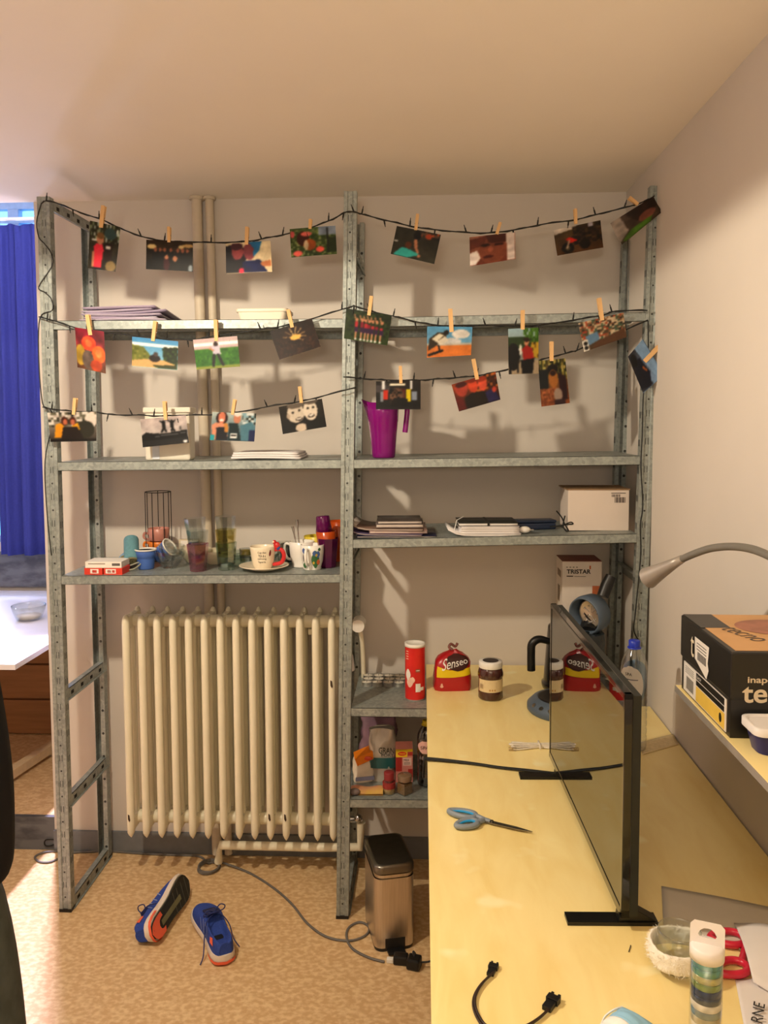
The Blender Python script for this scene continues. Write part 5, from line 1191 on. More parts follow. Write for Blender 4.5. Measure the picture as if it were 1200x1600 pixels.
def spread_jar():
    c = (1.5215, -.397, ZD); r = .0445; t = thing('spread_jar', 'glass jar of brown chocolate spread with white lid on the desk', 'jar', c)
    CH = mat('chocolate_spread', (70, 34, 26), .16, var=.08, coat=.6)
    b = MB(); b.lathe([(.001, 0), (r*.88, 0), (r*.97, .006), (r*.95, .025), (r*.93, .03), (r*.93, .075), (r, .082), (r*.99, .092), (r*.9, .106), (r*.8, .112), (.001, .112)], c, n=40); b.build('jar_body', CH, t)
    b = MB(); b.lathe([(r*.9, .110), (r*.92, .112), (r*.92, .129), (r*.88, .132), (.001, .132)], c, n=40); b.build('lid', WHITEP, t)
    b = MB(); b.add([(c[0]+r*.62*math.cos(a), c[1]+r*.62*math.sin(a), c[2]+.1326) for a in np.linspace(0, 2*PI, 33)[:-1]], [tuple(range(32))]); b.build('lid_print', mat('lid_dark_print', (60, 52, 50), .5), t)
    a0 = math.atan2(CAM[1]-c[1], CAM[0]-c[0])
    rows = [[(c[0]+(r*.93+.0008)*math.cos(a), c[1]+(r*.93+.0008)*math.sin(a), c[2]+z) for a in np.linspace(a0-1.15, a0+1.5, 26)] for z in (.031, .074)]
    b = MB(); b.strip(rows); b.build('label', mat('cream_label', (226, 204, 158), .5, var=.1, scale=40), t)
    def pt(a, z): return (c[0]+(r*.93+.0014)*math.cos(a), c[1]+(r*.93+.0014)*math.sin(a), c[2]+z)
    b = MB()
    for k in range(7): b.quad(pt(a0-.98+k*.055, .042), pt(a0-.98+k*.055+.028, .042), pt(a0-.98+k*.055+.028, .058), pt(a0-.98+k*.055, .058))
    for k in range(4): b.quad(pt(a0-.5, .048+k*.005), pt(a0+.5, .048+k*.005), pt(a0+.5, .0494+k*.005), pt(a0-.5, .0494+k*.005))
    b.build('label_print', mat('label_grey_print', (172, 144, 108), .6), t)
    b = MB()
    for k in range(3): b.quad(pt(a0-.1+k*.2, .036), pt(a0+.02+k*.2, .036), pt(a0+.02+k*.2, .042), pt(a0-.1+k*.2, .042))
    b.build('gold_medal', mat('gold_print', (190, 140, 70), .5), t)
spread_jar()
def coffee_machine():
    BG = mat('blue_grey_plastic', (78, 92, 108), .4, var=.04); cx, cy, z = 1.762, -.515, ZD
    t = thing('coffee_machine', 'blue grey pod coffee machine with raised lid, half hidden behind the television', 'coffee machine', (cx, cy, z))
    b = MB(); rows = []
    for zz, k in ((0, .96), (.006, 1.0), (.022, 1.0), (.040, .86), (.046, .74)):
        rows.append([(cx+.128*k*math.cos(a), cy+.128*k*math.sin(a), z+zz) for a in np.linspace(0, 2*PI, 49)[:-1]])
    b.loft(rows); b.build('base', BG, t)
    b = MB(); b.lathe([(.084, .0462), (.084, .049), (.078, .0492), (.001, .0485)], (cx-.01, cy-.005, z), n=36); b.build('drip_tray', BLACK, t)
    for k, a in enumerate((PI*1.12, PI*1.22, PI*1.31)):
        p = Vector((cx+.120*math.cos(a), cy+.120*math.sin(a), z+.031)); nrm = Vector((math.cos(a)*.6, math.sin(a)*.6, .8)).normalized()
        b = MB(); b.cyl(p-nrm*.002, p+nrm*.003, .0075, n=18); b.build('button', CHROME, t)
    # rear column bending forward to the head
    b = MB(); rows = []
    for zz, dx, k in ((.04, .055, 1.0), (.12, .070, .92), (.19, .072, .88), (.235, .07, .95), (.258, .07, .9)):
        rows.append([(cx+dx+.062*k*math.cos(a), cy+.02+.058*k*math.sin(a), z+zz) for a in np.linspace(0, 2*PI, 33)[:-1]])
    b.loft(rows); b.build('water_tank', mat('dark_smoked_plastic', (40, 46, 50), .25), t)
    # head: an open hood with the round brewing plate facing the room
    hc = Vector((1.858, -.46, 1.118)); f = Vector((-.74, -.66, -.10)).normalized(); R_ = f.to_track_quat('Z', 'Y').to_matrix().to_4x4(); M_ = Matrix.Translation(hc) @ R_
    b = MB(); b.lathe([(.058, -.012), (.063, -.01), (.066, .03), (.062, .05), (.058, .05), (.055, .0), (.055, -.012)], n=40, T=M_); b.build('hood', BG, t)
    b = MB(); b.lathe([(.001, -.010), (.056, -.010), (.056, -.006), (.05, -.0055), (.001, -.0055)], n=36, T=M_); b.build('hood_back', BLACK, t)
    b = MB(); b.lathe([(.001, .004), (.040, .004), (.046, .007), (.047, .014), (.045, .017), (.040, .0145), (.001, .0145)], n=40, T=M_ @ T((-.0, -.0, 0))); pl = b.build('brewing_plate', mat('satin_steel', (176, 168, 150), .3, .9), t)
    b = MB()
    for k in range(8):
        a = k*PI/4+.2; p = M_ @ Vector((.027*math.cos(a), .027*math.sin(a), .0155)); b.ball(p, .003, n=8)
    for a in (.6, 1.2, 2.3, 3.6, 4.1, 5.2): b.tube([M_ @ Vector((.006*math.cos(a), .006*math.sin(a), .0155)), M_ @ Vector((.03*math.cos(a+.12), .03*math.sin(a+.12), .0155))], .0012, n=6)
    b.build('plate_ribs', CHROME, pl)
    b = MB(); b.tube([M_ @ Vector((.0, 0, -.012)), (hc.x+.012, hc.y+.05, 1.09), (cx+.085, cy+.05, 1.045)], [.038, .036, .04], n=18); b.build('hinge_neck', BLACK, t)
    P = [M_ @ Vector((-.0, .050, .0)), M_ @ Vector((-.0, .085, -.03)), M_ @ Vector((-.0, .125, -.055))]
    P = [hc+Vector((.035, .02, .05)), hc+Vector((.050, .03, .085)), hc+Vector((.066, .035, .118))]
    b = MB(); b.tube(P, [.020, .021, .018], n=14); b.build('lid_lever', BLACK, t)
    b = MB(); b.tube([(cx+.05, cy-.0, .99), (cx+.01, cy-.02, 1.0), (cx-.03, cy-.03, .995)], [.022, .024, .012], n=14); b.build('spout', BLACK, t)
coffee_machine()
def kettle():
    cx, cy, z = 1.80, -.275, ZD
    t = thing('kettle', 'black kettle whose handle sticks out to the left of the television', 'kettle', (cx, cy, z))
    KB = mat('black_gloss', (16, 16, 17), .2, coat=.4)
    b = MB(); b.lathe([(.001, 0), (.082, 0), (.085, .01), (.085, .02), (.08, .024), (.078, .03), (.066, .2), (.063, .225), (.05, .238), (.001, .242)], (cx, cy, z), n=36); b.build('kettle_body', KB, t)
    y = cy-.03; P = smooth_path([(cx-.060, y, .965+.01), (cx-.10, y-.004, .985), (cx-.125, y-.006, .968), (cx-.128, y-.006, .93), (cx-.127, y-.006, .872)], 6)
    b = MB(); b.tube(P, [.011+.0035*min(1, i/8) for i in range(len(P))], n=14); b.build('handle', BLACK, t)
    b = MB(); b.ball((cx, cy, z+.246), .014, .014, .01); b.build('lid_knob', KB, t)
kettle()
# appliance box in the corner
def tristar():
    x0, x1, y0, y1 = 1.80, 1.944, -.185, -.045; z = ZD; h = 1.243-ZD
    t = thing('appliance_box', 'tall white appliance box with a brown top in the corner behind the coffee machine', 'box', ((x0+x1)/2, y0, z))
    b = MB(); b.box(x0, y0, z, x1, y1, z+h); b.build('carton', mat('white_gloss_card', (216, 206, 196), .45, var=.03), t, bevel=.001)
    b = MB(); b.box(x0, y0, z+h+.0003, x1, y1, z+h+.0016); b.build('top_flap', mat('red_brown_card', (150, 70, 56), .5, var=.2, scale=20), t)
    text('TRISTAR', ((x0+x1)/2-.012, y0-.0005, z+h-.037), (1, 0, 0), (0, 0, 1), .0165, INK, t, width=.088, bold=.03)
    b = MB()
    for k in range(4): b.box(x0+.014+k*.012, y0-.001, z+h-.022, x0+.02+k*.012, y0-.0002, z+h-.0195)
    b.box(x0+.016, y0-.001, z+h-.056, x0+.04, y0-.0002, z+h-.0525); b.box(x0+.044, y0-.001, z+h-.056, x0+.086, y0-.0002, z+h-.0545); b.build('small_print', INK, t)
    b = MB(); b.box(x1-.034, y0-.001, z+h-.16, x1-.002, y0-.0002, z+h-.09); b.build('orange_print', mat('orange_brown_print', (180, 96, 56), .5, var=.2), t)
    b = MB(); b.box(x1-.045, y0-.001, z+h-.028, x1-.04, y0-.0002, z+h-.015); b.build('star_mark', OP, t)
    b = MB(); b.box(x0-.001, y0+.03, z+h-.065, x0-.0002, y0+.10, z+h-.04); b.box(x0-.001, y0+.05, z+h-.16, x0-.0002, y0+.09, z+h-.10); b.build('side_print', mat('grey_brown_print', (130, 112, 96), .5), t)
tristar()
# water bottle by the wall
def spa():
    cx, cy = 1.902, -.83; z = ZD
    top = at(990, 1000, 'Y', cy)[2]; h = top-z
    t = pet('clear plastic water bottle with blue cap on the desk behind the television', cx, cy, z, .0385, h, mat('blue_cap', (36, 58, 190), .35), PLASTC, .0135)
    r = .0390; a0 = math.atan2(CAM[1]-cy, CAM[0]-cx)
    def pt(a, zz, e=0): return (cx+(r+e)*math.cos(a), cy+(r+e)*math.sin(a), z+zz)
    zc, hh = h*.615, .058
    def rnd(sc, m, nm, e, da=0, dz=0):
        rows = [[pt(a0-.28+da+q*1.0*sc*math.sqrt(max(0, 1-f*f)), zc+dz+f*hh*sc, e) for q in np.linspace(-1, 1, 13)] for f in np.linspace(-.995, .995, 15)]
        b = MB(); b.strip(rows); b.build(nm, m, t)
    rnd(1.12, mat_glass('blue_label_film', (150, 186, 236), .2, .6), 'blue_label', .0004, .34, .014)
    rnd(1, mat('white_label', (222, 218, 214), .5, var=.05, scale=30), 'label', .0008)
    text('SPA', pt(a0-.36, zc+.034, .0022), (-math.sin(a0-.36), math.cos(a0-.36), 0), (0, 0, 1), .0085, INK, t, width=.020)
    b = MB(); rows = [[pt(a, zc+.021-.004*math.cos((a-a0)*1.3)+dz, .0014) for a in np.linspace(a0-1.1, a0+.3, 16)] for dz in (0, .0022)]; b.strip(rows); b.build('label_line', mat('navy_ink', (50, 56, 90), .5), t)
    b = MB()
    for k in range(5): b.quad(pt(a0-.75, .002+zc-.006*k, .0013), pt(a0-.75+.9, .002+zc-.006*k, .0013), pt(a0-.75+.9, .0034+zc-.006*k, .0013), pt(a0-.75, .0034+zc-.006*k, .0013))
    b.build('label_print', mat('faint_print', (186, 184, 190), .6), t)
spa()

# ------------------------------------------------------------------ cables, scissors and papers on the desk
def zd(x, y, dz=0.0): return Vector(at(x, y, 'Z', ZD+dz))
def ethernet():
    WC = mat('white_cable', (224, 214, 196), .45, var=.04)
    c = zd(842, 1168); t = thing('network_cable', 'bundled white network cable lying on the desk before the screen', 'cable', c)
    a = zd(797, 1168)-c; ux = Vector((a.x, a.y, 0)).normalized()*-1; uy = Vector((-ux.y, ux.x, 0)); L = .088
    for k in range(5):
        off = (k-2)*.0105; r = .0026
        P = []
        for s in np.linspace(0, 2*PI, 40)[:-1]:
            x = L*math.cos(s)*(1-.06*abs(k-2)); w = (.010+.011*abs(math.cos(s)))*(1 if math.sin(s) > 0 else -1)
            y = w*math.sin(abs(s))*0+off*abs(math.cos(s))**1.2+.0115*math.sin(s)*(.35+.65*abs(math.cos(s)))
            P.append(c+ux*x+uy*y+Vector((0, 0, r+.0005+.0035*(k % 3))))
        b = MB(); b.tube(P, r, n=7, closed=True); b.build('cable_loop', WC, t)
    b = MB(); b.tube([c+uy*y_+Vector((0, 0, z_)) for y_, z_ in ((-.017, .002), (-.017, .013), (.017, .013), (.017, .002))], .0026, n=7); b.build('cable_tie', WC, t)
    pl = mat_glass('clear_connector', (232, 222, 206), .15)
    for sx in (-1, 1):
        M_ = Matrix.Translation(c+ux*(L*.93*sx)-uy*.022) @ Matrix.Rotation(math.atan2(ux.y, ux.x)+.1*sx, 4, 'Z')
        b = MB(); b.box(-.011, -.006, .0005, .011, .006, .0085, T=M_); b.build('connector', pl, t, bevel=.0006)
ethernet()
def scissors(label, piv, tip, hA, hB, blade_l, steel, grip, inner, rA, rB, thick=.0045):
    t = thing('scissors', label, 'scissors', piv); n = Vector((0, 0, 1))
    d = (tip-piv); d.z = 0; d.normalize(); s = Vector((-d.y, d.x, 0))
    for k, (off, z0) in enumerate(((.0045, .003), (-.0045, .0052))):
        b = MB(); L = blade_l; sg = 1 if off > 0 else -1
        P = [piv-d*.03+s*(.004*sg), piv-d*.03-s*(.004*sg), piv-s*(.007*sg*.3), piv+d*L*.5-s*(.002*sg), piv+d*L+s*(.003*sg), piv+d*L*.6+s*(.008*sg), piv+s*(.0085*sg)]
        b.prism([(p.x, p.y) for p in P][::(1 if sg > 0 else 1)], ZD+z0, ZD+z0+.0018); b.build('blade', steel, t)
    b = MB(); b.cyl((piv.x, piv.y, ZD+.003), (piv.x, piv.y, ZD+.0095), .0042, n=16); b.build('pivot_screw', steel, t)
    for (c, ux, uy, rx, ry) in ((hA, rA[0], None, rA[1], rA[2]), (hB, rB[0], None, rB[1], rB[2])):
        a = ux; va = Vector((math.cos(a), math.sin(a), 0)); vb = Vector((-va.y, va.x, 0))
        ring = [c+va*(rx*math.cos(q))+vb*(ry*math.sin(q)*(1+.25*math.cos(q)))+n*.0078 for q in np.linspace(0, 2*PI, 33)[:-1]]
        b = MB(); b.tube(ring, .0068, n=10, closed=True)
        near = min(ring, key=lambda p: (p-piv).length)
        q = piv-d*.018+n*.0068
        b.tube(smooth_path([near, near*.55+q*.45+Vector((0, 0, .0005)), q, piv-d*.004+n*.006], 4), [.0068]*4+[.0065]*4+[.0058]*4+[.005], n=10)
        g = b.build('grip', grip, t)
        if inner:
            b = MB(); b.tube([c+va*((rx-.0055)*math.cos(q))+vb*((ry-.0055)*math.sin(q)*(1+.2*math.cos(q)))+n*.0086 for q in np.linspace(0, 2*PI, 33)[:-1]], .0032, n=8, closed=True); b.build('soft_insert', inner, g)
    return t
piv = zd(768, 1288); tip = zd(831, 1303)
cA = zd(722, 1276); cB = zd(729, 1292)
dirA = zd(745, 1281)-zd(700, 1272); dirB = zd(750, 1288)-zd(706, 1297)
scissors('grey and blue handled scissors lying on the bright desk', piv, tip, cA, cB, (tip-piv).length, mat('scissor_steel', (150, 146, 140), .25, 1.0), mat('grey_grip', (128, 138, 148), .45, var=.04), mat('blue_grip', (30, 150, 214), .45, var=.04), (math.atan2(dirA.y, dirA.x), .034, .0145), (math.atan2(dirB.y, dirB.x), .027, .0150))
# short black lead with two flat plugs
def sata():
    P = [zd(x, y, .004) for x, y in ((768, 1522), (752, 1537), (741, 1555), (739, 1573), (746, 1592), (758, 1606), (785, 1614), (815, 1607), (838, 1594), (856, 1578))]
    t = thing('adapter_lead', 'short black adapter lead with two square plugs lying at the near edge of the desk', 'cable', P[0])
    BR = mat('brown_black_cord', (52, 36, 28), .45)
    for off in (0, .0032):
        b = MB(); b.tube(smooth_path([p+Vector((off, off*.8, off*.4)) for p in P], 5), .0022, n=7); b.build('cord', BR, t)
    for (x0, y0), (x1, y1), w, h in (((765, 1526), (773, 1508), .0085, .008), ((853, 1581), (869, 1560), .0105, .011)):
        p0 = zd(x0, y0); p1 = zd(x1, y1); d = p1-p0; a = math.atan2(d.y, d.x); L = d.length
        M_ = Matrix.Translation(p0) @ Matrix.Rotation(a, 4, 'Z')
        b = MB(); b.box(0, -w*.75, .0005, L*.5, w*.75, h*.8, T=M_); b.box(L*.5, -w, .0005, L*.85, w, h, T=M_); b.box(L*.85, -w*.8, .0005, L, -w*.35, h*.9, T=M_); b.box(L*.85, w*.35, .0005, L, w*.8, h*.9, T=M_)
        b.build('plug', BLACK, t, bevel=.0008)
sata()
def flat_sheet(name, label, corners, m, z0=.0008, fold=None, waves=.002, seed=0, cat='paper', lift=None):
    rs = random.Random(seed); ph_ = rs.uniform(0, 6); Q = [zd(*c) for c in corners]; rows = []
    for j in range(10):
        v = j/9; row = []
        for i in range(14):
            u = i/13; p = (Q[0]*(1-u)+Q[1]*u)*(1-v)+(Q[3]*(1-u)+Q[2]*u)*v
            row.append((p.x, p.y, p.z+z0+waves*(1+math.sin(u*5+v*3+ph_))*.5+(lift(u, v) if lift else 0)))
        rows.append(row)
    b = MB(); b.strip(rows)
    t = thing(name, label, cat, ((Q[0]+Q[2])/2+Vector((0, 0, z0)))); b.build('sheet', m, t, solid=.0006); return t, Q
t, Q = flat_sheet('folded_sheet', 'thin greyish paper sheet lying in the shade behind the fur jar', ((1033, 1385), (1215, 1421), (1210, 1500), (1036, 1450)), mat('thin_grey_paper', (206, 198, 186), .8, var=.08, scale=10), .0008)
flat_sheet('letter_sheet', 'crumpled white paper sheet lifting at its edge over the pink scissors', ((1146, 1447), (1225, 1480), (1235, 1570), (1176, 1545)), PAPER, .006, waves=.006, lift=lambda u, v: .028*(1-v)*u+.012*math.sin(PI*v))
t, Q = flat_sheet('note_sheet', 'white note with handwriting at the lower right corner of the desk', ((1148, 1530), (1232, 1536), (1225, 1640), (1168, 1640)), PAPER, .0008, waves=.003)
rr_ = (zd(1186, 1560)-zd(1180, 1600)).normalized()
text('RNE', zd(1184, 1582, .0062), rr_, Vector((-rr_.y, rr_.x, 0)), .017, INK, t, width=.05)
# pink scissors
piv = zd(1182, 1492); tip = zd(1222, 1502)
PK = mat('pink_grip', (206, 36, 66), .3, var=.05, coat=.3)
scissors('pink handled scissors partly hidden under the white paper sheet', piv, tip, zd(1136, 1472), zd(1141, 1519), .07, mat('scissor_steel', (150, 146, 140), .25, 1.0), PK, None, (.05, .031, .020), (.3, .031, .018))
# glass jar wrapped in white fur
def furjar():
    c = zd(1060, 1512); r = .038; h = .070
    t = thing('candle_jar', 'round glass jar wrapped in white fluffy trim on the desk', 'jar', c)
    b = MB(); b.lathe([(.001, 0), (r*.75, 0), (r*.95, .008), (r*1.08, .026), (r*1.08, .04), (r*.98, h-.006), (r*.97, h), (r*.92, h+.0004), (r*.92, h-.005), (r*1.02, .04), (r*1.02, .026), (r*.88, .010), (.001, .006)], c, n=40); b.build('glass', GLASS, t)
    FUR = mat('white_fluff', (250, 244, 232), .95, var=.06, scale=70, bump=.8)
    rs = np.random.RandomState(4)
    b = MB(); rows = []
    for i in range(17):
        ps = 2*PI*i/16; row = []
        for k in range(60):
            a = 2*PI*k/60; rr = r*1.07+.009*(.3+.7*math.cos(ps)*.6+.4)+.0028*rs.rand(); zz = .031+.017*math.sin(ps)+.0025*math.sin(a*3)+.002*rs.rand()
            row.append((c.x+rr*math.cos(a), c.y+rr*math.sin(a), c.z+zz))
        rows.append(row)
    rows[-1] = rows[0]
    b.loft(rows, 0, False); f = b.build('fur_trim', FUR, t)
    b = MB()
    for k in range(900):
        a = rs.rand()*2*PI; ps = rs.uniform(-1.3, 1.5); rr = r*1.07+.013*(.5+.5*math.cos(ps)); zz = .031+.017*math.sin(ps)
        p = Vector((c.x+rr*math.cos(a), c.y+rr*math.sin(a), c.z+zz)); d = Vector((math.cos(a)*math.cos(ps)+rs.randn()*.5, math.sin(a)*math.cos(ps)+rs.randn()*.5, math.sin(ps)+rs.randn()*.5-.2)).normalized()
        q = d.orthogonal().normalized()*.0005; b.add([p-q, p+q, p+d*(.004+.005*rs.rand())], [(0, 1, 2)])
    o = b.build('fur_fibres', FUR, t); o['kind'] = 'stuff'
furjar()
def tube_pack():
    c = Vector((1.718, -2.005, ZD)); r = .0235
    zt = at(1097, 1475, 'Y', c.y)[2]; h = zt-ZD
    t = thing('tape_tube', 'clear tube packed with glittery decorative tape rolls and a white hanging cap', 'tube', c)
    cols = [((70, 66, 62), .3, .0), ((232, 226, 220), .5, 0), ((140, 120, 90), .4, .2), ((238, 234, 226), .5, 0), ((236, 228, 212), .5, 0), ((196, 186, 160), .4, .3), ((130, 150, 160), .3, .3), ((238, 232, 224), .5, 0), ((52, 70, 100), .25, .4), ((42, 66, 106), .2, .5), ((150, 176, 110), .15, .7), ((206, 206, 160), .2, .6), ((120, 190, 180), .15, .7), ((96, 176, 190), .15, .7)]
    n = len(cols); z = ZD+.003; hh = (h-.022)/n
    for k, (rgb, ro, me) in enumerate(cols):
        b = MB(); b.lathe([(.010, 0), (r-.0018, 0), (r-.0014, .0006), (r-.0014, hh-.0012), (r-.0018, hh-.0006), (.010, hh-.0006), (.010, 0)], (c.x, c.y, z), n=30)
        b.build('tape_roll', mat('glitter_tape_%d' % k, rgb, ro, me, var=.35, scale=60, detail=1), t); z += hh
    b = MB(); b.lathe([(r-.0006, .0), (r, .0), (r, h-.016), (r-.0006, h-.016)], c, n=36); b.build('clear_sleeve', mat_glass('thin_clear_plastic', (250, 252, 252), .03), t)
    WH = mat('white_cap_plastic', (238, 232, 230), .35, var=.02)
    b = MB(); b.lathe([(.001, h-.02), (r+.0015, h-.02), (r+.0015, h-.003), (r*.9, h), (.001, h)], c, n=36); b.build('cap', WH, t)
    # hanging tab: a flat plate with a curved slot, leaning back
    d = Vector((CAM[0]-c.x, CAM[1]-c.y, 0)).normalized(); s = Vector((-d.y, d.x, 0)); up = (Vector((0, 0, 1))-d*.25).normalized()
    o = Vector((c.x, c.y, ZD+h-.003))
    b = MB(); w = r*1.05; H = .034; nrm = up.cross(s).normalized()*.0007
    def P(u, v, k): q = o+s*u+up*v+nrm*k; return q
    outer = [(-w, 0), (w, 0), (w, H-.006), (w-.006, H), (-w+.006, H), (-w, H-.006)]
    slot = [(-.013, .014), (-.005, .012), (.005, .012), (.013, .014), (.009, .021), (.004, .024), (-.004, .024), (-.009, .021)]
    # frame of the tab around the slot
    import itertools
    ring_o = [(-w, .0), (0, .0), (w, 0), (w, .016), (w, H-.006), (w-.006, H), (0, H), (-w+.006, H), (-w, H-.006), (-w, .016)]
    ring_i = [(-.011, .012), (0, .0115), (.011, .012), (.0135, .015), (.010, .021), (.005, .0245), (0, .025), (-.005, .0245), (-.010, .021), (-.0135, .015)]
    A = [P(u, v, 1) for u, v in ring_o]; B = [P(u, v, 1) for u, v in ring_i]; A2 = [P(u, v, -1) for u, v in ring_o]; B2 = [P(u, v, -1) for u, v in ring_i]
    b.loft([A, B, B2, A2], 0, False, False, True); b.build('hanging_tab', WH, t)
tube_pack()
def mask():
    t = thing('face_mask', 'light blue pleated face mask with white ear loop at the near desk edge', 'face mask', zd(985, 1600))
    MBL = mat('mask_blue', (150, 200, 232), .8, var=.04); MW_ = mat('mask_white', (240, 240, 238), .8, var=.03)
    Q = [zd(972, 1577), zd(1030, 1612), zd(985, 1650), zd(930, 1610)]
    def surf(du, m, nm, w0, w1, lift):
        rows = []
        for j in range(13):
            v = w0+(w1-w0)*j/12; row = []
            for i in range(16):
                u = i/15; p = (Q[0]*(1-u)+Q[1]*u)*(1-v)+(Q[3]*(1-u)+Q[2]*u)*v
                row.append((p.x, p.y, p.z+.004+.02*math.sin(PI*u)**.7*math.sin(PI*min(max(v, .02), .98))**.7*lift+.0022*((v*4) % 1)))
            rows.append(row)
        b = MB(); b.strip(rows); b.build(nm, m, t, solid=.0006)
    surf(0, MBL, 'pleated_front', 0.0, .62, 1); surf(0, MW_, 'lining', .62, 1.0, 1)
    P = [Q[0]+Vector((0, 0, .004)), zd(958, 1578, .008), zd(945, 1588, .004), zd(938, 1602, .003), Q[3]+Vector((0, 0, .004))]
    b = MB(); b.tube(smooth_path(P, 5), .0016, n=6); b.build('ear_loop', MW_, t)
mask()
p = zd(1018, 1163)
t, Q = flat_sheet('tape_strip', 'wide strip of crinkled clear tape stuck across the desk by the water bottle', ((1000, 1160), (1052, 1147), (1060, 1164), (1003, 1180)), mat('clear_tape', (226, 202, 150), .18, var=.15, scale=90), .0004, waves=.0006, cat='tape')
b = MB(); b.tube([zd(982, 1487, .001), zd(984, 1481, .001), zd(985, 1477, .001)], .0009, n=5); tag(b.build('wire_offcut', CORD), 'tiny dark offcut of wire lying on the desk below the near television foot', 'wire')

# ------------------------------------------------------------------ wall ledge with box, tub and lamp
LZ = 1.196
t = thing('wall_ledge', 'birch ledge board fixed to the right wall above the desk', 'ledge', (1.945, -2.0, LZ-.014))
b = MB(); b.box(1.832, -2.7, LZ-.014, XR-.0005, -1.452, LZ-.0005); b.build('board', BIRCH, t, bevel=.001)
b = MB(); b.box(1.8305, -2.7, LZ-.0145, 1.8318, -1.4515, LZ-.001); b.build('edge_strip', mat('grey_edge_strip', (150, 142, 134), .5), t)
for y in (-1.62, -2.1, -2.55):
    b = MB(); b.box(1.86, y-.01, LZ-.019, XR-.0006, y+.01, LZ-.0145); b.box(XR-.006, y-.01, LZ-.13, XR-.0006, y+.01, LZ-.0145); b.build('bracket', mat('bracket_grey', (150, 150, 150), .4, .6), t)
def paper_box():
    x0, x1, y0, y1, z0, z1 = 1.836, 2.046, -1.752, -1.466, LZ, 1.353
    t = thing('paper_box', 'black lidded copy paper box with yellow and white labels on the ledge', 'box', ((x0+x1)/2, y0, z0))
    BB = mat('black_box_card', (30, 28, 26), .35, var=.1, scale=14); TAN = mat('tan_card', (206, 158, 104), .5, var=.1, scale=12)
    zl = z0+.058
    b = MB(); b.box(x0+.003, y0+.003, z0, x1-.003, y1-.005, z1-.012); b.build('box_body', BB, t)
    b = MB(); b.box(x0, y0, zl+.012, x1, y1, z1); b.build('lid', BB, t, bevel=.003)
    b = MB(); b.box(x0+.012, y0+.01, z1+.0002, x1-.003, y1-.003, z1+.0008); b.build('tan_top_print', TAN, t)
    b = MB(); b.box(x0+.004, y1-.115, z1+.0003, x0+.062, y1-.002, z1+.0011); b.build('dark_corner_print', BB, t)
    b = MB(); rows = []
    for f in (1.0, .8, .55): rows.append([(1.985+.075*f*math.cos(a) if 1.985+.075*f*math.cos(a) < x1-.004 else x1-.004, -1.575+.062*f*math.sin(a), z1+.0014+.0004*(1-f)) for a in np.linspace(0, 2*PI, 41)[:-1]])
    b.loft(rows, 0, True, False); b.build('face_print', mat('pink_brown_print', (176, 116, 92), .5, var=.35, scale=24), t)
    text('tecno', (1.905, -1.63, z1+.001), (.35, -1, 0), (1, .35, 0), .035, mat('grey_brown_ink', (86, 70, 56), .5), t, width=.1)
    # front face (toward the room): maker's lettering
    WL = mat('pale_lettering', (222, 206, 176), .5, var=.06)
    text('inapo', (x0+.053, y0-.0008, z1-.066+.015), (1, 0, 0), (0, 0, 1), .0145, WL, t, width=.046, bold=.02)
    text('tecno', (x0+.083, y0-.0008, z1-.076), (1, 0, 0), (0, 0, 1), .030, WL, t, width=.124, bold=.018)
    # long left face: labels (reading direction along -Y)
    def q(y_0, y_1, z_0, z_1, e=.0008): b.quad((x0-e, y_0, z_0), (x0-e, y_1, z_0), (x0-e, y_1, z_1), (x0-e, y_0, z_1))
    L0 = y1; ln = lambda f: y1+(y0-y1)*f
    b = MB(); e = .0022-.003
    b.box(x0+.0012, ln(.93), z0+.004, x0+.0028, ln(.08), z0+.064); b.build('white_label', WCARD, t)
    b = MB(); b.box(x0+.0004, ln(.91), z0+.006, x0+.0010, ln(.36), z0+.036); b.build('yellow_panel', mat('yellow_print_card', (236, 196, 84), .45, var=.08), t)
    b = MB(); b.box(x0+.0004, ln(.90), z0+.038, x0+.0010, ln(.36), z0+.048); b.box(x0+.0004, ln(.90), z0+.050, x0+.0010, ln(.36), z0+.063); b.build('black_panel', BB, t)
    text('EASY', (x0+.0001, ln(.43), z0+.0565), (0, -1, 0), (0, 0, 1), .006, WCARD, t, width=.026)
    b = MB(); y_ = ln(.84); b.add([(x0+.0002, y_+.007*math.cos(a), z0+.022+.009*math.sin(a)) for a in np.linspace(0, 2*PI, 25)[:-1]], [tuple(range(24))]); b.build('round_emblem', BB, t)
    b = MB()
    for k in range(13): b.box(x0+.0004, ln(.15)-.002-k*.0034, z0+.012, x0+.0010, ln(.15)-k*.0034-.0005*(k % 3), z0+.038)
    for k in range(4): b.box(x0+.0004, ln(.30), z0+.045+k*.004, x0+.0010, ln(.12), z0+.0462+k*.004)
    b.build('barcode_print', mat('grey_bar_print', (150, 146, 140), .6), t)
    b = MB(); rows = []
    b.add([(x0-.0010, ln(f), z) for f, z in ((.33, z1-.022), (.62, z1-.022), (.60, z1-.055), (.62, z1-.068), (.58, z1-.088), (.34, z1-.066))], [(0, 1, 2, 3, 4, 5)]); st = b.build('shipping_sticker', WCARD, t)
    b = MB()
    for k in range(8): b.box(x0-.0016, ln(.40+.022*k+.012), z1-.064, x0-.0011, ln(.40+.022*k), z1-.048)
    for k in range(3): b.box(x0-.0016, ln(.57), z1-.044+.006*k, x0-.0011, ln(.38), z1-.0425+.006*k)
    b.build('sticker_print', mat('dark_grey_print', (90, 86, 84), .6), st)
    text('t', (x0-.0009, ln(.285), z1-.046), (0, -1, 0), (0, 0, 1), .042, WL, t, width=.022)
paper_box()
x_, y_ = 1.905, -1.905
pz = LZ
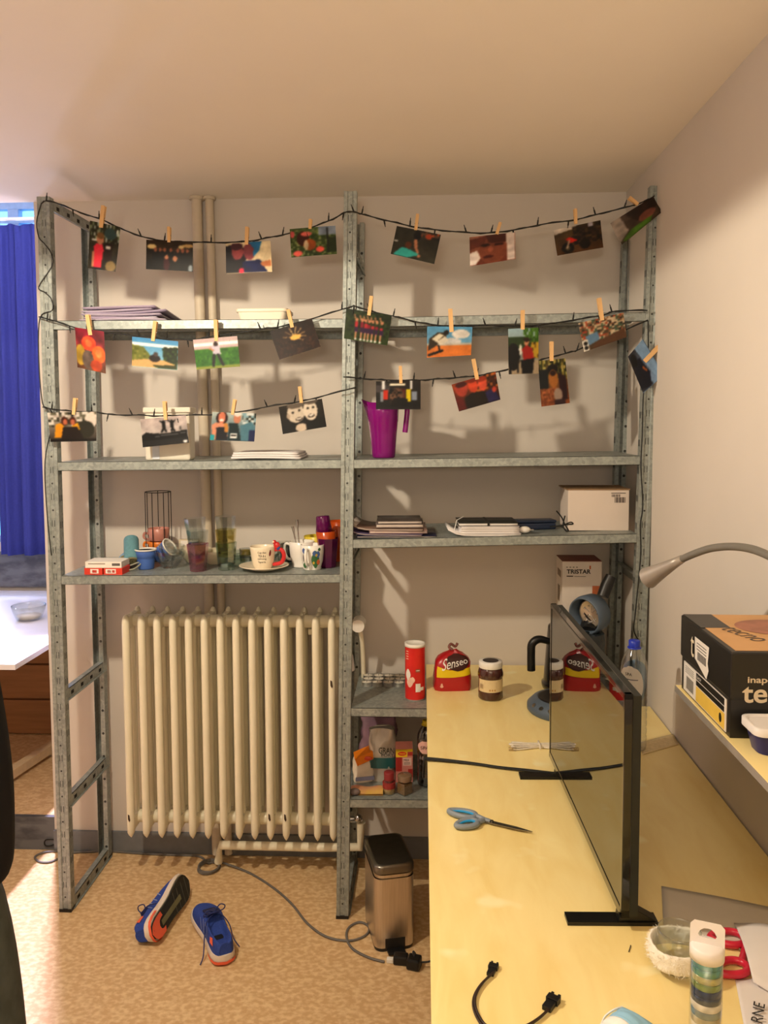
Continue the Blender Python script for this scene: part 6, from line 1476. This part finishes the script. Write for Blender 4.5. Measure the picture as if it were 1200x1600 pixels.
tub('lidded_tub', 'small dark blue plastic tub with a white lid on the ledge before the black box', 1.912, -1.80, pz, .12, .075, .05, mat('blue_tub_plastic', (34, 34, 96), .35), lidm=mat('pale_lid_plastic', (222, 216, 212), .4, var=.03), rz=.0)
def gooseneck():
    t = thing('desk_lamp', 'grey gooseneck lamp with a cone head arching over the black box', 'lamp', (1.93, -2.2, LZ))
    GN = mat('grey_neck', (112, 108, 100), .5, var=.06); SH = mat('silver_shade', (156, 148, 140), .4, .3, var=.05)
    X = 1.80
    c0 = Vector(at(1012, 903, 'Y', -1.35)); c1 = Vector(at(1066, 873, 'Y', -1.43)); d = (c1-c0).normalized()
    b = MB(); M_ = Matrix.Translation(c0) @ d.to_track_quat('Z', 'Y').to_matrix().to_4x4(); L = (c1-c0).length
    b.lathe([(.0245, 0), (.0205, L*.2), (.0165, L*.42), (.0115, L*.75), (.0085, L), (.001, L)], n=32, T=M_); b.lathe([(.0245, 0), (.0230, 0)], n=32, T=M_, smooth=False); b.lathe([(.0230, 0), (.015, L*.42), (.001, L*.6)], n=32, T=M_); b.build('lamp_shade', SH, t)
    b = MB(); b.ball(c0+d*.020, .010, n=14); b.build('light_bulb', mat('frosted_bulb', (226, 222, 210), .4), t)
    P = [c1-d*.004]+[Vector(at(x, y, 'Y', q)) for x, y, q in ((1085, 865, -1.47), (1110, 857, -1.52), (1140, 854, -1.595), (1170, 857, -1.665), (1200, 868, -1.74), (1228, 886, -1.815))]
    P += [Vector((1.925, -2.02, 1.44)), Vector((1.93, -2.16, 1.33)), Vector((1.93, -2.2, LZ+.02))]
    b = MB(); b.tube(smooth_path(P, 8), .0078, n=12); b.build('flexible_neck', GN, t)
    b = MB(); b.lathe([(.001, 0), (.05, 0), (.052, .006), (.045, .016), (.012, .024), (.001, .024)], (1.93, -2.2, LZ), n=32); b.build('lamp_base', SH, t)
gooseneck()

# ------------------------------------------------------------------ floor: bin, cable, shoes
def bin_():
    rz = math.radians(14); o = Vector((1.168, -.485, 0))
    t = thing('pedal_bin', 'rectangular brushed steel pedal bin under the food shelf', 'bin', o); w, d, h = .136, .215, .262
    M_ = T(o, rz)
    def rr(w_, d_, z, r=.028, dy=0):
        P = []
        for sx, sy, a0 in ((1, 1, 0), (-1, 1, PI/2), (-1, -1, PI), (1, -1, 3*PI/2)):
            for k in range(7):
                a = a0+k*PI/12; P.append(M_ @ Vector((sx*(w_/2-r)+r*math.cos(a), sy*(d_/2-r)+r*math.sin(a)+dy, z)))
        return P
    b = MB(); b.loft([rr(w-.004, d-.004, .0), rr(w-.002, d-.002, .012)]); b.build('base_trim', BLACK, t)
    b = MB(); b.loft([rr(w, d, .0125), rr(w, d, h-.012)], 0, False); b.loft([rr(w-.006, d-.006, h-.0121), rr(w-.006, d-.006, h)]); b.build('bin_body', STEEL, t)
    b = MB(); b.loft([rr(w-.008, d-.008, h), rr(w-.008, d-.008, h+.006)]); b.build('rubber_seal', BLACK, t)
    LD = mat('lid_steel', (128, 124, 116), .3, 1.0, var=.1)
    b = MB(); b.loft([rr(w+.002, d+.002, h+.006), rr(w+.002, d+.002, h+.026), rr(w-.003, d-.003, h+.032), rr(w-.02, d-.02, h+.034)]); b.build('lid', LD, t)
    b = MB(); b.box(-.03, -d/2-.032, .006, .03, -d/2+.0, .013, T=M_); b.build('pedal', BLACK, t, bevel=.003)
    b = MB(); b.box(-.034, -d/2-.0012, .013, .034, -d/2+.001, .045, T=M_); b.build('pedal_recess', mat('dark_recess', (40, 36, 32), .5), t)
bin_()
def floorcable():
    GC = mat('grey_cable', (104, 100, 96), .5, var=.06); f = lambda x, y, dz=.0042: Vector(at(x, y, 'Z', dz))
    c = f(610, 1503)
    t = thing('extension_cable', 'long grey extension cable curling across the floor to the bin', 'cable', (c.x, c.y, 0))
    pts = [f(*p) for p in ((118, 1331), (90, 1330), (68, 1332), (54, 1339), (62, 1347), (78, 1347), (92, 1341), (112, 1333), (140, 1331))]
    pts += [f(x, y) for x, y in ((165, 1330), (185, 1331), (225, 1334), (270, 1336), (310, 1338))]
    cc = f(326, 1357); coil = []
    for k in range(46):
        a = PI*.5+.35-2*PI*k/14.5; r = .043+.0035*math.sin(k*.9); coil.append(Vector((cc.x+r*math.cos(a), cc.y+r*.95*math.sin(a), .0045+.0038*(k/14.5))))
    pts += coil
    pts += [f(x, y) for x, y in ((385, 1362), (425, 1386), (455, 1412), (480, 1443), (510, 1464), (545, 1470), (570, 1462), (576, 1449), (562, 1441), (545, 1449), (541, 1464), (550, 1482), (575, 1496), (600, 1503))]
    b = MB(); b.tube(smooth_path(pts, 5), .0042, n=9); b.build('cord', GC, t)
    d = (f(640, 1507)-f(600, 1503)); a = math.atan2(d.y, d.x); p = f(604, 1503, 0); M_ = T((p.x, p.y, .0005), a)
    b = MB(); b.box(0, -.008, 0, .022, .008, .014, T=M_); b.build('white_collar', WHITEP, t, bevel=.002)
    b = MB(); b.box(.0225, -.016, 0, .07, .016, .03, T=M_); b.build('socket_block', BLACK, t, bevel=.005)
    b = MB(); b.box(.0705, -.022, 0, .115, .02, .036, T=M_ @ Matrix.Rotation(-.15, 4, 'Z')); g = b.build('plug', BLACK, t, bevel=.006)
    b = MB(); b.cyl(M_ @ Vector((.09, -.002, .036)), M_ @ Vector((.092, -.002, .0375)), .011, n=18); b.build('plug_disc', mat('dark_grey_plastic', (60, 60, 64), .4), g)
    p0 = M_ @ Vector((.115, -.015, .02)); e = f(676, 1470, .05)
    b = MB(); b.tube(smooth_path([p0, p0+Vector((.03, .0, .006)), f(672, 1500, .02)+Vector((.012, 0, .02)), Vector((1.315, -.56, .22)), Vector((1.318, -.52, .6))], 6), .003, n=7); b.build('thin_lead', CORD, t)
floorcable()

def shoe(label, loc, rot, left=1, seed=0):
    t = thing('running_shoe', label, 'shoe', (0, 0, 0), 'pair of blue running shoes'); ORG[t.name] = Vector((0, 0, 0))
    BL = mat('blue_mesh_fabric', (44, 72, 158), .85, var=.25, scale=220, bump=.25); OR_ = mat('coral_rubber', (240, 104, 70), .5, var=.06); MS = mat('pale_midsole', (226, 212, 196), .6, var=.06); OS = mat('dark_outsole', (44, 46, 42), .7, var=.25, scale=60); DK = mat('shoe_lining', (20, 22, 34), .9); TRM = mat('silver_trim', (150, 166, 206), .4)
    # stations along y: heel (0) to toe (.30): centre x, half-width, upper top height, base height
    S_ = [(.000, .0, .020, .070, .030), (.010, .0, .029, .083, .030), (.03, .0, .034, .088, .029), (.06, .001, .0345, .080, .027), (.09, .002, .034, .076, .026), (.12, .003, .0345, .084, .024), (.15, .004, .037, .083, .022), (.18, .005, .042, .073, .020), (.21, .006, .0455, .061, .019), (.24, .005, .046, .052, .019), (.265, .003, .041, .046, .020), (.285, .000, .030, .041, .022), (.298, -.002, .014, .034, .025)]
    rows = []; nseg = 17
    for y, cx, hw, top, base in S_:
        row = []; op = .004 < y < .135
        for k in range(nseg):
            a = PI*k/(nseg-1)
            x = cx+hw*math.copysign(abs(math.cos(a))**.75, math.cos(a))*left
            zz = base-.006+(top-base+.006)*math.sin(a)**.62
            if op:
                q = abs(math.cos(a))
                if q < .52: zz = base+.010+(.004 if .03 < y < .11 else .022)
                else: x = cx+hw*math.copysign(abs(math.cos(a))**.55, math.cos(a))*left
            row.append((x, y, zz))
        rows.append(row)
    b = MB(); b.strip(rows)
    b.add(rows[0]+[(0, -.002, .03)], [], 0); b.add([p for p in rows[0]], [tuple(range(nseg))]); b.add([p for p in rows[-1]], [tuple(range(nseg))[::-1]])
    b.build('upper', BL, t, subsurf=1)
    b = MB(); b.add([(S_[0][1]+.021*math.cos(a), .075+.058*math.sin(a), .043) for a in np.linspace(0, 2*PI, 25)[:-1]], [tuple(range(24))]); b.build('insole', DK, t)
    def outline(k, ex=0):
        R_ = [(cx*left+hw*k*1.0+ex, y) for y, cx, hw, *_ in S_]; L_ = [(cx*left-hw*k-ex, y) for y, cx, hw, *_ in S_][::-1]
        return R_+[(0-.002, .306)]+L_+[(0, -.008)]
    b = MB()
    zt = lambda y: np.interp(y, [0, .05, .12, .2, .26, .306], [.034, .033, .029, .025, .025, .030])
    zb = lambda y: np.interp(y, [-.01, .015, .05, .2, .25, .306], [.013, .007, .006, .006, .008, .019])
    OA = outline(1.07, .002); OB = outline(1.0, .001)
    b.loft([[(x, y, zb(y)) for x, y in OB], [(x, y, zb(y)*.5+zt(y)*.5) for x, y in OA], [(x, y, zt(y)) for x, y in OB]], 0, True, True); b.build('midsole', MS, t)
    # coral heel wedge around the back of the midsole
    b = MB(); pts = [p for p in OA if p[1] < .085]
    pts = sorted(pts, key=lambda p: math.atan2(p[0], -(p[1]-.09)))
    b.strip([[(x*1.03, y-.0015, zz) for x, y in pts] for zz in (.0075, .012, .0165)]); b.build('heel_wedge', OR_, t)
    sole = MB(); OC = outline(.93, 0)
    sole.loft([[(x, y, zb(y)-.0055) for x, y in OC], [(x, y, zb(y)+.0006) for x, y in OC]], 0, True, False); so = sole.build('outsole', OS, t)
    b = MB(); hp = [(x, y) for x, y in outline(.95, 0) if y < .075]; hp = sorted(hp, key=lambda p: math.atan2(p[0], -(p[1]-.07)))
    inn = [(x*.52, .035+(y-.035)*.45+.02) for x, y in hp]
    b.strip([[(x, y, zb(y)-.0068) for x, y in hp], [(x, y, zb(y)-.0068) for x, y in inn]]); b.build('coral_heel_tread', OR_, so)
    b = MB(); b.strip([[(x, y, -.0012) for x in (-.009, -.003, .003, .009)] for y in np.linspace(.05, .20, 8)]); b.build('sole_channel', mat('khaki_sole', (120, 118, 84), .7), so)
    b = MB()
    for y in (.215, .245, .15, .18): b.quad((-.034, y, -.0009), (.036, y+.008, -.0009), (.036, y+.012, -.0009), (-.034, y+.003, -.0009))
    b.build('tread_line', mat('grey_tread', (92, 94, 88), .7), so)
    # heel patch, stripes
    def side(sx, y, f):    # point on the flank
        cx = np.interp(y, [s[0] for s in S_], [s[1] for s in S_]); hw = np.interp(y, [s[0] for s in S_], [s[2] for s in S_]); tp = np.interp(y, [s[0] for s in S_], [s[3] for s in S_]); bs = np.interp(y, [s[0] for s in S_], [s[4] for s in S_])
        a = f*PI/2; k = abs(math.cos(a))**.6
        return (cx*left+sx*(hw*k+.0022), y, bs-.006+(tp-bs+.006)*math.sin(a)**.62+.0)
    for sx in (-1, 1):
        b = MB(); b.quad(side(sx, .022, .22), side(sx, .05, .22), side(sx, .060, .42), side(sx, .034, .5)); b.build('coral_patch', OR_, t)
        b = MB()
        for y0 in (.085, .105, .125, .15): b.quad(side(sx, y0, .1), side(sx, y0+.003, .1), side(sx, y0+.028, .5), side(sx, y0+.025, .5))
        b.build('side_stripes', TRM, t)
    # tongue and laces
    b = MB(); b.strip([[(x*w_, y, z) for x in (-1, -.4, .4, 1)] for y, z, w_ in ((.115, .103, .018), (.13, .094, .021), (.16, .084, .021), (.20, .067, .018))]); b.build('tongue', mat('navy_tongue', (30, 40, 96), .8, var=.2), t, solid=.004)
    NL = mat('navy_lace', (36, 50, 110), .8)
    for k in range(5):
        y = .128+k*.0165; z = .0925-k*.0078
        b = MB(); b.tube([(-.021, y, z-.006), (-.008, y+.004, z+.002), (.008, y+.009, z+.001), (.021, y+.013, z-.008)], .0019, n=6); b.build('lace', NL, t)
    for P in (((.0, .125, .097), (-.018, .118, .112), (-.034, .112, .108), (-.032, .12, .094), (-.01, .126, .096)), ((.0, .125, .097), (.02, .13, .116), (.036, .128, .110), (.032, .135, .094), (.008, .13, .095)), ((0, .125, .096), (.02, .11, .094), (.042, .10, .06), (.05, .085, .022), (.062, .06, .004)), ((0, .125, .096), (-.03, .10, .088), (-.043, .08, .055), (-.055, .05, .016), (-.07, .03, .004))):
        b = MB(); b.tube(smooth_path(P, 5), .0018, n=6); b.build('lace', NL, t)
    Q_ = rot.to_4x4() @ Matrix.Scale(1.07, 4)
    zmin = min((Q_ @ v.co).z for ch in t.children if ch.name.split('.')[0] in ('upper', 'midsole', 'outsole', 'heel_wedge') for v in ch.data.vertices)
    t.rotation_mode = 'QUATERNION'
    t.matrix_world = Matrix.Translation((loc[0], loc[1], .0008-zmin)) @ Q_
    return t
# right-hand shoe stands on its sole, heel towards the room
h0 = Vector(at(352, 1508, 'Z', 0)); h1 = Vector(at(312, 1424, 'Z', 0)); d = (h1-h0); a = math.atan2(d.y, d.x)-PI/2
shoe('blue running shoe standing on its sole, heel towards the room and laces loose', h0+Vector((0, 0, .0052)), Matrix.Rotation(a, 3, 'Z'), 1)
# left-hand shoe lies on its side showing the sole
p0 = Vector(at(243, 1482, 'Z', 0)); p1 = Vector(at(300, 1396, 'Z', 0)); y = Vector((p1.x-p0.x, p1.y-p0.y, 0)).normalized()
n_ = Vector((y.y, -y.x, 0))        # to the right of the toe direction: the sole faces this way
zax = (-n_*.88+Vector((0, 0, -.30))).normalized(); xax = y.cross(zax).normalized(); zax = xax.cross(y)
R_ = Matrix((xax, y, zax)).transposed()
shoe('blue running shoe lying on its side with the dark and coral sole showing', p0+Vector((-.0, 0, .049)), R_, 1)

# ------------------------------------------------------------------ alcove: white desk, drawers, rail, bowl
t = thing('white_desk', 'white desk in the alcove under the blue curtain', 'desk', (-.9, .5, ST))
WD = mat('white_desktop', (236, 232, 236), .35, var=.03, scale=5)
b = MB(); b.box(-1.7, -.131, .797, -.305, 1.24, .82); b.build('desktop', WD, t, bevel=.001)
for x, y in ((-1.05, .05), (-1.05, .8), (-1.65, .05), (-1.65, 1.15)):
    b = MB(); b.box(x-.02, y-.02, ST, x+.02, y+.02, .7968); b.build('leg', WHITEP, t)
t = thing('drawer_chest', 'brown wooden drawer chest standing below the white alcove desk', 'drawer chest', (-.9, .95, ST))
BW = mat('brown_wood', (166, 116, 72), .5, var=.18, scale=8, stretch=(.6, 4, 6)); 
b = MB(); b.box(-1.55, .895, ST, -.33, 1.23, .70); b.build('carcass', BW, t)
for z0, z1 in ((.145, .322), (.332, .508), (.518, .69)):
    b = MB(); b.box(-1.54, .874, z0, -.335, .8945, z1); dr = b.build('drawer_front', BW, t, bevel=.002)
    b = MB(); b.ball((-.94, .866, (z0+z1)/2), .013); b.build('knob', BW, dr)
b = MB(); a_, b2_ = Vector(at(40, 1196, 'Z', ST+.03)), Vector(at(98, 1158, 'Z', ST+.03)); dd = (b2_-a_).normalized(); s_ = Vector((-dd.y, dd.x, 0))*.022
P0, P1 = a_-dd*.45, b2_+dd*.02
b.prism([((P0-s_).x, (P0-s_).y), ((P0+s_).x, (P0+s_).y), ((P1+s_).x, (P1+s_).y), ((P1-s_).x, (P1-s_).y)], ST+.02, ST+.06)
for q in (.15, .85): c_ = P0.lerp(P1, q); b.cyl((c_.x, c_.y, ST), (c_.x, c_.y, ST+.021), .02, n=12)
tag(b.build('wooden_rail', mat('pale_wood', (222, 196, 156), .5, var=.1)), 'pale wooden rail lying low on the alcove floor beneath the white desk', 'rail')
c = Vector(at(45, 968, 'Z', .8204))
b = MB(); b.lathe([(.001, 0), (.05, 0), (.056, .004), (.075, .05), (.078, .07), (.075, .0705), (.071, .05), (.05, .008), (.001, .006)], (c.x, c.y, .8204), n=36)
tag(b.build('glass_bowl', GLASS), 'round clear glass bowl on the white alcove desk', 'bowl')
b = MB(); b.lathe([(.001, .0065), (.049, .0085), (.056, .022), (.001, .0225)], (c.x, c.y, .8204), n=28); tag(b.build('wax_block', mat('pale_wax', (238, 220, 190), .5)), 'pale wax filling the bottom of the glass bowl', 'wax')
b = MB(); P = [Vector(at(x, y, 'Y', -.006)) for x, y in ((88, 1312), (72, 1312), (69, 1318), (74, 1322), (90, 1318))]; b.tube(smooth_path(P, 5), .0024, n=6)
tag(b.build('loose_lead', CORD), 'thin dark lead looped against the dark step by the left upright', 'cable')

# ------------------------------------------------------------------ person at the left edge
def person():
    bx, by = .275, -1.78
    t = thing('person', 'person in a black jacket and dark grey jeans standing at the left edge', 'person', (bx, by, 0))
    SKN = mat('skin', (206, 158, 132), .55, var=.06); JK = mat('black_jacket', (8, 8, 14), .9, var=.2, scale=60); JN = mat('dark_grey_jeans', (84, 90, 84), .9, var=.3, scale=30, bump=.2); HRm = mat('dark_hair', (48, 34, 26), .7, var=.3, scale=90, stretch=(1, 1, .1)); SHm = mat('dark_shoe', (34, 34, 36), .6)
    F = Vector((.25, 1, 0)).normalized(); Rr = Vector((F.y, -F.x, 0))    # facing the shelves
    def P(r, f, z): v = Vector((bx, by, 0))+Rr*r+F*f; return (v.x, v.y, z)
    def skin(name, verts, edges, radii, m, sub=2, parent=t, root=0):
        me = bpy.data.meshes.new(name); og = ORG[t.name]
        me.from_pydata([(v[0]-og.x, v[1]-og.y, v[2]-og.z) for v in verts], edges, []); o = bpy.data.objects.new(name, me); COL.objects.link(o); o.parent = parent; ORG[o.name] = og
        o.modifiers.new('skin', 'SKIN').use_smooth_shade = True
        for i, r in enumerate(radii):
            q = me.skin_vertices[0].data[i]; q.radius = r if isinstance(r, tuple) else (r, r); q.use_root = (i == root)
        s = o.modifiers.new('subsurf', 'SUBSURF'); s.levels = sub; s.render_levels = sub
        me.materials.append(m); return o
    V = []; E_ = []; Rd = []
    def n(p, r, par=None):
        V.append(p); Rd.append(r); i = len(V)-1
        if par is not None: E_.append((par, i))
        return i
    pel = n(P(0, 0, .96), (.15, .11)); wa = n(P(0, .0, 1.12), (.135, .10), pel); chs = n(P(0, .0, 1.32), (.16, .11), wa); nb = n(P(0, -.01, 1.47), (.07, .065), chs); nk = n(P(0, .0, 1.53), .049, nb); hd = n(P(0, .015, 1.61), (.072, .085), nk); ht = n(P(0, .01, 1.70), (.070, .085), hd); n(P(0, .0, 1.755), (.045, .055), ht)
    for s in (-1, 1):
        sh = n(P(.17*s, -.01, 1.42), .058, chs); el = n(P(.235*s, -.03, 1.14), .043, sh); wr = n(P(.225*s, .0, .95), .028, el); pm = n(P(.188*s, .035, .875), (.022, .036), wr)
        hp = n(P(.105*s, 0, .88), .088, pel); kn = n(P(.20*s, .015, .49), .058, hp); an = n(P(.235*s, -.02, .09), .038, kn); ft = n(P(.24*s, .10, .04), (.04, .03), an)
    skin('body', V, E_, Rd, SKN)
    for s in (-1, 1):    # hands: four fingers of different length and a thumb
        for k, (df, L) in enumerate(((.028, .066), (.010, .074), (-.008, .069), (-.025, .053))):
            p0 = P(.186*s, .038+df, .865); p1 = P(.183*s, .040+df*1.1, .845-L*.35); p2 = P(.178*s, .043+df*1.1, .845-L*.75); p3 = P(.170*s, .044+df*1.1, .845-L)
            skin('finger', [p0, p1, p2, p3], [(0, 1), (1, 2), (2, 3)], [.0095, .009, .0085, .0065], SKN, 1)
        skin('thumb', [P(.184*s, .055, .90), P(.176*s, .082, .87), P(.170*s, .090, .84)], [(0, 1), (1, 2)], [.011, .0105, .008], SKN, 1)
    # face details
    for s in (-1, 1):
        b = MB(); b.ball(P(.030*s, .078, 1.645), .0125, .0125, .009); ey = b.build('eye', WHITEP, t)
        b = MB(); b.ball(P(.030*s, .0885, 1.645), .0055, .0035, .0055); b.build('iris', mat('brown_iris', (46, 30, 22), .2), ey)
        b = MB(); b.tube([P(.014*s, .094, 1.664), P(.03*s, .094, 1.669), P(.046*s, .082, 1.664)], .0035, n=6); b.build('eyebrow', HRm, t)
        b = MB(); b.ball(P(.078*s, .0, 1.635), .010, .02, .03); b.build('ear', SKN, t)
    b = MB(); b.loft([[P(-.008, .095, 1.65), P(.008, .095, 1.65), P(.0, .098, 1.652)], [P(-.016, .098, 1.605), P(.016, .098, 1.605), P(0, .122, 1.608)]], 0, True); b.build('nose', SKN, t)
    b = MB(); b.ball(P(0, .096, 1.575), .024, .006, .006); b.build('mouth', mat('lips', (176, 96, 90), .5), t)
    b = MB(); rows = []
    for i in range(9):
        th = -.35+1.92*i/8; rr = max(math.cos(th), .02); rows.append([P(.094*rr*math.cos(a), -.012+.108*rr*math.sin(a)-(.02 if i < 4 else 0), 1.665+.112*math.sin(th)) for a in np.linspace(0, 2*PI, 25)[:-1]])
    b.loft(rows, 0, True); b.build('hair', HRm, t)
    # jacket: torso shell and sleeves as one skinned surface
    V.clear(); E_.clear(); Rd.clear()
    a0 = n(P(0, 0, .955), (.197, .15)); a00 = n(P(0, 0, 1.0), (.205, .16), a0); a1 = n(P(0, 0, 1.14), (.19, .145), a00); a2 = n(P(0, 0, 1.33), (.195, .14), a1); a3 = n(P(0, -.01, 1.46), (.10, .085), a2); n(P(0, -.005, 1.52), (.075, .07), a3)
    for s in (-1, 1):
        q = n(P(.19*s, -.01, 1.42), .078, a2); q = n(P(.25*s, -.03, 1.14), .070, q); q = n(P(.245*s, -.01, 1.0), .056, q); n(P(.228*s, .0, .94), .052, q)
    skin('jacket', list(V), list(E_), list(Rd), JK)
    V.clear(); E_.clear(); Rd.clear()
    jt = n(P(0, 0, 1.08), (.150, .115)); j0 = n(P(0, 0, .97), (.165, .125), jt)
    for s in (-1, 1):
        q = n(P(.125*s, .01, .87), .128, j0); q = n(P(.165*s, .012, .70), .110, q); q = n(P(.21*s, .012, .50), .084, q); q = n(P(.238*s, -.015, .14), .072, q); n(P(.24*s, -.005, .035), .074, q)
    skin('jeans', list(V), list(E_), list(Rd), JN)
    for s in (-1, 1):
        b = MB(); rows = []
        for f, hw, hh in ((-.085, .02, .05), (-.07, .036, .075), (-.02, .04, .085), (.05, .044, .07), (.12, .048, .05), (.17, .04, .038), (.20, .015, .025)):
            rows.append([P(.24*s+hw*math.copysign(abs(math.cos(a))**.7, math.cos(a)), f, max(0.001, hh*(math.sin(a)*.5+.5))) for a in np.linspace(0, 2*PI, 17)[:-1]])
        b.loft(rows); b.build('shoe', SHm, t)
person()
